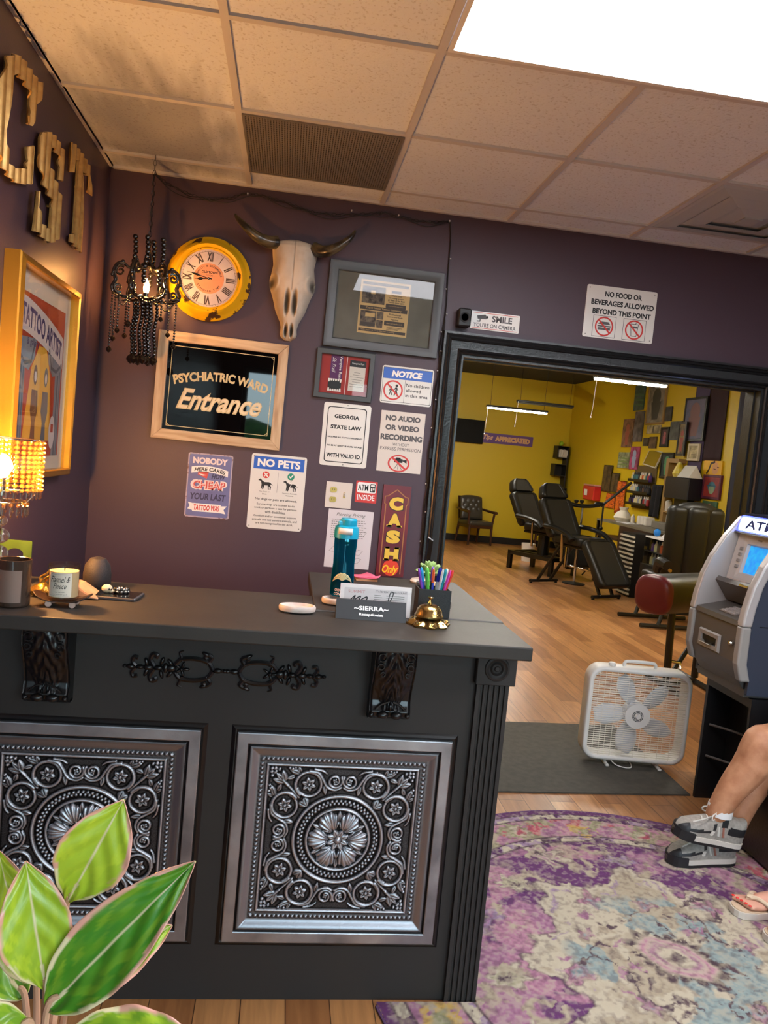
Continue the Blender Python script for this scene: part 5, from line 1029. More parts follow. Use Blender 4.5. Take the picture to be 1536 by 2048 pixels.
# soap dishes
M_SOAP = mat('pink white stone', (222, 210, 198), rough=0.35, c2=(206, 184, 172), ns=26)
def soap(x, y, label):
    t = thing('soap_dish', label, 'dish', (x, y, ZT if y < 2.285 else ZT + 0.003), group='oval stone dishes')
    mb = MB(); mb.lathe([(0.85, 0.003), (0.97, 0.006), (1.0, 0.012), (1.0, 0.018), (0.95, 0.022), (0.86, 0.022), (0.8, 0.014), (0, 0.012)], M_SOAP, seg=40, sc=(0.054, 0.036, 1)); mb.build('dish', t)
    for sx in (-1, 1): mb = MB(); mb.box((0.012, 0.02, 0.004), (sx * 0.032, 0, 0.0021), M_SOAP, bev=0.001); mb.build('foot', t)
    mb = MB(); mb.b2((-0.04, -0.006, 0.0132), (0.04, 0.006, 0.0162), M_SOAP, bev=0.002); mb.build('ridge', t); return t
soap(0.067, 2.245, 'oval pinkish stone dish alone in the middle of the counter'); soap(0.197, 2.385, 'oval pinkish stone dish half hidden under the teal bottle')
# bottle
M_TEAL = bead_mat('translucent teal plastic', (110, 214, 228), (16, 168, 196), 0.6, 0.1); M_TEALW = mat('teal water', (10, 84, 104), rough=0.1); M_TEALL = mat('teal lid', (24, 150, 180), rough=0.35)
M_PALM = mat('pale gold palm print', (206, 196, 148), rough=0.5)
t = thing('water_bottle', 'tall teal water bottle with palm print and flip lid', 'bottle', (0.205, 2.42, ZT + 0.0265))
mb = MB(); mb.lathe([(0, 0.0), (0.032, 0.0), (0.036, 0.004), (0.036, 0.06), (0.0335, 0.1), (0.0345, 0.14), (0.036, 0.16), (0.036, 0.186), (0.034, 0.192), (0.033, 0.187), (0.033, 0.16), (0.0315, 0.14), (0.0305, 0.1), (0.033, 0.06), (0.033, 0.006), (0, 0.005)], M_TEAL, seg=36); mb.build('body', t)
mb = MB(); mb.lathe([(0, 0.0058), (0.0322, 0.0065), (0.0325, 0.06), (0.0298, 0.1), (0.0304, 0.115), (0, 0.115)], M_TEALW, seg=32); mb.build('water', t)
mb = MB(); mb.lathe([(0.034, 0.183), (0.0385, 0.183), (0.0385, 0.205), (0.036, 0.218), (0.03, 0.222), (0, 0.223)], M_TEALL, seg=36); mb.build('collar', t)
mb = MB(); mb.lathe([(0.026, 0.222), (0.027, 0.225), (0.0265, 0.24), (0.022, 0.245), (0, 0.245)], M_TEALL, (0.004, 0, 0), seg=28); mb.box((0.02, 0.012, 0.016), (-0.02, -0.012, 0.228), M_TEALL, bev=0.004); mb.build('flip_cap', t)
mb = MB(); P = np.array([[[0.0392 * math.cos(-PI / 2 - 0.1 + x), 0.0392 * math.sin(-PI / 2 - 0.1 + x), z] for x in np.linspace(-0.62, 0.5, 12)] for z in (0.197, 0.216)]); mb.grid(P, M_WHT2); mb.build('push_button', t, solid=0.003)
mb = MB()
for k in range(9):
    a = PI * (0.02 + k * 0.12); pts = [(0.0, 0.052), (0.012 * math.cos(a), 0.052 + 0.018 * math.sin(a) * 0.9 + 0.006), (0.026 * math.cos(a), 0.052 + 0.02 * math.sin(a)), (0.034 * math.cos(a), 0.045 + 0.012 * math.sin(a))]
    q = smoothpts([(x, y, 0) for x, y in pts], 5); mb.tube([((0.0366) * math.cos(-PI / 2 - 0.1 + p.x / 0.036), 0.0366 * math.sin(-PI / 2 - 0.1 + p.x / 0.036), p.y) for p in q], [0.0009 + 0.0016 * math.sin(PI * j / 15) for j in range(16)], M_PALM, seg=5)
for s, zz_, w_ in (('GROW', 0.022, 0.024), ('CONTI', 0.01, 0.028)):
    v, f = text_geo(s, 0.02, 0.1); a_, b_ = v.min(0), v.max(0); qv = (v - (a_ + b_) / 2) * np.array((w_ / (b_[0] - a_[0]), 0.008 / (b_[1] - a_[1])))
    mb.add([(0.0367 * math.cos(-PI / 2 - 0.35 + px / 0.036), 0.0367 * math.sin(-PI / 2 - 0.35 + px / 0.036), zz_ + py) for px, py in qv], f, M_PW)
mb.build('print', t)
# mail sleeve, name plate, bell, pens
t = thing('mail_sleeve', 'white Mail envelope card standing behind the name plate', 'card', (0.296, 2.262, ZT), (PI / 2 - 0.08, 0, 0.0)); mb = MB(); mb.b2((-0.107, 0.001, -0.004), (0.107, 0.092, 0.0), mat('white card', (224, 216, 212), rough=0.6)); mb.build('card', t, smooth=0)
mb = MB(); z = 0.0006; mb.poly(rrect(0.19, 0.07, 0.004, cy=0.046), z, z, mat('statement grey', (204, 196, 194), rough=0.7)); mb.text('SUMMIT', -0.058, 0.07, 0.05, 0.008, mat('faint red print', (190, 130, 128), rough=0.7), z + 0.0004); mb.text('STATEMENT OF ACCOUNT', 0.045, 0.074, 0.095, 0.0055, M_INKG, z + 0.0004)
for k in range(4): mb.rect(-0.005, 0.062 - k * 0.006, 0.015 + 0.004 * (k % 2), 0.0635 - k * 0.006, M_SCREW, z + 0.0004); mb.rect(0.03, 0.062 - k * 0.006, 0.086, 0.0635 - k * 0.006, M_SCREW, z + 0.0004)
mw_ = [(-0.085, 0.034), (-0.07, 0.05), (-0.062, 0.058), (-0.066, 0.046), (-0.072, 0.034), (-0.06, 0.048), (-0.046, 0.057), (-0.05, 0.044), (-0.055, 0.034), (-0.044, 0.046), (-0.028, 0.056), (-0.026, 0.05), (-0.034, 0.036), (-0.022, 0.034), (-0.006, 0.046)]
mb.line([(p.x, p.y) for p in smoothpts([(x, y, 0) for x, y in mw_], 5)], 0.0032, M_INK, z + 0.0008)
mb.line([(p.x, p.y) for p in smoothpts([(x, y, 0) for x, y in [(-0.006, 0.046), (0.01, 0.044), (0.004, 0.034), (0.014, 0.036), (0.02, 0.046), (0.02, 0.034), (0.03, 0.046), (0.034, 0.034), (0.046, 0.052), (0.052, 0.072), (0.044, 0.074), (0.038, 0.05), (0.04, 0.034), (0.052, 0.04)]], 5)], 0.0026, M_INK, z + 0.0008); mb.build('lettering', t, smooth=0)
t = thing('name_plate', 'charcoal SIERRA Receptionist name plate', 'name plate', (0.2785, 2.215, ZT), (0, 0, -0.02)); mb = MB(); M_NP = mat('charcoal name plate', (54, 55, 57), rough=0.45)
mb.poly([(-0.02, 0.0005), (0.025, 0.0005), (0.012, 0.053), (0.006, 0.055), (0.002, 0.054)], -0.102, 0.102, M_NP, Matrix.Rotation(PI / 2, 4, 'Z') @ Matrix.Rotation(PI / 2, 4, 'X')); mb.build('block', t, smooth=0)
mb = MB(); mb.text('~SIERRA~', 0, 0.036, 0.1, 0.013, M_PW, 0, bold=0.02); mb.text('Receptionist', 0, 0.017, 0.07, 0.0105, M_PW, 0, bold=0.025)
mb.build('lettering', t, (0, -0.0222, 0.0), (PI / 2 - 0.385, 0, 0), smooth=0)
M_BELL = mat('antique brass', (196, 166, 104), rough=0.2, metal=0.95, c2=(150, 120, 66), ns=60, bump=0.3, bs=130)
t = thing('service_bell', 'ornate brass service bell on the counter', 'bell', (0.446, 2.19, ZT))
mb = MB(); mb.lathe([(0.04, 0.0), (0.058, 0.001), (0.06, 0.006), (0.05, 0.014), (0.036, 0.02), (0.02, 0.024), (0.008, 0.03)], M_BELL, seg=48, fn=lambda x, y, z: (x * (1 + 0.1 * math.cos(8 * math.atan2(y, x))), y * (1 + 0.1 * math.cos(8 * math.atan2(y, x))), z + 0.002 * math.sin(14 * math.atan2(y, x)) * (1 if z > 0.003 else 0)))
for k in range(8): a = k * PI / 4; mb.tube([((0.05 + 0.008 * math.cos(j * 0.7)) * math.cos(a + 0.1 * math.sin(j * 0.7)), (0.05 + 0.008 * math.cos(j * 0.7)) * math.sin(a + 0.1 * math.sin(j * 0.7)), 0.011 + 0.0035 * math.sin(j * 0.9)) for j in range(9)], 0.0028, M_BELL, seg=6)
mb.build('base', t)
mb = MB(); mb.lathe([(0.0395, 0.0265), (0.042, 0.0265), (0.042, 0.03), (0.039, 0.034), (0.036, 0.046), (0.028, 0.056), (0.016, 0.062), (0.004, 0.064), (0, 0.064)], M_BELL, seg=40); mb.build('dome', t)
mb = MB(); mb.lathe([(0.005, 0.063), (0.005, 0.067), (0.003, 0.07), (0.0028, 0.076), (0.007, 0.079), (0.0085, 0.081), (0.007, 0.083), (0, 0.084)], M_BELL, seg=20); mb.build('plunger', t)
t = thing('pen_holder', 'square black pen cup behind the brass bell', 'pen holder', (0.478, 2.32, ZT + 0.003)); M_CUP = mat('black leatherette', (30, 29, 29), rough=0.5, bump=0.2, bs=260)
mb = MB()
for (x0, y0, x1, y1) in ((-0.05, -0.035, 0.05, -0.031), (-0.05, 0.031, 0.05, 0.035), (-0.05, -0.031, -0.046, 0.031), (0.046, -0.031, 0.05, 0.031)): mb.b2((x0, y0, 0.0), (x1, y1, 0.085), M_CUP)
mb.b2((-0.046, -0.031, 0.0), (0.046, 0.031, 0.004), M_CUP); mb.build('cup', t, smooth=0)
PENS = [('purple capped pen at the left of the cup', (110, 58, 170), (110, 58, 170), -0.036, -0.012, -0.25, 0.0), ('light blue marker leaning left in the cup', (40, 150, 214), (60, 80, 190), -0.03, 0.008, -0.2, 0.03), ('green highlighter in the cup', (96, 190, 66), (96, 190, 66), -0.018, -0.004, -0.12, -0.02), ('orange capped blue pen in the cup', (206, 96, 60), (40, 60, 170), -0.01, -0.02, -0.03, 0.05), ('violet marker with a dark grip in the cup', (120, 70, 190), (36, 36, 40), -0.006, 0.012, -0.02, 0.0), ('navy capped pen in the cup', (30, 40, 150), (210, 210, 214), 0.012, 0.016, 0.08, 0.03), ('silver metal pen in the cup', (190, 194, 200), (170, 174, 180), 0.01, -0.016, 0.12, 0.0), ('teal marker in the cup', (20, 140, 150), (20, 140, 150), 0.02, 0.0, 0.16, 0.02), ('white capped dark pen in the cup', (224, 224, 226), (60, 60, 64), 0.026, 0.018, 0.18, 0.04), ('magenta pen in the cup', (206, 60, 160), (206, 60, 160), 0.03, -0.01, 0.22, 0.0), ('red capped pen at the right of the cup', (214, 52, 40), (214, 60, 50), 0.036, 0.008, 0.27, 0.02)]
for k, (lb, c1, c2_, x, y, tx, ty) in enumerate(PENS):
    t = thing('pen', lb, 'pen', (0.478 + x * 0.5, 2.32 + y * 0.8, ZT + 0.0075), (ty, tx, 0), 'pens in the black cup'); m1 = mat('pen cap %d' % k, c1, rough=0.3); m2 = mat('pen barrel %d' % k, c2_, rough=0.3); r = 0.0042 + 0.0012 * (k % 3)
    mb = MB(); mb.lathe([(0.0, 0.0), (r * 0.5, 0.006), (r * 0.9, 0.014), (r * 0.9, 0.1)], m2, seg=10); mb.build('barrel', t); mb = MB(); mb.lathe([(r * 0.9, 0.1), (r, 0.1), (r, 0.132), (r * 0.7, 0.142), (0, 0.145)], m1, seg=10); mb.box((0.0016, 0.0024, 0.03), (0, -r - 0.001, 0.122), m1); mb.build('cap', t)
t = thing('succulent', 'pale green succulent rosette in a small pot behind the pens', 'plant', (0.497, 2.5, ZT + 0.003)); t.scale = (1.3, 1.3, 1.3); mb = MB(); mb.lathe([(0.0, 0.0), (0.024, 0.0), (0.03, 0.05), (0.032, 0.054), (0.028, 0.054), (0.026, 0.045), (0, 0.045)], mat('white ceramic', (206, 204, 198), rough=0.3), seg=24); mb.build('pot', t)
mb = MB(); M_SUC = mat('pale succulent green', (176, 196, 128), rough=0.5, c2=(140, 172, 96), ns=30)
mb.cyl(0.007, 0.04, (0, 0, 0.062), M_SUC, seg=8)
for ring, (n_, el, L) in enumerate(((10, 0.25, 0.04), (9, 0.7, 0.036), (7, 1.1, 0.03), (4, 1.4, 0.022))):
    for k in range(n_):
        a = 2 * PI * k / n_ + ring * 0.4; T_ = X((0, 0, 0.075 + ring * 0.004), (0, -el, a)); mb.lathe([(0, 0), (0.005, 0.15 * L), (0.0088, 0.55 * L), (0.006, 0.85 * L), (0, L)], M_SUC, (0, 0, 0), (0, PI / 2, 0), seg=8, M=T_, sc=(0.55, 1, 1))
mb.build('leaves', t)
t = thing('note_pad', 'loose pink sticky notes on a tan pad by the cash sign', 'notes', (0.335, 2.9, ZT + 0.003)); mb = MB(); mb.box((0.08, 0.07, 0.008), (0, 0, 0.0041), M_KRAFT); mb.build('pad', t, smooth=0)
M_PINK = mat('hot pink paper', (232, 110, 140), rough=0.7)
for k, (x, y, r_) in enumerate(((0.0, 0.0, 0.1), (0.014, -0.004, -0.25), (-0.016, 0.006, 0.35))): mb = MB(); mb.grid(np.array([[[(i - 3) * 0.0125, (j - 3) * 0.0115, 0.002 + 0.0012 * k + 0.003 * (max(0, i - 3) / 3) ** 2 * (k + 1)] for i in range(7)] for j in range(7)]), M_PINK); mb.build('sticky_note', t, (x, y, 0.008), (0, 0, r_), solid=0.0004)
t = thing('phone_stand', 'pale curved stand with a phone leaning upright by the door casing', 'phone', (0.548, 2.925, ZT + 0.003)); mb = MB(); mb.lathe([(0, 0.0), (0.036, 0.0), (0.04, 0.006), (0.034, 0.014), (0.012, 0.02), (0, 0.021)], M_WHT2, seg=28); mb.build('stand', t)
mb = MB(); mb.box((0.075, 0.008, 0.15), (0, 0, 0), mat('black phone', (20, 20, 22), rough=0.15), bev=0.003); mb.build('phone', t, (0.02, 0.0, 0.096), (0.0, 0.22, 1.15)); mb = MB(); mb.box((0.079, 0.004, 0.154), (0, 0, 0), mat('clear phone case', (214, 214, 218), rough=0.2), bev=0.001); mb.build('phone_case', t, (0.022, 0.006, 0.097), (0.0, 0.22, 1.15))
mb = MB(); mb.lathe([(0, 0), (0.012, 0.0), (0.014, 0.008), (0.012, 0.02), (0.006, 0.026), (0, 0.027)], M_CHR, seg=20); o = mb.build('steel_knob', None, (0.556, 2.45, ZT + 0.003)); tag(o, 'small shiny steel knob beside the pen cup', 'knob')
# ---------------------------------------------------------------- door mat, box fan, round rug
M_MAT = mat('grey brown rubber mat', (70, 66, 58), rough=0.75, c2=(60, 56, 50), ns=30, bump=0.4, bs=240)
mb = MB(); mb.poly([(1.0, 3.52), (2.155, 3.57), (2.18, 4.56), (0.97, 4.5)], 0.0005, 0.008, M_MAT); o = mb.build('door_mat', smooth=0); tag(o, 'dark rubber mat lying in the doorway under the fan', 'mat')
M_FAN = mat('white fan plastic', (214, 208, 200), rough=0.4); M_BLADE = mat('pale fan blade', (206, 206, 208), rough=0.4); M_WIRE = mat('white fan wire', (214, 206, 194), rough=0.4)
t = thing('box_fan', 'white box fan standing on the mat in the doorway', 'fan', (1.995, 3.945, 0.0082), (0, 0, -0.12))
F_ = (PI / 2, 0, 0); fw, fh, fr = 0.56, 0.51, 0.075; zc = 0.028 + fh / 2
def rloop(w_, h_, r, z, n=7): return [(x, y, z) for x, y in rrect(w_, h_, r, n)]
mb = MB(); loops = [rloop(fw - 0.05, fh - 0.05, fr - 0.02, 0.055), rloop(fw - 0.03, fh - 0.03, fr - 0.01, 0.062), rloop(fw - 0.01, fh - 0.01, fr, 0.06), rloop(fw, fh, fr, 0.052), rloop(fw, fh, fr, -0.045), rloop(fw - 0.02, fh - 0.02, fr - 0.01, -0.055), rloop(fw - 0.05, fh - 0.05, fr - 0.02, -0.05), rloop(fw - 0.05, fh - 0.05, fr - 0.02, 0.055)]
mb.grid(np.array(loops), M_FAN, closed_u=True); mb.build('housing', t, (0, 0, zc), F_, smooth=50)
def inside(x, y, w_, h_, r):
    dx, dy = max(0, abs(x) - (w_ / 2 - r)), max(0, abs(y) - (h_ / 2 - r)); return math.hypot(dx, dy) <= r
def half_at(y, w_, h_, r):
    d = abs(y) - (h_ / 2 - r); return w_ / 2 if d <= 0 else w_ / 2 - r + math.sqrt(max(0, r * r - d * d))
for zf, nm in ((0.056, 'front_grille'), (-0.05, 'rear_grille')):
    mb = MB(); gw, gh, gr = fw - 0.046, fh - 0.046, fr - 0.02
    n_ = 40 if zf > 0 else 20
    for k in range(1, n_):
        y = -gh / 2 + gh * k / n_; hx = half_at(y, gw, gh, gr); mb.box((2 * hx, 0.003, 0.003), (0, y, zf), M_WIRE)
    for k in range(1, 8):
        x = -gw / 2 + gw * k / 8; hy = half_at(x, gh, gw, gr); mb.box((0.0018, 2 * hy, 0.0024), (x, 0, zf - 0.003), M_WIRE)
    g = mb.build(nm, t, (0, 0, zc), F_, smooth=0)
    if zf > 0:
        mb = MB(); mb.lathe([(0.0, 0.012), (0.012, 0.012), (0.014, 0.01), (0.016, 0.002)], M_FAN, (0, 0, zf + 0.001), seg=24); mb.disc(0.034, 0, 0, M_INK, zf + 0.003, 32)
        for r0, r1 in ((0.017, 0.0195), (0.0235, 0.026), (0.03, 0.034)): mb.disc(r1, 0, 0, M_FAN, zf + 0.0035, 32, r0=r0)
        for k in range(6): a = k * PI / 3; mb.line([(0.012 * math.cos(a), 0.012 * math.sin(a)), (0.032 * math.cos(a), 0.032 * math.sin(a))], 0.0022, M_FAN, zf + 0.004)
        mb.disc(0.068, 0, 0, M_FAN, zf + 0.0022, 40, r0=0.034); mb.build('hub_badge', g, smooth=40)
bl_ = thing('fan_blades', None, None, (0, 0, zc), F_); bl_.parent = t
mb = MB(); mb.lathe([(0, 0.03), (0.05, 0.028), (0.066, 0.018), (0.068, -0.02), (0.0, -0.02)], M_BLADE, seg=36); mb.build('hub', bl_)
for k in range(5):
    a = math.radians(36 + 72 * k + 2); P = np.zeros((12, 9, 3))
    for i, r in enumerate(np.linspace(0.06, 0.222, 12)):
        f = (r - 0.06) / 0.162; wd = 0.026 + 0.026 * math.sin(min(1, f * 1.15) * PI * 0.8) * (1 if f < 0.75 else 1 - 0.9 * ((f - 0.75) / 0.25) ** 2)
        for j, s in enumerate(np.linspace(-1, 1, 9)):
            y = s * wd + 0.018 * f; P[i, j] = (r * math.cos(a) - y * math.sin(a), r * math.sin(a) + y * math.cos(a), s * 0.02 + 0.006 * (1 - s * s))
    mb = MB(); mb.grid(P, M_BLADE); mb.build('blade', bl_, solid=0.002, smooth=180)
mb = MB(); mb.tube(smoothpts([(-0.085, 0, fh + 0.024), (-0.084, 0, fh + 0.046), (-0.06, 0, fh + 0.056), (0.06, 0, fh + 0.056), (0.084, 0, fh + 0.046), (0.085, 0, fh + 0.024)], 6), 0.0095, M_FAN, seg=10); mb.build('handle', t)
mb = MB(); mb.cyl(0.019, 0.02, (-0.155, -0.01, fh + 0.036), M_FAN, seg=20, bev=0.004); mb.build('speed_knob', t)
for x in (-0.14, 0.145):
    mb = MB(); mb.box((0.02, 0.16, 0.012), (x, 0, 0.0065), M_FAN, bev=0.003); mb.box((0.014, 0.02, 0.028), (x, -0.02, 0.022), M_FAN); mb.build('foot', t)
mb = MB(); mb.tube(smoothpts([(-0.12, -0.03, 0.032), (-0.09, -0.075, 0.012), (-0.03, -0.085, 0.005), (0.0, -0.05, 0.005), (0.01, 0.06, 0.005), (0.02, 0.2, 0.006), (0.12, 0.4, 0.005)], 8), 0.0032, M_FAN, seg=6); mb.build('power_cord', t)

def fbm(n, cells, seed, octv=4):
    rs = np.random.RandomState(seed); out = np.zeros((n, n)); amp = 1.0; tot = 0
    for o_ in range(octv):
        g = rs.rand(cells + 2, cells + 2); x = np.linspace(0, cells, n, endpoint=False); i0 = x.astype(int); f = x - i0; f = f * f * (3 - 2 * f)
        a = g[i0][:, i0]; b = g[i0][:, i0 + 1]; c = g[i0 + 1][:, i0]; d = g[i0 + 1][:, i0 + 1]; fx = f[None]; fy = f[:, None]
        out += amp * (a * (1 - fx) * (1 - fy) + b * fx * (1 - fy) + c * (1 - fx) * fy + d * fx * fy); tot += amp; amp *= 0.55; cells *= 2
    return out / tot
def make_rug():
    n, R = 520, 1.05
    ax = np.linspace(-R, R, n); U, V = np.meshgrid(ax, ax); r = np.hypot(U, V)
    N1, N2, N3, N4, N5, N6, NF = (fbm(n, c, s, o_) for c, s, o_ in ((8, 1, 4), (8, 2, 4), (30, 3, 4), (30, 4, 4), (70, 6, 3), (70, 7, 3), (150, 5, 2)))
    Wu = U + (N1 - 0.5) * 0.12 + (N3 - 0.5) * 0.065 + (N5 - 0.5) * 0.035; Wv = V + (N2 - 0.5) * 0.12 + (N4 - 0.5) * 0.085 + (N6 - 0.5) * 0.035
    L_ = lambda c: np.array(lin(c)[:3])
    cream, sand, pink, mauve, purple, deep, teal, gold, olive, rose, dark, lilac = (L_(c) for c in ((182, 170, 148), (164, 150, 128), (172, 122, 140), (154, 108, 132), (98, 54, 100), (80, 44, 86), (128, 146, 146), (186, 152, 84), (140, 138, 104), (172, 84, 96), (84, 68, 74), (146, 122, 146)))
    col = np.zeros((n, n, 3)) + mauve
    def put(m, c):
        nonlocal col
        m = np.clip(m, 0, 1)[..., None]; col = col * (1 - m) + c * m
    sm = lambda x, e=0.016: np.clip(0.5 + x / e, 0, 1)
    wr = np.hypot(Wu, Wv); wt = np.arctan2(Wv, Wu)
    put(sm(fbm(n, 7, 11, 5) - 0.45, 0.03), purple); put(sm(fbm(n, 11, 12, 5) - 0.59, 0.03) * 0.85, pink); put(sm(fbm(n, 13, 13, 5) - 0.63, 0.03) * 0.8, deep); put(sm(fbm(n, 14, 14, 5) - 0.66, 0.02) * 0.7, sand)
    def flower(cx, cy, s_, c1, c2, c3, n_=6, ph=0.0):
        d = np.hypot(Wu - cx, Wv - cy); an = np.arctan2(Wv - cy, Wu - cx); p_ = s_ * (0.8 + 0.25 * np.cos(n_ * an + ph))
        put(sm(p_ + 0.009 - d) * (N5 > 0.4) * 0.9, dark); put(sm(p_ - d), c1); put(sm(p_ * 0.62 - d), c2); put(sm(p_ * 0.45 - d), c1); put(sm(p_ * 0.3 - d), c3)
    for k in range(14):
        a = k * 2 * PI / 14 + 0.12; rr = 0.64 + 0.035 * (-1) ** k; flower(rr * math.cos(a), rr * math.sin(a), 0.06 if k % 2 else 0.082, cream if k % 3 else lilac, olive if k % 2 else mauve, dark, 5 + k % 3, k)
    for k in range(28):
        a = k * 2 * PI / 28; rr = 0.56 + 0.16 * (k % 2); put(sm(0.016 - np.abs(np.hypot(Wu - rr * math.cos(a), Wv - rr * math.sin(a)) - 0.05)) * (N3 > 0.5), sand)
    lobe = 0.43 + 0.06 * np.abs(np.cos(4 * wt + 0.2)) + 0.035 * np.cos(8 * wt + 0.9) + 0.02 * np.cos(20 * wt)
    put(sm(lobe + 0.012 - wr) * (N6 > 0.36), dark); put(sm(lobe - wr), cream); put(sm(lobe - 0.03 - wr) * sm(fbm(n, 18, 23) - 0.5, 0.05), sand)
    put(sm(0.008 - np.abs(wr - lobe + 0.05)) * (N3 > 0.52), lilac)
    for k in range(10):
        a = k * 2 * PI / 10 + 0.2; rr = 0.3 + 0.07 * (k % 2); flower(rr * math.cos(a), rr * math.sin(a), 0.036 + 0.014 * (k % 2), pink if k % 2 else mauve, dark if k % 2 else sand, teal, 4 + k % 3, k * 2.0)
    put(sm(fbm(n, 12, 21, 5) - 0.53, 0.025) * sm(0.34 - wr, 0.06) * sm(wr - 0.09, 0.04) * 0.9, teal); put(sm(0.006 - np.abs(wr - 0.24 - 0.035 * np.cos(8 * wt)), 0.006) * (fbm(n, 16, 22) > 0.5), dark)
    for k in range(40):
        rs = np.random.RandomState(100 + k); a, rr = rs.rand() * 6.28, 0.14 + 0.3 * rs.rand(); cx, cy = rr * math.cos(a), rr * math.sin(a); t_ = rs.rand() * 3.14; x = (Wu - cx) * math.cos(t_) + (Wv - cy) * math.sin(t_); y = -(Wu - cx) * math.sin(t_) + (Wv - cy) * math.cos(t_); put(sm(0.02 - np.hypot(x * 0.5, y * 2.2), 0.008) * (N5 > 0.42), dark if k % 3 else mauve)
    Cu, Cv = U + (N3 - 0.5) * 0.03 + (N5 - 0.5) * 0.02, V + (N4 - 0.5) * 0.03 + (N6 - 0.5) * 0.02; wt = np.arctan2(Cv, Cu); c_, s_ = math.cos(-0.75), math.sin(-0.75); a_, b_ = Cu * c_ + Cv * s_, -Cu * s_ + Cv * c_; hx = np.maximum(np.abs(a_) * 0.75, np.abs(a_) * 0.45 + np.abs(b_) * 0.9)
    saw = 0.03 * np.abs(np.sin(wt * 8)); put(sm(0.1 + saw - hx) * (N5 > 0.34), dark * 0.8); put(sm(0.094 - hx), cream); put(sm(0.086 - hx), pink); put(sm(0.07 - hx), cream); put(sm(0.06 - hx), mauve); put(sm(0.045 - hx), cream); put(sm(0.02 - np.abs(a_)) * (hx < 0.045) * (np.abs(b_) < 0.03), dark)
    bn, bn2 = fbm(n, 44, 31), fbm(n, 44, 32)
    def band(r0, base): put(sm(r - r0, 0.004), base)
    band(0.765, lilac); put((r > 0.765) * sm(bn - 0.5, 0.04), cream); put((r > 0.765) * sm(bn2 - 0.57, 0.04), dark); put((r > 0.765) * sm(bn2 - bn - 0.12, 0.04), deep)
    band(0.81, pink); fl = (r > 0.81); put(fl * sm(fbm(n, 30, 41, 4) - 0.53, 0.03), mauve); put(fl * sm(fbm(n, 34, 42, 4) - 0.6, 0.03) * 0.9, sand); put(fl * sm(fbm(n, 30, 43, 4) - 0.63, 0.03) * 0.9, olive); put(fl * sm(fbm(n, 30, 44, 4) - 0.65, 0.03), rose)
    for k in range(20):
        a = k * 2 * PI / 20; cx, cy = 0.885 * math.cos(a), 0.885 * math.sin(a); d = np.hypot(Wu - cx, Wv - cy) + 0.06 * (bn - 0.5)
        if k % 2: put(sm(0.062 - d) * (N5 > 0.44), gold); put(sm(0.026 - d), olive)
        else: put(sm(0.052 - d) * (N5 > 0.4), olive); put(sm(0.036 - d) * (N6 > 0.42), cream); put(sm(0.02 - d), rose)
    band(0.965, lilac); put((r > 0.965) * sm(bn - 0.48, 0.04), cream); put((r > 0.965) * sm(bn2 - 0.54, 0.04), deep); band(1.01, purple)
    for rr in (0.765, 0.81, 0.965, 1.008): put(sm(0.004 - np.abs(r - rr), 0.004), dark)
    put(np.clip((NF - 0.5) * 2.0, 0, 0.4) * (0.5 + N2), cream * 0.95); put(np.clip((0.46 - NF) * 2.0, 0, 0.35), dark); put(np.clip(fbm(n, 60, 51) - 0.58, 0, 1) * 2.0, sand); put(np.clip(fbm(n, 60, 52) - 0.6, 0, 1) * 2.0, dark)
    cX, cY = 1.41, 2.29; gx, gy = U + cX, V + cY
    mask = (r <= R * 0.999) & ~((gx < 0.676) & (gy > YC - 0.016))
    P = np.stack([U, V, 0.006 + 0.0025 * NF], -1)
    o = col_grid('round_rug', P, col, vcol_mat('worn wool pile', rough=0.95, spec=0.1), None, (cX, cY, 0.0008), mask=mask)
    tag(o, 'round faded purple, pink and cream medallion rug', 'rug')
    mb = MB(); ring = [(1.05 * math.cos(a * PI / 90) + cX, 1.05 * math.sin(a * PI / 90) + cY) for a in range(180)]
    out_ = [k for k, p in enumerate(ring) if p[0] < 0.69 and p[1] > YC - 0.03]; ring = ring[out_[-1] + 1:] + ring[:out_[0]]
    mb.tube([(x - cX, y - cY, 0.0042) for x, y in ring], 0.0042, mat('purple binding', (96, 66, 100), rough=0.9), seg=6); mb.build('binding', o)
make_rug()

# ---------------------------------------------------------------- cash machine
M_ATMS = mat('atm silver plastic', (176, 172, 170), rough=0.38, metal=0.25); M_ATMD = mat('atm graphite plastic', (86, 82, 78), rough=0.42); M_ATMB = mat('atm navy grey side', (50, 56, 70), rough=0.45); M_ATMP = mat('atm black pedestal', (26, 25, 26), rough=0.35); M_ATMG = mat('atm bezel grey', (140, 136, 132), rough=0.4)
M_SIGN = mat('atm lit sign', (235, 245, 255), emit=L_ATM, ec=(205, 228, 255)); M_SIGNB = mat('atm blue glow edge', (60, 70, 240), emit=L_ATM * 0.9, ec=(50, 60, 255)); M_SCR = mat('atm blue screen', (30, 130, 200), rough=0.2, emit=0.9, ec=(24, 120, 200), c2=(40, 190, 220), ns=30)
t = thing('cash_machine', 'grey cash machine with lit ATM sign and blue screen beside the doorway', 'cash machine', (0, 0, 0))
Y0, Y1 = 3.19, 3.655; FR = [(2.275, 1.43), (2.2, 1.33), (2.14, 1.225), (2.102, 1.13), (2.08, 1.03), (2.07, 0.95), (2.07, 0.78), (2.095, 0.70)]
XY = Matrix.Rotation(PI / 2, 4, 'X')            # (x, y, z) -> (x, -z, y): draw side profiles in (x, z)
def prism(mb, prof, y0, y1, m): mb.poly(prof, -y1, -y0, m, XY)
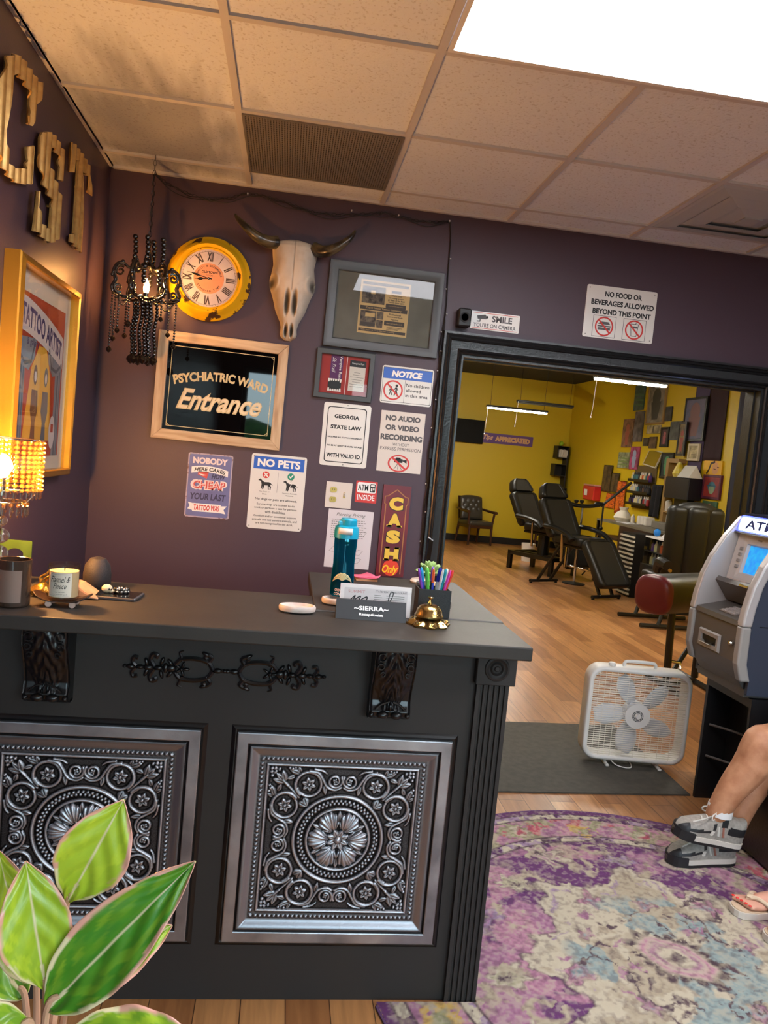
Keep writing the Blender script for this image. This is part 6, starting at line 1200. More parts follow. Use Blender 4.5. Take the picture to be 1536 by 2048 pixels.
mb = MB(); prism(mb, [(2.19, 0.0), (2.62, 0.0), (2.62, 0.62), (2.17, 0.62), (2.17, 0.03), (2.19, 0.03)], 3.2, 3.215, M_ATMP); prism(mb, [(2.17, 0.0), (2.62, 0.0), (2.62, 0.62), (2.17, 0.62)], 3.555, 3.575, M_ATMP); mb.b2((2.6, 3.215, 0), (2.62, 3.555, 0.62), M_ATMP); mb.b2((2.17, 3.215, 0.58), (2.6, 3.555, 0.62), M_ATMP); mb.b2((2.26, 3.215, 0.0), (2.6, 3.555, 0.03), M_ATMP); mb.b2((2.3, 3.215, 0.03), (2.6, 3.555, 0.58), M_ATMP); mb.build('pedestal', t, smooth=0)
mb = MB()
for z in (0.22, 0.38): mb.tube([(2.2 + 0.1 * math.sin(PI * k / 12), 3.213 + 0.342 * k / 12, z) for k in range(13)], 0.006, M_ATMD, seg=8)
mb.tube([(2.3, 3.2, 0.36), (2.24, 3.196, 0.35), (2.21, 3.196, 0.28), (2.25, 3.196, 0.22)], 0.006, M_ATMD, seg=8); mb.build('pedestal_trim', t)
mb = MB(); side = [(2.29, 1.445)] + [(x + 0.045, z - 0.002) for x, z in FR] + [(2.14, 0.64), (2.62, 0.62), (2.62, 1.40), (2.5, 1.45)]
prism(mb, side, Y0 + 0.01, Y0 + 0.03, M_ATMB); prism(mb, side, Y1 - 0.03, Y1 - 0.01, M_ATMB); mb.b2((2.58, Y0 + 0.03, 0.622), (2.62, Y1 - 0.03, 1.4), M_ATMB); prism(mb, [(2.29, 1.445), (2.5, 1.45), (2.62, 1.40), (2.6, 1.38), (2.49, 1.43), (2.3, 1.428)], Y0 + 0.03, Y1 - 0.03, M_ATMB); mb.b2((2.14, Y0 + 0.03, 0.625), (2.58, Y1 - 0.03, 0.66), M_ATMD); mb.build('cabinet', t, smooth=0)
mb = MB(); mb.b2((2.16, Y0 + 0.0085, 0.953), (2.61, Y0 + 0.0105, 0.957), M_INK); mb.build('seam', t, smooth=0)
for y0, y1 in ((Y0, Y0 + 0.045), (Y1 - 0.045, Y1)):
    for nm, a, b, m in (('upper_rail', 0, 6, M_ATMS), ('lower_rail', 5, 8, M_ATMG)):
        q = FR[a:b]; mb = MB(); prism(mb, q + [(x + 0.05, z) for x, z in reversed(q)], y0, y1, m); o = mb.build(nm, t, smooth=0); bv = o.modifiers.new('bevel', 'BEVEL'); bv.width = 0.01; bv.segments = 3; bv.limit_method = 'ANGLE'; bv.angle_limit = 0.9
ya, yb = Y0 + 0.045, Y1 - 0.045; ym = (ya + yb) / 2
for y in (ya, yb):
    mb = MB(); prism(mb, [(2.275, 1.42), (2.2, 1.325), (2.14, 1.22), (2.105, 1.125), (2.085, 1.03), (2.075, 0.965), (2.3, 1.0), (2.32, 1.4)], y - 0.002, y + 0.002, M_ATMS); mb.build('recess_wall', t, smooth=0)
mb = MB(); prism(mb, [(2.262, 1.435), (2.3, 1.44), (2.3, 1.35), (2.232, 1.348), (2.236, 1.356), (2.27, 1.36)], ya, yb, M_ATMB); prism(mb, [(2.3, 1.35), (2.32, 1.35), (2.275, 1.1), (2.255, 1.1)], ya, yb, M_ATMG); mb.build('fascia', t, smooth=0)
TS = X((2.262, ym, 1.392), (PI / 2 - 0.2, 0, -PI / 2)); sg = thing('lit_sign', None, None); sg.parent = t; sg.matrix_local = TS
mb = MB(); mb.poly(rrect(0.358, 0.084, 0.018), 0, 0.012, M_SIGNB); mb.poly(rrect(0.336, 0.066, 0.015), 0.012, 0.014, M_SIGN); mb.build('light_panel', sg, smooth=0)
mb = MB(); mb.text('ATM', 0.0, 0, 0.24, 0.045, mat('sign navy', (16, 30, 110), rough=0.5), 0.0148, bold=0.02); mb.build('lettering', sg, smooth=0)
TB = X((2.2625, ym, 1.225), (PI / 2 - 0.19, 0, -PI / 2)); sc = thing('screen_bezel', None, None); sc.parent = t; sc.matrix_local = TB
mb = MB(); mb.frame(0.18, 0.135, [(0, 0.004), (0.006, 0.02), (0.03, 0.024), (0.09, 0.024), (0.094, 0.0)], mat('atm pale bezel', (196, 192, 188), rough=0.4)); mb.poly(rrect(0.03, 0.008, 0.002, cy=0.098), 0.024, 0.026, M_ATMG); mb.build('bezel', sc, smooth=0)
mb = MB(); mb.rect(-0.092, -0.07, 0.092, 0.07, M_SCR, 0.005); mb.build('screen', sc, smooth=0)
for sx in (-1, 1):
    for k in range(4): mb = MB(); mb.box((0.024, 0.016, 0.008), (sx * 0.122, 0.045 - k * 0.03, 0.027), M_ATMG, bev=0.002); mb.build('side_button', sc, smooth=0)
mb = MB(); prism(mb, [(2.275, 1.1), (2.18, 1.125), (2.165, 1.105), (2.235, 1.01), (2.3, 1.0)], ya + 0.002, yb - 0.002, M_ATMD); mb.build('reader_shelf', t, smooth=0)
mb = MB()
for k in range(3): mb.box((0.05, 0.045, 0.006), (2.205, ym + 0.09 - k * 0.055, 1.122), mat('reader label', (190, 180, 176), rough=0.4), rot=(0, 0.25, 0))
mb.box((0.02, 0.07, 0.01), (2.17, ym - 0.06, 1.11), M_CHR, rot=(0, 0.25, 0)); mb.build('card_reader', t, smooth=0)
mb = MB(); prism(mb, [(2.3, 1.0), (2.235, 1.002), (2.085, 0.968), (2.08, 0.945), (2.3, 0.945)], ya + 0.002, yb - 0.002, M_ATMD); mb.build('keypad_shelf', t, smooth=0)
kp = thing('keypad', None, None, (2.155, ym - 0.03, 0.987), (0, -0.22, 0)); kp.parent = t
mb = MB(); mb.box((0.085, 0.13, 0.004), (0, 0, 0), M_ATMG); mb.build('pad_plate', kp, smooth=0)
for i in range(4):
    for j in range(4): mb = MB(); mb.box((0.014, 0.022, 0.006), (-0.03 + i * 0.02, -0.046 + j * 0.03, 0.004), M_ATMS, bev=0.0015); mb.build('key', kp, smooth=0)
mb = MB(); q = [(2.088, 0.944), (2.084, 0.78), (2.108, 0.705), (2.14, 0.66)]; prism(mb, q + [(x + 0.03, z) for x, z in reversed(q)], ya + 0.001, yb - 0.001, M_ATMD); mb.build('lower_panel', t, smooth=0)
dp = thing('cash_dispenser', None, None, (2.083, ym + 0.03, 0.83)); dp.parent = t
mb = MB(); mb.frame(0.13, 0.035, [(0, -0.012), (0.002, 0.01), (0.02, 0.012), (0.026, 0)], M_ATMG, X((0, 0, 0), RGHT)); mb.build('slot_frame', dp, smooth=0); mb = MB(); mb.b2((-0.001, -0.064, -0.017), (0.002, 0.064, 0.017), M_INK); mb.box((0.03, 0.1, 0.004), (-0.008, 0.01, -0.012), M_CHR, rot=(0, -0.4, 0)); mb.build('slot', dp, smooth=0)
mb = MB(); mb.lathe([(0.013, 0), (0.013, 0.008), (0.008, 0.016), (0, 0.018)], M_CHR, (2.083, ya + 0.035, 0.86), (0, -PI / 2, 0), seg=20); mb.build('lock', t)

# ---------------------------------------------------------------- bench and the two seated people
M_LEATH = mat('dark brown leather', (48, 34, 26), rough=0.38, bump=0.25, bs=90)
t = thing('waiting_bench', 'dark brown leather bench under the seated people at the right edge', 'bench', (0, 0, 0))
mb = MB(); mb.b2((2.09, 1.6, 0.0115), (2.95, 3.06, 0.3), M_LEATH, bev=0.02, seg=3); mb.build('base', t)
for k in range(2): mb = MB(); mb.b2((2.08, 1.61 + k * 0.72, 0.3), (2.82, 2.33 + k * 0.72, 0.44), M_LEATH, bev=0.04, seg=4); mb.build('seat_cushion', t)
mb = MB(); mb.b2((2.8, 1.6, 0.3), (3.0, 3.06, 0.85), M_LEATH, bev=0.06, seg=4); mb.build('backrest', t)
def fuse(name, parts, m, parent, voxel=0.008, smooth_it=4):
    """one continuous surface out of overlapping limbs"""
    mb = MB()
    for p in parts: p(mb)
    me = bpy.data.meshes.new('tmp'); me.from_pydata(mb.v, [], mb.f); o = bpy.data.objects.new('tmp', me); C.objects.link(o)
    r = o.modifiers.new('r', 'REMESH'); r.mode = 'VOXEL'; r.voxel_size = voxel
    s_ = o.modifiers.new('s', 'SMOOTH'); s_.iterations = smooth_it; s_.factor = 0.5
    bpy.context.view_layer.update(); dg = bpy.context.evaluated_depsgraph_get()
    nm = bpy.data.meshes.new_from_object(o.evaluated_get(dg), depsgraph=dg); bpy.data.objects.remove(o); bpy.data.meshes.remove(me)
    nm.name = name; nm.materials.clear(); nm.materials.append(m); nm.polygons.foreach_set('use_smooth', [True] * len(nm.polygons))
    ob = bpy.data.objects.new(name, nm); C.objects.link(ob); ob.parent = parent; return ob
def limb(*pr):
    """tapered limb through (point, radius) pairs"""
    def f(mb):
        P = smoothpts([p for p, r in pr], 6); n_ = len(pr); rr = [np.interp(k / 6, range(n_), [r for p, r in pr]) for k in range(len(P))]
        mb.tube(P, rr, M_INK, seg=14); mb.ball(rr[0], P[0], M_INK, seg=12); mb.ball(rr[-1], P[-1], M_INK, seg=12)
    return f
def blob(r, loc, rot=(0, 0, 0)): return lambda mb: mb.ball(r, loc, M_INK, rot, seg=16)
def hand_parts(w, tip, side):
    """palm, four bent fingers and a thumb resting from wrist w towards tip"""
    w, tip = Vector(w), Vector(tip); d = (tip - w).normalized(); s_ = d.cross(Vector((0, 0, 1))).normalized() * side; dn_ = Vector((0, 0, -1))
    out = [limb((w, 0.026), (w + d * 0.05, 0.03), (w + d * 0.085, 0.028))]
    for k in range(4):
        b = w + d * 0.085 + s_ * (k - 1.5) * 0.019; L = (0.068, 0.078, 0.073, 0.058)[k]; out.append(limb((b - d * 0.02, 0.0105), (b + d * L * 0.5 + dn_ * 0.004, 0.0095), (b + d * L * 0.9 + dn_ * 0.02, 0.008)))
    out.append(limb((w + d * 0.03 - s_ * 0.024, 0.012), (w + d * 0.06 - s_ * 0.046, 0.011), (w + d * 0.092 - s_ * 0.05 + dn_ * 0.006, 0.009))); return out
def head_parts(h, f):
    """head at h looking along f: skull, jaw, nose, ears, lips, brow"""
    h, f = Vector(h), Vector(f).normalized(); s_ = f.cross(Vector((0, 0, 1))).normalized(); ang = math.atan2(f.y, f.x)
    return [blob((0.095, 0.076, 0.108), h + Vector((0, 0, 0.025)), (0, 0, ang)), blob((0.07, 0.058, 0.07), h + f * 0.03 + Vector((0, 0, -0.055)), (0, 0, ang)), limb((h + f * 0.09 + Vector((0, 0, 0.012)), 0.009), (h + f * 0.112 + Vector((0, 0, -0.028)), 0.014)),
            blob((0.012, 0.026, 0.008), h + f * 0.094 + Vector((0, 0, -0.066)), (0, 0, ang)), blob((0.02, 0.056, 0.012), h + f * 0.074 + Vector((0, 0, 0.034)), (0, 0, ang))] + [blob((0.018, 0.01, 0.032), h + s_ * sg_ * 0.077 + Vector((0, 0, -0.01)), (0, 0, ang)) for sg_ in (-1, 1)]
def face(t, h, f, mhair, long=False):
    h, f = Vector(h), Vector(f).normalized(); s_ = f.cross(Vector((0, 0, 1))).normalized(); ang = math.atan2(f.y, f.x)
    for sg_ in (-1, 1):
        mb = MB(); mb.ball(0.0125, h + f * 0.079 + s_ * sg_ * 0.031 + Vector((0, 0, 0.014)), mat('eye white', (226, 220, 214), rough=0.2), seg=12); mb.ball(0.0062, h + f * 0.0885 + s_ * sg_ * 0.031 + Vector((0, 0, 0.014)), M_INK, seg=10); mb.build('eye', t)
    ps = [blob((0.1, 0.083, 0.095), h - f * 0.012 + Vector((0, 0, 0.05)), (0, 0, ang)), blob((0.06, 0.08, 0.08), h - f * 0.055, (0, 0, ang))]
    if long: ps += [limb((h - f * 0.05 + s_ * k * 0.06, 0.04), (h - f * 0.06 + s_ * k * 0.075 + Vector((0, 0, -0.12)), 0.038), (h - f * 0.04 + s_ * k * 0.08 + Vector((0, 0, -0.24)), 0.022)) for k in (-1, 0, 1)]
    fuse('hair', ps, mhair, t, 0.012, 3)
def seated(label, skin, y, knees, ankles, extra, shirt, pants, hairc, long, crossed, group=None, pant_r=0.1, short=True, hy=None):
    t = thing('person', label, 'person', (2.55, y, 0))
    o = Vector((2.55, y, 0)); V3 = lambda x, yy, z: Vector((x, yy, z)) - o
    pel = V3(2.6, y, 0.6); chest = V3(2.63, y, 0.88); neck = V3(2.63, y, 1.07); head = V3(2.61, y, 1.21); f = Vector((-1, 0.0, -0.05))
    ps = [limb((pel, 0.13), ((pel + chest) / 2, 0.12), (chest, 0.14), (neck + Vector((0, 0, -0.03)), 0.07)), limb((neck + Vector((0, 0, -0.06)), 0.052), (head, 0.05))] + head_parts(head, f)
    hips = [V3(2.56, y - 0.09, 0.57), V3(2.56, y + 0.09, 0.57)]
    for hp, k_, a_ in zip(hips, knees, ankles):
        k_, a_ = V3(*k_), V3(*a_); m1 = k_ + (a_ - k_) * 0.3 + Vector((0.018, 0, 0)); ps += [limb((hp, 0.088), ((hp + k_) / 2, 0.078), (k_, 0.07)), limb((k_, 0.07), (k_ + (a_ - k_) * 0.12 , 0.067), (m1, 0.074), (k_ + (a_ - k_) * 0.65, 0.057), (a_, 0.042))]
    for sg_ in (-1, 1):
        sh = V3(2.63, y + sg_ * 0.18, 1.0); el = V3(2.56, y + sg_ * 0.24, 0.74); wr_ = V3(2.36, y + sg_ * 0.14, 0.66); ps += [limb((chest + Vector((0, sg_ * 0.06, 0.1)), 0.06), (sh, 0.055), ((sh + el) / 2, 0.046), (el, 0.04)), limb((el, 0.04), ((el + wr_) / 2, 0.038), (wr_, 0.027))] + hand_parts(wr_, wr_ + Vector((-0.1, -sg_ * 0.01, -0.012)), -sg_)
    ps += extra(V3); fuse('body', ps, skin, t, 0.0065, 3); face(t, head, f, hairc, long)
    fuse('shirt', [limb((pel + Vector((0, 0, 0.02)), 0.148), ((pel + chest) / 2, 0.138), (chest, 0.156), (neck + Vector((0.0, 0, -0.075)), 0.1))] + [limb((V3(2.63, y + sg_ * 0.06, 0.97), 0.085), (V3(2.63, y + sg_ * 0.18, 0.99), 0.072), (V3(2.605, y + sg_ * 0.215, 0.86), 0.064)) for sg_ in (-1, 1)], shirt, t, 0.01, 3)
    fuse('shorts', [limb((pel, 0.15), (pel + Vector((0, 0, -0.02)), 0.15))] + [limb((hp, 0.105), (hp + (V3(*k_) - hp) * (0.55 if short else 0.8), pant_r)) for hp, k_ in zip(hips, knees)], pants, t, 0.01, 3)
    return t, V3
M_SK1 = mat('tanned skin', (196, 140, 104), rough=0.55, c2=(176, 118, 84), ns=22, bump=0.15, bs=160); M_SK2 = mat('fair skin', (216, 160, 134), rough=0.5, c2=(206, 146, 122), ns=12)
M_SHG = mat('sneaker grey mesh', (156, 148, 138), rough=0.6, c2=(138, 130, 122), ns=80); M_SHB = mat('sneaker black overlay', (34, 32, 33), rough=0.5); M_SHW = mat('sneaker pale midsole', (206, 196, 184), rough=0.5); M_LACE = mat('grey white lace', (196, 190, 180), rough=0.7); M_SOCK = mat('white sock', (222, 218, 214), rough=0.8)
P1, V3 = seated('seated person in grey sneakers with ankles crossed on the rug', M_SK1, 2.89, [(1.985, 2.83, 0.56), (2.12, 2.97, 0.52)], [(1.853, 2.868, 0.235), (1.965, 2.925, 0.12)],
    lambda V: [limb((V(1.853, 2.868, 0.24), 0.036), (V(1.84, 2.868, 0.19), 0.034)), limb((V(1.965, 2.925, 0.12), 0.036), (V(1.94, 2.92, 0.07), 0.034))], mat('navy shirt', (40, 46, 70), rough=0.8), mat('khaki shorts', (120, 108, 84), rough=0.8), mat('brown hair', (62, 44, 32), rough=0.6), False, True)
def sneaker(parent, loc, rot, label):
    t = thing('shoe', None, None, loc, rot); t.parent = parent; tag(t, label, None)
    L = 0.3; ts = np.array([0, 0.03, 0.1, 0.25, 0.4, 0.55, 0.65, 0.75, 0.88, 0.96, 1.0]); hw = np.array([0.006, 0.026, 0.042, 0.05, 0.046, 0.041, 0.04, 0.039, 0.037, 0.03, 0.016]); top = np.array([0.034, 0.054, 0.07, 0.084, 0.104, 0.126, 0.134, 0.124, 0.124, 0.13, 0.11])
    nt_ = 45; tt = np.linspace(0, 1, nt_); H_, T_ = np.interp(tt, ts, hw), np.interp(tt, ts, top); nu_ = 25; mb = MB()
    Pg = np.zeros((nt_, nu_, 3))
    for i in range(nt_):
        for j in range(nu_):
            a = PI * j / (nu_ - 1); c = math.cos(a); s_ = math.sin(a); Pg[i, j] = (tt[i] * L, math.copysign(abs(c) ** 0.65, c) * H_[i], 0.026 + (T_[i] - 0.026) * s_ ** 0.75)
    Fm = {}
    for i in range(nt_ - 1):
        for j in range(nu_ - 1):
            u_, v_ = tt[i], math.sin(PI * (j + 0.5) / (nu_ - 1)); sd = abs(u_ - 0.5)
            m = M_SHG
            if u_ < 0.13 and v_ < 0.93: m = M_SHB
            if 0.1 < u_ < 0.42 and 0.25 < v_ < 0.55 - (u_ - 0.1) * 0.5: m = M_SHB
            if 0.68 < u_ < 0.97 and 0.2 < v_ < 0.62 and abs((u_ - 0.83) * 2.4) < 0.42 - abs(v_ - 0.4) * 0.6: m = M_SHB
            if 0.55 < u_ < 0.64 and 0.5 < v_ < 0.85: m = M_SHB
            if 0.45 < u_ < 0.5 and 0.4 < v_ < 0.7: m = M_SHB
            Fm.setdefault(m, []).append((i * nu_ + j, (i + 1) * nu_ + j, (i + 1) * nu_ + j + 1, i * nu_ + j + 1))
    b0 = 0
    for m, fs in Fm.items():
        k = mb.mi(m)
        if not mb.v: mb.v.extend(map(tuple, Pg.reshape(-1, 3)))
        mb.f.extend(fs); mb.m.extend([k] * len(fs))
    mb.build('upper', t, smooth=180)
    out = [(tt[i] * L * 1.02 - 0.003, H_[i] * 1.06 + 0.002) for i in range(0, nt_, 2)]; out = out + [(x, -y) for x, y in reversed(out)]
    mb = MB(); mb.poly(out, 0.012, 0.032, M_SHW); mb.poly([(x, y * 0.98) for x, y in out], 0.0, 0.012, M_SHB); mb.poly([(x, y * 1.01) for x, y in out if x < 0.075] , 0.011, 0.04, M_SHB); o = mb.build('sole', t, smooth=0)
    mb = MB()
    for k in range(5):
        u_ = 0.3 + k * 0.07; z = np.interp(u_, ts, top); hh = np.interp(u_, ts, hw) * 0.5; mb.tube(smoothpts([(u_ * L, -hh, z - 0.008), ((u_ + 0.02) * L, 0, z + 0.005), ((u_ + 0.05) * L, hh, z - 0.004)], 4), 0.0035, M_LACE, seg=6)
    for sg_ in (-1, 1): mb.tube(smoothpts([(0.16, 0, 0.115), (0.14, sg_ * 0.02, 0.135), (0.115, sg_ * 0.035, 0.125), (0.12, sg_ * 0.04, 0.108), (0.15, sg_ * 0.01, 0.112)], 5), 0.003, M_LACE, seg=6)
    mb.tube(smoothpts([(0.15, 0.0, 0.116), (0.1, -0.03, 0.11), (0.05, -0.045, 0.095), (0.03, -0.05, 0.09)], 5), 0.003, M_LACE, seg=6); mb.build('laces', t)
    mb = MB()
    for k in range(2): mb.tube([(0.168 + k * 0.022, -0.0415, 0.05), (0.158 + k * 0.022, -0.036, 0.088)], 0.005, M_LACE if not k else mat('rust stripe', (150, 96, 80), rough=0.6), seg=6)
    mb.text('S', 0, 0, 0.02, 0.02, M_SHW, 0, bold=0.06, shear=0.3, M=X((0.135, -0.0462, 0.058), (PI / 2 - 0.12, 0, 0))); mb.build('side_mark', t, smooth=0)
sneaker(P1, V3(1.675, 2.872, 0.152), (0.12, 0.2, 0.02), 'raised grey sneaker'); sneaker(P1, V3(1.685, 2.905, 0.0105), (0, 0.0, 0.04), 'grey sneaker flat on the rug')
for (p, q) in ((V3(1.866, 2.868, 0.235), V3(1.87, 2.868, 0.278)), (V3(1.955, 2.92, 0.085), V3(1.965, 2.922, 0.135))):
    mb = MB(); mb.tube([p, (p + q) / 2, q], [0.05, 0.051, 0.049], M_SOCK, seg=16); mb.build('sock', P1)
M_NAIL = mat('coral red nail polish', (226, 56, 52), rough=0.2); M_STRAP = mat('beige sandal strap', (206, 180, 150), rough=0.6)
def toes(V, x0, yc):
    out = [limb((V(2.02, yc, 0.08), 0.038), (V(1.95, yc, 0.066), 0.036), (V(1.86, yc, 0.056), 0.03)), blob((0.06, 0.044, 0.02), V(1.85, yc, 0.05))]
    for k in range(5): out.append(limb((V(x0 + 0.06, yc + (k - 2) * 0.0155, 0.052), 0.0105), (V(x0 + 0.022 + 0.006 * (4 - k if yc > 2.45 else k), yc + (k - 2) * 0.0175, 0.05), 0.0095 if k not in ((0,) if yc < 2.45 else (4,)) else 0.012)))
    return out
FT = ((1.765, 2.55), (1.79, 2.385))
P2, V4 = seated('seated person at the right edge with red toenails in flip-flops', M_SK2, 2.37, [(2.13, 2.31, 0.53), (2.13, 2.48, 0.53)], [(2.03, 2.385, 0.1), (2.03, 2.55, 0.1)], lambda V: toes(V, *FT[0]) + toes(V, *FT[1]), mat('rose shirt', (150, 86, 96), rough=0.8), mat('denim shorts', (74, 88, 116), rough=0.8), mat('chestnut hair', (92, 58, 38), rough=0.6), True, False)
for x0, yc in FT:
    t = thing('sandal', None, None, V4(x0, yc, 0.0105)); t.parent = P2
    out = [(0.24 * u_ - 0.006, w_) for u_, w_ in ((0, 0.012), (0.03, 0.03), (0.1, 0.043), (0.3, 0.048), (0.55, 0.038), (0.8, 0.034), (0.95, 0.026), (1.12, 0.008))]; out = out + [(x, -y) for x, y in reversed(out)]
    mb = MB(); mb.poly(out, 0, 0.024, M_SHW); mb.poly([(x * 0.97 + 0.004, y * 0.9) for x, y in out], 0.024, 0.028, M_STRAP); mb.build('footbed', t, smooth=0)
    mb = MB()
    for sg_ in (-1, 1): mb.tube(smoothpts([(0.05, 0.004, 0.055), (0.075, sg_ * 0.018, 0.068), (0.11, sg_ * 0.042, 0.05), (0.125, sg_ * 0.046, 0.026)], 5), 0.0075, M_STRAP, seg=8)
    mb.ball((0.016, 0.012, 0.008), (0.06, 0, 0.066), M_STRAP, seg=10); mb.build('strap', t)
    mb = MB()
    for k in range(5):
        xx = 0.015 + 0.006 * (4 - k if yc > 2.45 else k); mb.ball((0.0065, 0.0058, 0.003), (xx, (k - 2) * 0.0175, 0.0485), M_NAIL, seg=8)
    mb.build('toenail', P2, V4(x0, yc, 0.0105))

# ---------------------------------------------------------------- aglaonema in front of the camera, on its stand
M_LEAF = vcol_mat('variegated leaf', rough=0.35, coat=0.15); M_STEM = mat('pinkish stem', (206, 160, 130), rough=0.5)
nt = M_LEAF.node_tree; b_ = nt.nodes['Principled BSDF']; b_.inputs['Subsurface Weight'].default_value = 0.0
plant = thing('potted_plant', 'variegated green plant with pink edged leaves in the lower left foreground', 'plant', (-0.19, 0.72, 0.76))
PO = Vector((-0.19, 0.72, 0.76))
mb = MB(); mb.lathe([(0, 0), (0.06, 0.0), (0.064, 0.005), (0.082, 0.14), (0.086, 0.145), (0.086, 0.155), (0.079, 0.155), (0.076, 0.135), (0, 0.135)], mat('white glazed pot', (206, 202, 194), rough=0.3), seg=36); mb.build('pot', plant)
mb = MB(); mb.lathe([(0, 0.1385), (0.0755, 0.1375), (0.076, 0.136)], mat('potting soil', (46, 34, 26), rough=0.95, bump=0.8, bs=90), seg=30); mb.build('soil', plant)
def leaf(base, tip, wid, bend, face_, pale=0.0, root=(-0.19, 0.72, 0.895), skew=0.0, seed=0, pw=0.82):
    base, tip, root = Vector(base) - PO, Vector(tip) - PO, Vector(root) - PO; d = tip - base; L = d.length; d.normalize()
    fz = Vector(face_); s_ = d.cross(fz).normalized(); nrm = s_.cross(d).normalized(); nv_, nu_ = 46, 35; P = np.zeros((nv_, nu_, 3)); Cc = np.zeros((nv_, nu_, 3)); rs = np.random.RandomState(seed + 3); g = rs.rand(14, 14)
    gl, gy, gp, cr = (np.array(lin(c)[:3]) for c in ((72, 138, 34), (190, 210, 56), (232, 168, 150), (238, 220, 176)))
    for i in range(nv_):
        u_ = i / (nv_ - 1); w_ = wid / 2 * (math.sin(PI * min(1, u_ ** pw)) ** 0.8 + 0.02)
        for j in range(nu_):
            v_ = -1 + 2 * j / (nu_ - 1); p = base + d * (u_ * L) + s_ * (v_ * w_ + skew * wid * math.sin(u_ * PI)) + nrm * (bend * L * math.sin(u_ * PI) * 0.5 - bend * L * u_ * u_ * 0.6 + abs(v_) ** 1.5 * w_ * 0.28 + 0.0012 * math.sin(u_ * 26 + abs(v_) * 9))
            P[i, j] = p
            a = g[int(u_ * 12), int((v_ + 1) * 6)]; blot = g[int((u_ * 12 - abs(v_) * 3) % 13), int((v_ + 1) * 6)]
            vein = 0.5 + 0.5 * math.sin((u_ * 9 - abs(v_) * 3.2) * PI)
            c = gl * (0.9 + 0.12 * vein) * (1 - pale) + gy * pale; f_ = min(1, max(0, (blot - 0.4) * 1.6)) * (0.35 + pale) * min(1, abs(v_) * 1.7); c = c * (1 - f_) + gy * f_
            ed = abs(v_) + 0.12 * (a - 0.5) + max(0, u_ - 0.8) * 1.4
            if ed > 0.86: q = min(1, (ed - 0.86) / 0.05); c = c * (1 - q) + (gp if u_ > 0.35 else cr) * q
            if abs(v_) * w_ < 0.0011 * (1.3 - u_): c = cr * 0.9
            Cc[i, j] = c
    o = col_grid('leaf', P, Cc, M_LEAF, plant); q = o.modifiers.new('solid', 'SOLIDIFY'); q.thickness = 0.0006
    mb = MB(); mid = (base + root) / 2 + Vector((0.005, 0, -0.02)); mb.tube(smoothpts([root, mid, base, base + d * L * 0.1], 6), [0.0045 - 0.0001 * k for k in range(19)], M_STEM, seg=8); mb.build('petiole', o)
fc = (-0.1, -0.95, 0.3)
leaf((-0.174, 0.70, 1.034), (-0.055, 0.69, 1.181), 0.066, 0.08, (-0.2, -0.9, 0.35), 0.0, seed=1)
leaf((-0.17, 0.73, 1.118), (-0.122, 0.70, 1.228), 0.064, 0.12, (0.1, -0.95, 0.25), 0.75, seed=2, pw=1.25)
leaf((-0.178, 0.71, 1.046), (-0.2, 0.70, 1.17), 0.06, 0.1, (0.25, -0.95, 0.2), 0.6, seed=3, pw=1.1)
leaf((-0.176, 0.66, 1.05), (-0.262, 0.6, 1.058), 0.05, 0.35, (-0.2, -0.75, 0.6), 0.25, seed=4)
leaf((-0.165, 0.7, 1.0), (-0.018, 0.67, 1.014), 0.062, 0.1, (0.0, -0.35, 0.95), 0.3, seed=5)
leaf((-0.195, 0.74, 1.03), (-0.245, 0.76, 1.15), 0.05, 0.1, (0.2, -0.9, 0.2), 0.8, seed=6)
leaf((-0.17, 0.76, 1.0), (-0.08, 0.8, 1.055), 0.05, 0.2, (0.0, -0.7, 0.7), 0.3, seed=7)
leaf((-0.21, 0.76, 1.0), (-0.31, 0.82, 1.06), 0.06, 0.2, (0.2, -0.6, 0.8), 0.1, seed=8)
t = thing('plant_stand', 'small black round plant stand under the variegated plant', 'stand', (-0.19, 0.72, 0)); mb = MB(); mb.cyl(0.14, 0.02, (0, 0, 0.7495), M_CTR, seg=36, bev=0.004); mb.build('top', t)
for k in range(3): a = k * 2 * PI / 3 + 0.5; mb = MB(); mb.tube([(0.11 * math.cos(a), 0.11 * math.sin(a), 0.742), (0.14 * math.cos(a), 0.14 * math.sin(a), 0.006)], 0.011, M_CTR, seg=10); mb.build('leg', t)
# ---------------------------------------------------------------- the tattoo studio beyond the doorway
M_LED = mat('led diffuser', (255, 250, 240), emit=L_LED, ec=(255, 248, 232)); M_LEDH = mat('black fixture housing', (30, 30, 30), rough=0.5); M_OFF = mat('unlit tube', (70, 66, 56), rough=0.4)
def led(x0, x1, y, z, label, on=True, pulls=True):
    t = thing('hanging_light', label, 'light', ((x0 + x1) / 2, y, z), group='hanging LED bars'); L = x1 - x0
    mb = MB(); mb.box((L, 0.09, 0.035), (0, 0, 0.03), M_LEDH, bev=0.006); mb.build('housing', t, smooth=0)
    mb = MB(); mb.box((L - 0.02, 0.06, 0.022), (0, 0, 0.002), M_LED if on else M_OFF, bev=0.006); mb.build('diffuser', t, smooth=0)
    for sx in (-1, 1): mb = MB(); mb.tube([(sx * (L / 2 - 0.06), 0, 0.046), (sx * (L / 2 - 0.05), 0, 3.329 - z)], 0.003, M_CABLE, seg=6); mb.build('hanger_cord', t)
    if pulls: mb = MB(); mb.tube([(-L / 2 + 0.01, -0.05, 0.02), (-L / 2, -0.05, -0.3), (-L / 2 - 0.01, -0.05, -0.4)], 0.0035, M_CLIP, seg=6); mb.ball(0.01, (-L / 2 - 0.01, -0.05, -0.41), M_CLIP, seg=8); mb.build('pull_cord', t)
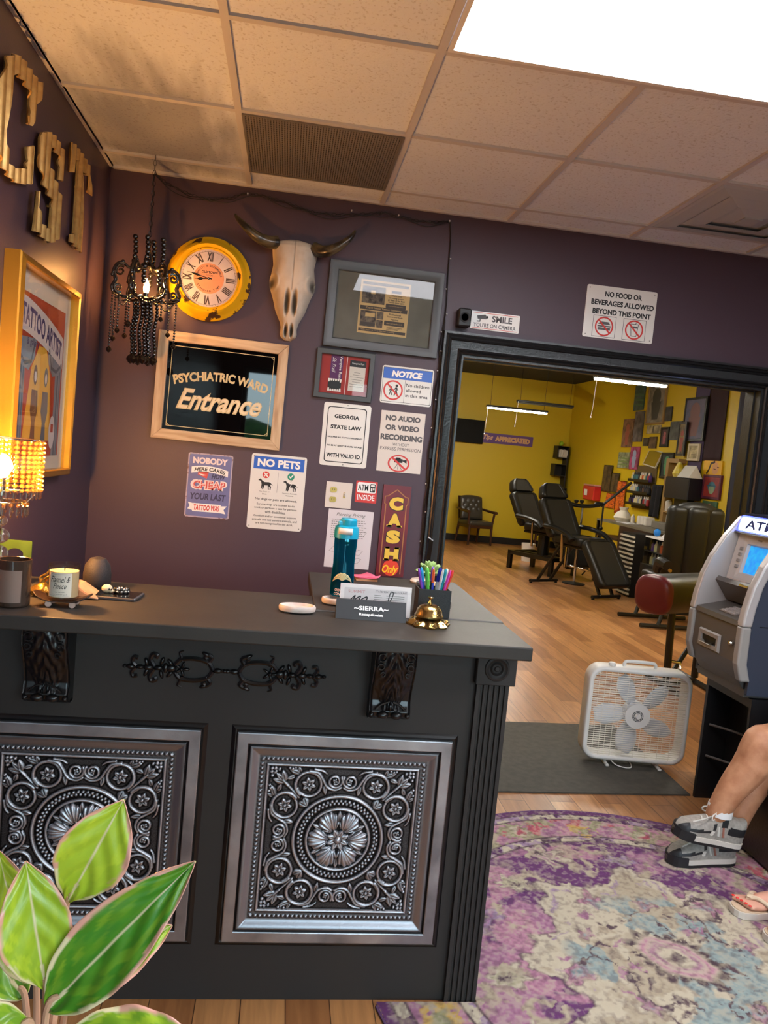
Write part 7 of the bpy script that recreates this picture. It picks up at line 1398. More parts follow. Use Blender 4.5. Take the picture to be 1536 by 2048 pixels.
led(3.03, 4.02, 12.0, 2.45, 'lit white LED bar hanging before the purple tips sign'); led(3.8, 4.8, 13.0, 2.665, 'dark unlit bar hanging behind the lit one', on=False); led(3.15, 3.97, 8.0, 2.575, 'bright LED bar at the top of the doorway, nearest of the three')
led(1.2, 2.2, 6.2, 2.75, 'LED bar near the doorway hidden above its head trim'); led(0.6, 1.6, 10.5, 2.62, 'LED bar in the left half of the studio'); led(4.4, 5.3, 6.4, 2.75, 'LED bar over the right front of the studio')  # unseen bars, put in as fill light for the studio
# back wall: screen, sign, corner shelf, chairs
t = on_wall('television', 'black wall television on the yellow wall', 'television', 3.44, 2.19, y=15.2); mb = MB(); mb.box((0.74, 0.46, 0.04), (0, 0, 0.075), mat('tv black', (12, 11, 10), rough=0.6, spec=0.2), bev=0.006); mb.build('panel', t, smooth=0); mb = MB(); mb.box((0.2, 0.2, 0.05), (0, 0, 0.027), M_LEDH); mb.build('bracket', t, smooth=0)
def d_tips(mb, z, w_, h_): mb.text('Tips', -0.31, 0.005, 0.2, 0.12, mat('pink cream paint', (226, 176, 150), rough=0.5), z, shear=0.35, bold=0.02); mb.text('APPRECIATED', 0.19, 0, 0.72, 0.105, mat('peach paint', (218, 168, 120), rough=0.5), z, bold=0.05)
t = on_wall('tips_sign', 'long purple Tips APPRECIATED board on the yellow wall', 'sign', 4.24, 2.095, y=15.2); plate(t, 1.22, 0.2, mat('purple board', (104, 74, 132), rough=0.6), 0.002, 0.02, 'board'); mb = MB(); d_tips(mb, 0.0206, 0, 0); mb.build('lettering', t, smooth=0)
t = thing('corner_shelf', 'black zigzag cube shelf in the corner of the yellow walls', 'shelf', (5.42, 15.06, 0)); M_SHF = mat('black shelf', (28, 24, 20), rough=0.5)
for k, (x, z) in enumerate(((0.0, 1.83), (-0.02, 1.47), (0.03, 1.0))):
    mb = MB(); w_, h_ = 0.24, 0.24; mb.frame(w_ - 0.03, h_ - 0.03, [(0, -0.12), (0, 0.12), (0.015, 0.12), (0.015, -0.12), (0, -0.12)], M_SHF, X((x, 0, z + h_ / 2), BACK)); mb.b2((x - 0.12, 0.115, z), (x + 0.12, 0.125, z + h_), M_SHF); mb.build('cube', t, smooth=0)
for z0, z1, x in ((1.7, 1.83, 0.1), (1.24, 1.47, 0.1)): mb = MB(); mb.b2((x - 0.015, -0.1, z0), (x + 0.015, 0.12, z1), M_SHF); mb.build('upright', t, smooth=0)
mb = MB()
for k in range(4): mb.box((0.1, 0.012, 0.15), (-0.05 + k * 0.035, -0.02 * k, 0.075), M_WHT2, rot=(0, 0.1 * (k - 1.5), 0.1 * k))
o = mb.build('paper_stack', None, (5.42, 15.03, 1.8455), smooth=0); tag(o, 'loose white papers standing in the top cube of the corner shelf', 'papers')
mb = MB(); mb.ball((0.045, 0.045, 0.05), (0, 0, 0.05), mat('lime toy', (150, 190, 40), rough=0.5), seg=12); o = mb.build('green_ornament', None, (5.4, 15.05, 2.0705)); tag(o, 'small lime green ornament on top of the corner shelf', 'ornament')
mb = MB(); mb.lathe([(0, 0), (0.045, 0), (0.06, 0.06), (0.055, 0.11), (0, 0.12)], mat('pale cup', (200, 190, 150), rough=0.5), seg=14); o = mb.build('pale_cup', None, (5.43, 15.04, 1.0155)); tag(o, 'pale cup in the lowest cube of the corner shelf', 'cup')
M_CHW = mat('dark cherry wood', (62, 34, 22), rough=0.35); M_TUFT = mat('dark tufted leather', (58, 54, 48), rough=0.35, spec=0.6)
def guest_chair(loc, rz, label):
    t = thing('guest_chair', label, 'chair', loc, (0, 0, rz), 'guest chairs by the yellow wall')       # faces -y
    mb = MB(); mb.box((0.5, 0.5, 0.09), (0, 0, 0.43), M_TUFT, bev=0.03, seg=3); mb.build('seat', t)
    n_ = 25; P = np.zeros((n_, n_, 3)); u = np.linspace(-1, 1, n_)
    for i in range(n_):
        for j in range(n_):
            x, z = u[j] * 0.24, (u[i] + 1) / 2; tuft = 0.0
            for (a, b) in ((-0.5, 0.45), (0, 0.45), (0.5, 0.45), (-0.25, 0.62), (0.25, 0.62), (-0.5, 0.79), (0, 0.79), (0.5, 0.79), (-0.75, 0.62), (0.75, 0.62)): tuft += math.exp(-(((u[j] - a) / 0.1) ** 2 + ((z - b) / 0.07) ** 2))
            edge = (1 - abs(u[j]) ** 6) * (1 - abs(u[i]) ** 6); P[i, j] = (x, 0.17 + z * 0.1 - 0.055 * edge ** 0.5 + 0.03 * tuft * edge, 0.48 + z * (0.42 + 0.03 * (1 - u[j] ** 2)))
    mb = MB(); mb.grid(P, M_TUFT); mb.build('backrest', t, solid=0.03, smooth=180)
    mb = MB(); mb.box((0.5, 0.03, 0.44), (0, 0.27, 0.7), M_CHW, rot=(-0.22, 0, 0)); mb.box((0.48, 0.48, 0.06), (0, 0, 0.37), M_CHW); mb.build('frame', t, smooth=0)
    for sx in (-1, 1):
        mb = MB(); mb.tube([(sx * 0.27, 0.26, 0.68), (sx * 0.29, 0.0, 0.66), (sx * 0.3, -0.26, 0.65)], [0.022, 0.026, 0.03], M_CHW, seg=8); mb.tube([(sx * 0.28, -0.22, 0.645), (sx * 0.26, -0.2, 0.42)], 0.022, M_CHW, seg=8); mb.build('armrest', t)
        mb = MB(); mb.tube([(sx * 0.24, -0.22, 0.42), (sx * 0.25, -0.23, 0.018)], [0.028, 0.018], M_CHW, seg=8); mb.build('leg', t)
        mb = MB(); mb.tube([(sx * 0.23, 0.22, 0.42), (sx * 0.24, 0.29, 0.018)], [0.028, 0.018], M_CHW, seg=8); mb.build('leg', t)
    return t
guest_chair((3.7, 14.62, 0), 0.28, 'tufted wooden guest chair alone against the yellow wall at left'); guest_chair((5.12, 14.25, 0), -0.6, 'tufted guest chair half hidden behind the armrest stand')
# tattoo chairs
M_VIN = mat('black vinyl upholstery', (26, 24, 21), rough=0.4, spec=0.4); M_VINP = mat('black vinyl panel', (40, 38, 34), rough=0.35, spec=0.6); M_STL = mat('black steel frame', (24, 21, 19), rough=0.4)
def cushion(mb, L, W, T, M, m=M_VIN, taper=1.0): 
    pts = [(x, y * (1 + (taper - 1) * max(0, x / L + 0.5))) for x, y in rrect(L, W, 0.07, 5)]; inn = [(x * 0.93, y * 0.88) for x, y in pts]; mid = [(x * 0.98, y * 0.97) for x, y in pts]
    n = len(pts); loops = [[(x, y, -T / 2) for x, y in mid], [(x, y, -T / 4) for x, y in pts], [(x, y, T / 4) for x, y in pts], [(x, y, T / 2) for x, y in mid], [(x, y, T / 2 + 0.006) for x, y in inn]]
    mb.grid(np.array(loops), m, M, closed_u=True); b = [(x, y, -T / 2) for x, y in mid]; mb.add(list(reversed(b)), [tuple(range(n))], m, M)
    a_ = [(x * 0.93, y * 0.72, T / 2 + 0.004) for x, y in pts]; c_ = [(x * 0.93, y * 0.68, T / 2 - 0.004) for x, y in pts]; mb.grid(np.array([loops[4], a_, c_]), m, M, closed_u=True); mb.add([(x * 0.93, y * 0.68, T / 2 - 0.003) for x, y in pts], [tuple(range(n))], M_VINP, M)
def tattoo_chair(loc, rz, label, desk=False):
    t = thing('tattoo_chair', label, 'chair', loc, (0, 0, rz))                      # foot end towards +x
    mb = MB(); cushion(mb, 0.5, 0.54, 0.1, X((0.02, 0, 0.68))); mb.build('seat', t, smooth=60)
    BM = X((-0.4, 0, 1.0), (0, -1.02 + PI, 0)) @ Matrix.Rotation(PI, 4, 'X')
    BM = X((-0.42, 0, 0.98), (0, 1.05, 0)) @ Matrix.Rotation(PI, 4, 'Z')
    mb = MB(); cushion(mb, 0.56, 0.58, 0.1, BM @ X((-0.06, 0, 0))); mb.build('backrest', t, smooth=60)
    mb = MB(); cushion(mb, 0.22, 0.52, 0.11, BM @ X((0.335, 0, 0.005)), taper=0.62); mb.build('headrest', t, smooth=60)
    LM = X((0.5, 0, 0.44), (0, 0.95, 0)); mb = MB(); cushion(mb, 0.66, 0.57, 0.09, LM); mb.build('leg_rest', t, smooth=60)
    for sy in (-1, 1):
        mb = MB(); mb.tube(smoothpts([(-0.3, sy * 0.34, 0.83), (-0.1, sy * 0.34, 0.82), (0.1, sy * 0.35, 0.78), (0.22, sy * 0.36, 0.7)], 5), 0.045, M_VIN, seg=10, flat=0.7); ar = mb.build('armrest', t)
        mb = MB(); mb.tube([(0.02, sy * 0.34, 0.76), (0.02, sy * 0.31, 0.4)], 0.018, M_CHR, seg=8); mb.build('arm_post', ar)
    mb = MB(); mb.tube([(-0.24, -0.18, 0.6), (0.24, -0.18, 0.6), (0.24, 0.18, 0.6), (-0.24, 0.18, 0.6)], 0.02, M_STL, seg=6, closed=True); mb.tube([(-0.35, 0, 0.9), (-0.12, 0, 0.55)], 0.02, M_STL, seg=6); mb.build('frame', t)
    if desk:
        for sx, sy in ((-1, -1), (-1, 1), (1, -1), (1, 1)): mb = MB(); mb.b2((sx * 0.4 - 0.03, sy * 0.28 - 0.03, 0.0005), (sx * 0.4 + 0.03, sy * 0.28 + 0.03, 0.28), M_STL); mb.build('leg', t, smooth=0)
        mb = MB(); mb.frame(0.74, 0.5, [(0, 0.22), (0, 0.28), (0.06, 0.28), (0.06, 0.22), (0, 0.22)], M_STL); mb.cyl(0.09, 0.36, (0, 0, 0.44), M_STL, seg=16); mb.b2((-0.4, -0.06, 0.22), (0.4, 0.06, 0.27), M_STL); mb.build('base', t, smooth=0)
    else:
        for sx, x1 in ((-0.56, -0.2), (0.56, 0.3)):
            mb = MB(); mb.tube([(sx, -0.26, 0.034), (sx, 0.26, 0.034)], 0.022, M_STL, seg=8)
            for sy in (-1, 1): mb.tube([(sx, sy * 0.12, 0.04), (x1, sy * 0.12, 0.58 if sx < 0 else 0.5)], 0.022, M_STL, seg=8); mb.cyl(0.02, 0.02, (sx, sy * 0.24, 0.0105), M_STL, seg=10)
            mb.build('foot_frame', t)
        for sy in (-1, 1): mb = MB(); mb.tube([(-0.1, sy * 0.1, 0.3), (-0.1, sy * 0.1, 0.62)], 0.022, M_CHR, seg=8); mb.build('gas_strut', t)
        mb = MB(); mb.tube([(-0.3, 0.1, 0.3), (0.35, 0.14, 0.28), (0.62, -0.1, 0.28)], 0.014, M_CHR, seg=6); mb.build('release_bar', t)
    return t
tattoo_chair((3.93, 9.88, 0), -1.12, 'black vinyl tattoo chair in front, its leg rest lowered towards the viewer'); tattoo_chair((4.02, 11.5, 0), -1.0, 'black tattoo chair on a four legged base behind the front one', True)
t = thing('armrest_stand', 'black curved padded arm rest on a chrome post by the tattoo chair', 'stand', (4.17, 10.5, 0)); mb = MB(); mb.tube(smoothpts([(-0.26, 0, 1.15), (-0.1, -0.03, 1.115), (0.08, -0.03, 1.115), (0.24, 0, 1.14)], 6), 0.045, M_VIN, seg=10, flat=0.6); mb.build('arm_pad', t)
mb = MB(); mb.tube([(0, -0.02, 1.09), (0.0, 0, 0.03)], 0.018, M_CHR, seg=8); mb.build('post', t); mb = MB(); mb.lathe([(0.16, 0.0005), (0.16, 0.012), (0.03, 0.03), (0, 0.03)], M_STL, seg=24); mb.build('base', t)
for x in (-0.1, -0.02): mb = MB(); mb.lathe([(0, 0), (0.018, 0.0), (0.032, 0.03), (0.03, 0.045), (0.02, 0.05), (0, 0.05)], M_STL, (x, -0.02, 1.145), seg=12); mb.build('clamp_knob', t)
t = thing('boom_stand', 'thin black boom stand with a slanting arm before the orange hangings', 'stand', (4.78, 11.2, 0)); mb = MB(); mb.tube([(0, 0, 1.13), (0, 0, 0.3)], 0.014, M_STL, seg=8); mb.ball(0.03, (0, 0, 0.77), M_STL, seg=10); mb.build('post', t); mb = MB(); mb.tube([(-0.04, 0, 1.1), (0.4, 0, 1.5)], 0.02, M_STL, seg=8); mb.build('boom_arm', t); mb = MB(); mb.ball((0.09, 0.04, 0.035), (-0.06, 0, 1.13), M_STL, seg=12); mb.build('boom_head', t)
for k in range(3): a = k * 2 * PI / 3; mb = MB(); mb.tube([(0, 0, 0.32), (0.25 * math.cos(a), 0.25 * math.sin(a), 0.013)], 0.012, M_STL, seg=6); mb.build('leg', t)
mb = MB(); mb.lathe([(0, 0), (0.1, 0), (0.12, 0.3), (0.11, 0.3), (0.092, 0.01), (0, 0.01)], M_WHT2, seg=20); o = mb.build('waste_bin', None, (4.18, 12.7, 0.0005)); tag(o, 'white bin on the floor behind the tattoo chairs', 'bin')
# high backed chair and maroon ended bolster
t = thing('high_back_chair', 'high black channelled chair with rounded top behind the cash machine', 'chair', (4.34, 7.75, 0)); mb = MB()
for k in range(3):
    xs = (-0.2, 0.0, 0.2)[k]; mb.box((0.23 if k != 1 else 0.26, 0.15 + 0.03 * (k == 1), 0.82), (xs, 0.0 - 0.02 * (k == 1), 0.92), M_VIN, bev=0.07, seg=4)
mb.build('backrest', t); mb = MB(); mb.ball((0.26, 0.08, 0.1), (0, 0, 1.28), M_VIN, seg=20); mb.build('headrest', t); mb = MB(); mb.box((0.56, 0.5, 0.14), (0, 0.3, 0.5), M_VIN, bev=0.05, seg=3); mb.build('seat', t)
for sx in (-1, 1): mb = MB(); mb.tube(smoothpts([(sx * 0.3, 0.1, 0.62), (sx * 0.36, -0.05, 0.72), (sx * 0.36, -0.22, 0.7)], 5), 0.055, M_VIN, seg=10); mb.build('armrest', t)
mb = MB(); mb.cyl(0.018, 0.02, (-0.36, -0.275, 0.66), M_BRASS, rot=(PI / 2, 0, 0), seg=12); mb.build('arm_bolt', t)
for y in (-0.05, 0.5):
    mb = MB(); mb.tube([(-0.5, y, 0.032), (0.3, y, 0.032)], 0.024, M_STL, seg=8)
    for x in (-0.3, 0.1): mb.tube([(x, y, 0.04), (x + 0.16, y + 0.1, 0.45)], 0.022, M_STL, seg=8)
    mb.build('foot_frame', t)
M_MARV = mat('maroon vinyl', (98, 30, 42), rough=0.35, spec=0.5)
t = thing('bolster_stand', 'black padded bolster with maroon end on a steel post', 'bolster', (2.93, 5.45, 0)); AX = X((0, 0, 0.735), (0, 0, 0.52)) @ Matrix.Rotation(PI / 2, 4, 'Y')
oct_ = [(0.148 * math.cos(PI / 8 + k * PI / 4) * 0.98, 0.15 * math.sin(PI / 8 + k * PI / 4)) for k in range(8)]
big = [(0.5 * (math.copysign(abs(math.cos(a)) ** 0.75, math.cos(a))) * 0.29, 0.15 * math.copysign(abs(math.sin(a)) ** 0.75, math.sin(a))) for a in np.linspace(0, 2 * PI, 33)[:-1]]
mb = MB(); mb.grid(np.array([[(x * s_, y * s_, z) for x, y in big] for z, s_ in ((-0.2, 1.0), (0.62, 1.0), (0.65, 0.96), (0.66, 0.8), (0.662, 0.0))]), M_VIN, AX, closed_u=True); mb.build('cushion', t, smooth=50)
mb = MB(); mb.grid(np.array([[(x * s_, y * s_, z) for x, y in big] for z, s_ in ((-0.262, 0.0), (-0.26, 0.75), (-0.25, 0.92), (-0.235, 0.99), (-0.199, 1.004))]), M_MARV, AX, closed_u=True); mb.build('end_cap', t, smooth=50)
mb = MB(); mb.tube([(0.04, 0.02, 0.6), (0.06, 0.02, 0.05)], 0.028, M_STL, seg=10); mb.build('post', t); mb = MB(); mb.tube([(0.4, 0.22, 0.6), (0.4, 0.22, 0.05)], 0.028, M_STL, seg=10); mb.build('post', t); mb = MB(); mb.tube([(0.06, 0.02, 0.215), (0.14, 0.0, 0.21), (0.14, -0.02, 0.17)], 0.012, M_CHR, seg=8); mb.build('height_lever', t)
mb = MB(); mb.tube([(0.06, -0.3, 0.022), (0.06, 0.34, 0.022)], 0.022, M_STL, seg=8); mb.tube([(0.4, -0.1, 0.022), (0.4, 0.54, 0.022)], 0.022, M_STL, seg=8); mb.tube([(0.06, 0.02, 0.03), (0.4, 0.22, 0.03)], 0.02, M_STL, seg=8); mb.tube([(0.08, 0.03, 0.08), (0.38, 0.21, 0.4)], 0.018, M_STL, seg=8); mb.build('floor_frame', t)
# right wall: pictures
XS = 5.6
def pic(name, label, y0, y1, z0, z1, c, c2=None, frame=None, ns=9, extra=None, cat='picture', rx=0.0, off=0.0):
    w_, h_ = abs(y1 - y0), z1 - z0; t = thing(name, label, cat, (XS - 0.002 - off, (y0 + y1) / 2, (z0 + z1) / 2), (PI / 2, rx, -PI / 2), 'pictures on the studio wall')
    mb = MB(); mb.b2((-w_ / 2, -h_ / 2, 0.002), (w_ / 2, h_ / 2, 0.022), mat(label[:40], c, rough=0.55, c2=c2 or tuple(int(x * 0.62) for x in c), ns=ns)); z = 0.0226
    if extra: extra(mb, z, w_, h_)
    mb.build('canvas', t, smooth=0)
    if frame: mb = MB(); mb.frame(w_, h_, [(-0.008, 0.022), (-0.004, 0.034), (0.02, 0.034), (0.024, 0.028), (0.024, 0.0)], frame); mb.build('frame', t, smooth=0)
    return t
F_BK = mat('black art frame', (26, 22, 20), rough=0.4); F_WD = mat('tan art frame', (150, 120, 74), rough=0.5)
q = lambda c: mat('art %d %d %d' % c, c, rough=0.6)
def fig(c, k=0.35): return lambda mb, z, w_, h_: (mb.disc(w_ * k * 0.5, 0, h_ * 0.18, q(c), z, 16), mb.poly([(-w_ * k * 0.6, h_ * 0.05), (w_ * k * 0.6, h_ * 0.05), (w_ * k * 0.35, -h_ * 0.42), (-w_ * k * 0.35, -h_ * 0.42)], z + 0.0004, z + 0.0004, q(c)))
def stripe(c): return lambda mb, z, w_, h_: [mb.poly([(-w_ / 2, -h_ * 0.3 + k * h_ * 0.2), (w_ / 2, -h_ * 0.36 + k * h_ * 0.2), (w_ / 2, -h_ * 0.3 + k * h_ * 0.2), (0, -h_ * 0.22 + k * h_ * 0.2), (-w_ / 2, -h_ * 0.24 + k * h_ * 0.2)], z, z, q(c)) for k in range(3)]
pic('art_print', 'faded red art print, leftmost of the upper pictures', 12.63, 12.24, 2.07, 2.54, (150, 112, 88), extra=fig((160, 92, 76)))
pic('art_print', 'blue green landscape print high on the studio wall', 12.32, 11.97, 2.67, 3.08, (84, 104, 110), (58, 86, 70), extra=stripe((84, 116, 96)))
pic('art_print', 'plain blue grey print under the blue green one', 12.21, 11.9, 2.16, 2.65, (124, 120, 122), frame=None)
pic('art_print', 'tall pale grey print with dark streak near the top', 11.79, 11.25, 2.45, 3.04, (150, 144, 132), (110, 104, 98), frame=F_WD, extra=fig((70, 70, 66), 0.5))
pic('art_print', 'small wide cream drawing under the tall grey print', 11.74, 11.29, 2.285, 2.415, (190, 176, 140), extra=fig((90, 84, 70), 0.12))
pic('art_print', 'tiny dark print left of the brown one', 11.82, 11.65, 2.09, 2.22, (90, 80, 66)); pic('art_print', 'small brown print beside the tiny dark one', 11.61, 11.38, 2.055, 2.235, (112, 88, 62))
pic('framed_art', 'narrow black framed picture with pink middle', 11.22, 11.03, 2.1, 2.35, (92, 62, 62), frame=F_BK, extra=fig((160, 90, 96), 0.4)); pic('art_print', 'plain slate grey print right of the narrow black frame', 10.98, 10.65, 2.18, 2.45, (86, 90, 86)); pic('art_print', 'small dark slate print above the slate grey one', 11.19, 11.0, 2.46, 2.68, (72, 70, 68))
pic('framed_art', 'large violet and blue painting in a dark frame', 10.52, 9.99, 2.18, 2.74, (104, 92, 116), (70, 80, 110), frame=F_BK, ns=7, extra=fig((120, 84, 84), 0.5), off=0.03); pic('framed_art', 'tall narrow ochre picture left of the framed certificate', 10.55, 10.38, 1.97, 2.4, (150, 122, 62), (60, 48, 40), frame=F_BK, extra=fig((150, 70, 54), 0.5), off=0.07)
def cert(mb, z, w_, h_):
    mb.line([(-w_ * 0.42, -h_ * 0.42), (w_ * 0.42, -h_ * 0.42), (w_ * 0.42, h_ * 0.42), (-w_ * 0.42, h_ * 0.42), (-w_ * 0.42, -h_ * 0.42)], 0.005, q((150, 130, 90)), z)
    for k in range(4): mb.rect(-w_ * (0.2 + 0.05 * (k % 2)), h_ * (0.2 - k * 0.12), w_ * (0.2 + 0.05 * (k % 2)), h_ * (0.23 - k * 0.12), q((120, 104, 76)), z)
pic('framed_certificate', 'cream certificate in a pale frame on the purple cloth', 10.29, 10.05, 1.905, 2.095, (206, 188, 140), frame=mat('pale frame', (204, 190, 160), rough=0.5), extra=cert, off=0.03)
pic('framed_art', 'dark picture with a pale green figure', 11.11, 10.8, 1.63, 1.97, (44, 56, 50), frame=F_BK, extra=fig((80, 140, 96), 0.5)); pic('canvas_art', 'bright pink canvas with a pale blue figure', 12.23, 11.91, 1.71, 2.08, (190, 84, 128), extra=fig((150, 160, 186), 0.4)); pic('canvas_art', 'pale green hill landscape canvas left of the pink one', 12.68, 12.26, 1.72, 1.985, (172, 178, 140), extra=stripe((120, 140, 84)))
def sun(mb, z, w_, h_): mb.disc(h_ * 0.42, w_ * 0.16, -h_ * 0.02, q((206, 150, 96)), z, 24); mb.line([(-w_ * 0.3, -h_ * 0.4), (-w_ * 0.18, -h_ * 0.1), (-w_ * 0.1, h_ * 0.3), (w_ * 0.1, h_ * 0.42)], 0.03, q((40, 26, 24)), z + 0.0004); mb.line([(w_ * 0.08, -h_ * 0.06), (w_ * 0.2, -h_ * 0.1)], 0.012, q((90, 50, 40)), z + 0.0008); mb.line([(w_ * 0.26, h_ * 0.06), (w_ * 0.36, h_ * 0.04)], 0.012, q((90, 50, 40)), z + 0.0008)
pic('canvas_art', 'bright yellow canvas with a tan round shape', 9.91, 9.47, 1.705, 1.895, (224, 176, 24), (214, 160, 20), extra=sun)
def hat(mb, z, w_, h_): mb.disc(w_ * 0.24, 0, 0.0, q((60, 110, 128)), z, 20, ry=h_ * 0.26); mb.disc(w_ * 0.17, 0, -h_ * 0.12, q((130, 150, 120)), z + 0.0004, 20, ry=h_ * 0.22); mb.rect(-w_ * 0.3, h_ * 0.03, w_ * 0.26, h_ * 0.09, q((40, 86, 110)), z + 0.0008)
pic('canvas_art', 'red canvas with a teal capped shape below the yellow canvas', 9.85, 9.46, 1.41, 1.685, (150, 48, 44), (120, 40, 42), frame=mat('plum edge', (84, 26, 50), rough=0.5), extra=hat); pic('canvas_art', 'green canvas under the red one, half hidden by the chair', 9.83, 9.48, 1.1, 1.36, (62, 104, 74), extra=fig((170, 120, 100), 0.3))
def hanging(name, label, y0, y1, z0, z1, m, cat='cloth', bulge=0.02):
    t = thing(name, label, cat, (XS - 0.004, (y0 + y1) / 2, z1), (PI / 2, 0, -PI / 2)); w_, h_ = abs(y1 - y0), z1 - z0; P = np.zeros((16, 22, 3))
    for i in range(16):
        for j in range(22): u_ = j / 21; P[i, j] = ((u_ - 0.5) * w_, -i / 15 * h_, 0.012 + bulge * (0.5 + 0.5 * math.sin(u_ * 13 + i * 0.12)))
    mb = MB(); mb.grid(P, m); mb.build('cloth', t, solid=0.004, smooth=180); mb = MB(); mb.tube([(-w_ / 2, 0, 0.02), (w_ / 2, 0, 0.02)], 0.006, M_STL, seg=6); mb.build('rod', t); return t
M_CAMO = mat('brown patterned cloth', (104, 84, 44), rough=0.7, c2=(60, 46, 28), ns=14); M_ORC = mat('orange patterned cloth', (226, 116, 34), rough=0.6, c2=(150, 52, 20), ns=16, nstretch=(1, 2.5, 1), lo=0.45, hi=0.6)
hanging('wall_hanging', 'brown patterned hanging, leftmost beside the red box', 13.22, 12.86, 1.29, 1.75, M_CAMO); hanging('wall_hanging', 'shorter brown patterned hanging above the orange one', 12.84, 12.55, 1.3, 1.62, M_CAMO); hanging('wall_hanging', 'orange patterned hanging, left and shorter of the two', 12.98, 12.6, 1.02, 1.27, M_ORC); hanging('wall_hanging', 'orange patterned hanging, right and longer of the two', 12.57, 12.24, 0.95, 1.5, M_ORC)
hanging('purple_cloth', 'tall purple cloth behind the framed certificate', 10.36, 9.99, 1.5, 2.98, mat('purple cloth', (74, 60, 92), rough=0.8), bulge=0.002); hanging('maroon_banner', 'tall dark maroon banner right of the purple cloth', 9.97, 9.53, 1.89, 2.9, mat('maroon cloth', (48, 24, 32), rough=0.8), bulge=0.004)
hanging('black_garment', 'black cloth hanging beside the ink bottle rack', 11.25, 10.95, 1.01, 1.5, mat('black cloth', (22, 20, 26), rough=0.8), bulge=0.05)
t = thing('sharps_box', 'red sharps container with white label on the yellow wall', 'container', (XS - 0.075, 13.53, 1.1)); mb = MB(); mb.box((0.14, 0.5, 0.25), (0, 0, 0.125), mat('sharps red', (206, 46, 44), rough=0.35), bev=0.015, taper=1.06); mb.build('bin', t, smooth=0); mb = MB(); mb.box((0.145, 0.52, 0.03), (0, 0, 0.27), mat('sharps lid', (214, 150, 140), rough=0.4), bev=0.01); mb.build('lid', t, smooth=0); mb = MB(); mb.b2((-0.078, 0.03, 0.08), (-0.0745, 0.17, 0.19), M_PW); mb.build('label', t, smooth=0)
# ink rack
t = thing('ink_rack', 'three tier wall rack crowded with small ink bottles', 'rack', (XS - 0.01, 11.62, 0)); cols = [(190, 186, 176), (70, 40, 110), (200, 90, 50), (40, 40, 46), (170, 60, 60), (210, 196, 150), (96, 70, 50), (140, 140, 150), (60, 110, 120)]
for k, z in enumerate((1.53, 1.34, 1.16)): mb = MB(); mb.b2((-0.12, -0.36, z - 0.012), (0, 0.36, z), F_BK); mb.b2((-0.12, -0.36, z), (-0.115, 0.36, z + 0.03), F_BK); mb.build('shelf', t, smooth=0)
mb = MB(); mb.b2((-0.008, -0.37, 1.1), (0.0, 0.37, 1.78), mat('rack back', (96, 78, 44), rough=0.6)); mb.build('back_panel', t, smooth=0)
proto = []
for m_ in cols:
    b = MB(); b.lathe([(0, 0), (0.026, 0), (0.027, 0.006), (0.027, 0.085), (0.014, 0.1)], mat('ink %d %d %d' % m_, m_, rough=0.35), seg=10); c = MB(); c.lathe([(0.014, 0.1), (0.015, 0.1), (0.008, 0.14), (0, 0.142)], M_WHT2 if m_[0] > 100 else M_INK, seg=8); proto.append((b, c))
made = {}
for r_, z in enumerate((1.53, 1.34, 1.16)):
    for k in range(11):
        ci = random.randrange(len(cols)); y = 11.62 - 0.31 + k * 0.062; loc = (XS - 0.01 - 0.06, y, z + 0.0005)
        lb = 'small ink bottle on the %s shelf of the wall rack' % ('upper', 'middle', 'lower')[r_]; gr = 'ink bottles on the %s rack shelf' % ('upper', 'middle', 'lower')[r_]
        if ci not in made: o = thing('ink_bottle', lb, 'bottle', loc, group=gr); b = proto[ci][0].build('bottle_body', o); proto[ci][1].build('cap', o); made[ci] = o
        else: o = copy_thing(made[ci], loc, label=lb); o['group'] = gr
t = thing('propped_mirror', 'bright tilted mirror standing above the ink rack', 'mirror', (XS - 0.06, 11.42, 1.785)); mb = MB(); mb.b2((-0.012, -0.22, 0), (0.0, 0.22, 0.24), mat('mirror silver', (220, 224, 220), rough=0.03, metal=1.0)); mb.build('glass', t, rot=(0.12, 0.3, 0), smooth=0)
mb = MB(); mb.frame(0.43, 0.23, [(0, -0.01), (0, 0.012), (0.02, 0.012), (0.02, -0.01), (0, -0.01)], mat('pearl frame', (196, 190, 170), rough=0.3), X((0, 0, 0.12), (PI / 2, 0, -PI / 2))); mb.build('frame', t, rot=(0.12, 0.3, 0), smooth=0)
# tall tan frame with shelves
t = thing('tan_shelf_unit', 'tall tan framed shelf unit on the right studio wall', 'shelf', (XS - 0.065, 10.31, 0)); M_TAN = mat('tan painted wood', (150, 118, 72), rough=0.5)
mb = MB(); mb.b2((-0.06, 0.38, 0.0005), (0.06, 0.46, 1.9), M_TAN); mb.b2((-0.06, -0.46, 0.0005), (0.06, -0.4, 1.2), M_TAN); mb.b2((-0.06, 0.1, 1.84), (0.06, 0.38, 1.9), M_TAN); mb.build('frame', t, smooth=0)
for z in (0.7, 0.93, 1.14): mb = MB(); mb.b2((-0.06, -0.4, z - 0.02), (0.06, 0.38, z), M_TAN); mb.build('shelf_board', t, smooth=0)
mb = MB(); mb.box((0.2, 0.66, 0.3), (0, 0, 0.15), mat('black glove cabinet', (20, 18, 28), rough=0.4), bev=0.01); o = mb.build('glove_cabinet', None, (XS - 0.13, 10.2, 1.3405), smooth=0); tag(o, 'black box cabinet mounted above the tan shelves', 'cabinet')
mb = MB(); mb.b2((0.0, -0.16, 1.215), (0.1, 0.2, 1.34), F_BK); mb.build('bracket', o, loc=(0, 0, -1.3405), smooth=0)
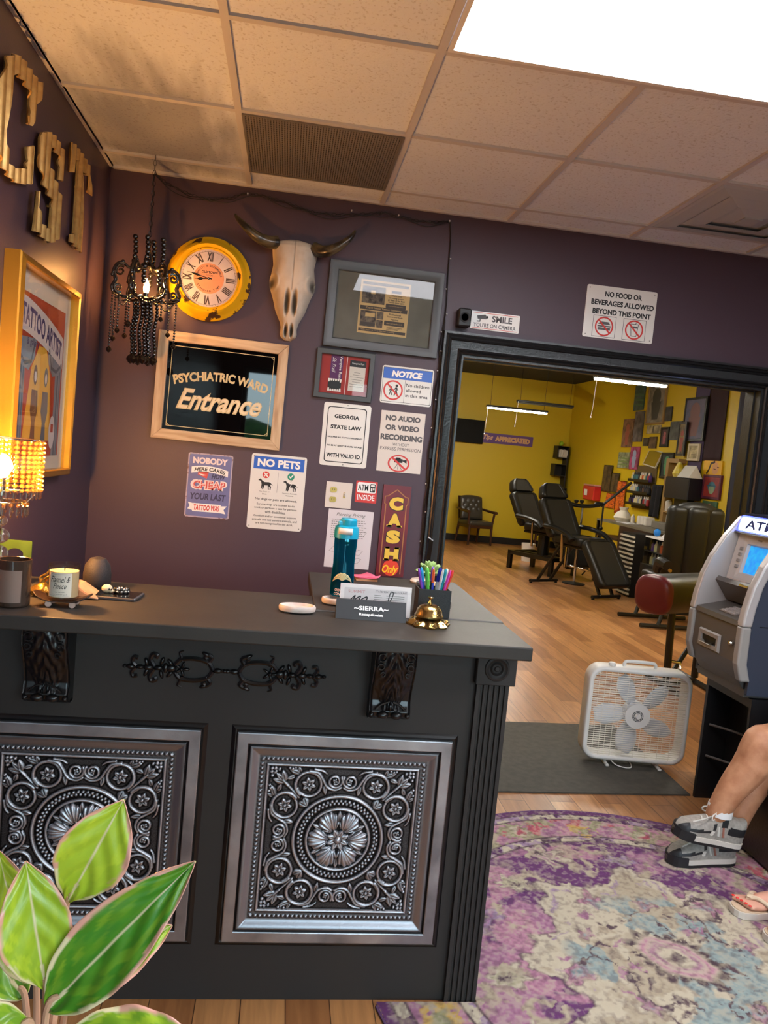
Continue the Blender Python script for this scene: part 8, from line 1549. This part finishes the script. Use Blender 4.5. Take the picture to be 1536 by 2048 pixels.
mb = MB(); mb.lathe([(0, 0), (0.04, 0.0), (0.045, 0.01), (0.045, 0.14), (0.02, 0.16), (0, 0.165)], M_WHT2, seg=14); o = mb.build('spray_bottle', None, (XS - 0.09, 10.62, 1.1405)); tag(o, 'white bottle standing left of the black cabinet on the top tan shelf', 'bottle')
o = copy_thing(o, (XS - 0.09, 9.957, 1.1405), label='white bottle on the tan shelf, right of the black cabinet bracket')
mb = MB(); mb.add([(-0.1, -0.16, 0), (0.1, -0.16, 0), (0.1, 0.16, 0), (-0.1, 0.16, 0), (0.0, -0.15, 0.17), (0.0, 0.15, 0.17)], [(0, 3, 2, 1), (0, 1, 4), (3, 5, 2), (0, 4, 5, 3), (1, 2, 5, 4)], M_WHT); o = mb.build('tent_card', None, (XS - 0.13, 10.05, 1.641), smooth=0); tag(o, 'white folded tent card on top of the black cabinet', 'card')
mb = MB(); mb.lathe([(0, 0), (0.07, 0), (0.09, 0.05), (0.06, 0.13), (0.03, 0.2), (0, 0.22)], mat('yellow wrap', (214, 190, 40), rough=0.5, c2=(220, 210, 170), ns=9), seg=9); o = mb.build('yellow_ornament', None, (XS - 0.13, 10.36, 1.641)); tag(o, 'yellow wrapped ornament beside the white tent card', 'ornament')
for k, (y, z, h_, c, lb) in enumerate(((10.55, 0.931, 0.16, (190, 180, 160), 'pale packet at the left of the middle tan shelf'), (10.4, 0.931, 0.13, (110, 96, 140), 'violet packet on the middle tan shelf'), (10.2, 0.931, 0.15, (200, 120, 60), 'orange packet on the middle tan shelf'), (10.55, 0.701, 0.18, (196, 190, 182), 'white packet on the lowest tan shelf'), (10.3, 0.701, 0.15, (90, 84, 88), 'grey packet on the lowest tan shelf'), (10.5, 1.141, 0.06, (206, 200, 196), 'flat white packet on the top tan shelf'))):
    mb = MB(); mb.box((0.09, 0.12, h_), (0, 0, h_ / 2), mat('packet %d' % k, c, rough=0.5), bev=0.006); o = mb.build('supply_packet', None, (XS - 0.07, y, z), smooth=0); tag(o, lb, 'packet', 'packets on the tan shelves')
# work desk, carts and what stands on them
t = thing('work_desk', 'long work desk with grey top along the right studio wall', 'desk', (5.19, 10.75, 0)); M_DTOP = mat('grey desk top', (120, 112, 96), rough=0.4); M_DWD = mat('dark brown desk wood', (58, 38, 26), rough=0.5)
mb = MB(); mb.b2((-0.28, -0.95, 0.86), (0.28, 0.95, 0.89), M_DTOP); mb.build('desk_top', t, smooth=0); mb = MB(); mb.b2((-0.28, -0.93, 0.0005), (0.28, 0.1, 0.86), M_DWD); mb.build('drawer_block', t, smooth=0)
for sx in (-1, 1): mb = MB(); mb.b2((sx * 0.26 - 0.02, 0.9, 0.0005), (sx * 0.26 + 0.02, 0.94, 0.86), M_STL); mb.build('leg', t, smooth=0)
mb = MB(); mb.b2((-0.275, 0.12, 0.62), (0.28, 0.9, 0.65), M_DWD); mb.build('lower_shelf', t, smooth=0)
mb = MB(); mb.lathe([(0, 0), (0.1, 0.005), (0.13, 0.06), (0.1, 0.13), (0.05, 0.17), (0.07, 0.22), (0, 0.21)], mat('white plastic bag', (216, 206, 188), rough=0.5, bump=1.0, bs=30), seg=11, fn=lambda x, y, z: (x * (1 + 0.25 * math.sin(3 * math.atan2(y, x))), y, z)); o = mb.build('plastic_bag', None, (5.2, 11.38, 0.8905)); tag(o, 'crumpled white plastic bag on the far end of the desk', 'bag')
mb = MB(); mb.lathe([(0, 0), (0.03, 0), (0.032, 0.1), (0.012, 0.125), (0.012, 0.14), (0, 0.142)], M_WHT2, seg=12); o = mb.build('lotion_bottle', None, (5.22, 11.1, 0.8905)); tag(o, 'small white bottle beside the plastic bag on the desk', 'bottle')
for k, y in enumerate((10.95, 10.84, 10.73)): mb = MB(); mb.box((0.14, 0.085, 0.13), (0, 0, 0.065), M_WHT2, bev=0.012); o = mb.build('white_box', None, (5.3, y, 0.8905), smooth=0); tag(o, 'small white box on the desk, %s of the row of three' % ('left end', 'middle', 'right end')[k], 'box', 'white boxes on the desk')
mb = MB(); mb.box((0.18, 0.3, 0.012), (0, 0, 0.006), M_PAPER); o = mb.build('paper_towels', None, (5.1, 11.0, 0.8905), rot=(0, 0, 0.2), smooth=0); tag(o, 'flat white paper towels on the desk edge', 'paper')
mb = MB(); mb.box((0.16, 0.4, 0.1), (0, 0, 0.05), mat('grey tray', (118, 112, 104), rough=0.5), bev=0.01); o = mb.build('grey_tray', None, (5.3, 10.3, 0.8905), smooth=0); tag(o, 'grey tray on the near end of the desk', 'tray')
t = thing('drawer_tower', 'tower of black trays edged white beside the desk', 'drawers', (4.72, 9.86, 0)); mb = MB(); mb.b2((-0.11, -0.2, 0.0005), (0.15, 0.2, 0.84), mat('tower black', (24, 20, 18), rough=0.5)); mb.build('carcass', t, smooth=0)
for k in range(14): mb = MB(); mb.b2((-0.14, -0.2, 0.03 + k * 0.058), (-0.108, 0.2, 0.052 + k * 0.058), mat('tray edge white', (206, 196, 176), rough=0.4)); mb.build('tray', t, smooth=0)
t = thing('glass_cabinet', 'clear fronted cabinet of coloured bottles on a black cart', 'cabinet', (4.85, 9.0, 0)); mb = MB(); mb.b2((-0.26, -0.38, 0.0005), (0.2, 0.4, 0.5), mat('cart black', (24, 22, 22), rough=0.4)); mb.build('cart', t, smooth=0); mb = MB(); mb.b2((-0.24, -0.36, 0.84), (0.18, 0.38, 0.86), M_PW); mb.b2((0.16, -0.36, 0.5), (0.18, 0.38, 0.84), M_STL); mb.b2((-0.24, -0.36, 0.66), (0.16, 0.38, 0.67), M_STL)
for y in (-0.36, 0.37): mb.b2((-0.24, y, 0.5), (0.16, y + 0.01, 0.84), M_STL)
mb.build('case', t, smooth=0); mb = MB(); mb.add([(-0.245, -0.36, 0.5), (-0.245, 0.38, 0.5), (-0.245, 0.38, 0.84), (-0.245, -0.36, 0.84)], [(0, 3, 2, 1)], M_PANE); mb.build('front_pane', t, smooth=0)
for r_, z in enumerate((0.501, 0.6705)):
    for k in range(9):
        ci = random.randrange(len(cols)); y = 9.0 - 0.3 + k * 0.077; lb = 'small bottle on the %s shelf inside the clear fronted cabinet' % ('lower', 'upper')[r_]; gr = 'bottles on the %s cabinet shelf' % ('lower', 'upper')[r_]
        if ci in made: o = copy_thing(made[ci], (4.7, y, z), label=lb); o['group'] = gr
mb = MB(); mb.ball((0.045, 0.045, 0.05), (0, 0, 0.05), mat('bright blue cap', (30, 120, 210), rough=0.4), seg=12); o = mb.build('blue_ball', None, (4.72, 9.3, 0.8605)); tag(o, 'bright blue knob shaped cap on the clear cabinet', 'cap')
mb = MB(); mb.add([(-0.05, -0.06, 0), (0.05, -0.06, 0), (0.05, 0.06, 0), (-0.05, 0.06, 0), (0.02, 0, 0.12)], [(0, 3, 2, 1), (0, 1, 4), (1, 2, 4), (2, 3, 4), (3, 0, 4)], M_PAPER); o = mb.build('tissue', None, (4.75, 9.1, 0.8605), smooth=0); tag(o, 'white tissue sticking up on the clear cabinet', 'tissue')
# black curtain at the right of the doorway view
t = thing('black_curtain', 'tall dark navy black curtain at the right edge of the doorway', 'curtain', (5.38, 8.55, 0)); M_CURT = mat('navy black curtain', (24, 24, 38), rough=0.6)
P = np.zeros((12, 70, 3))
for i in range(12):
    for j in range(70): u_ = j / 69; P[i, j] = ((u_ - 0.5) * 0.42, 0.035 * math.sin(u_ * 34 + 0.15 * i), 0.02 + i / 11 * 3.2)
mb = MB(); mb.grid(P, M_CURT); mb.build('fabric', t, solid=0.004, smooth=180); mb = MB(); mb.tube([(-0.22, 0, 3.23), (0.215, 0, 3.23)], 0.015, M_STL, seg=8); mb.build('rail', t)
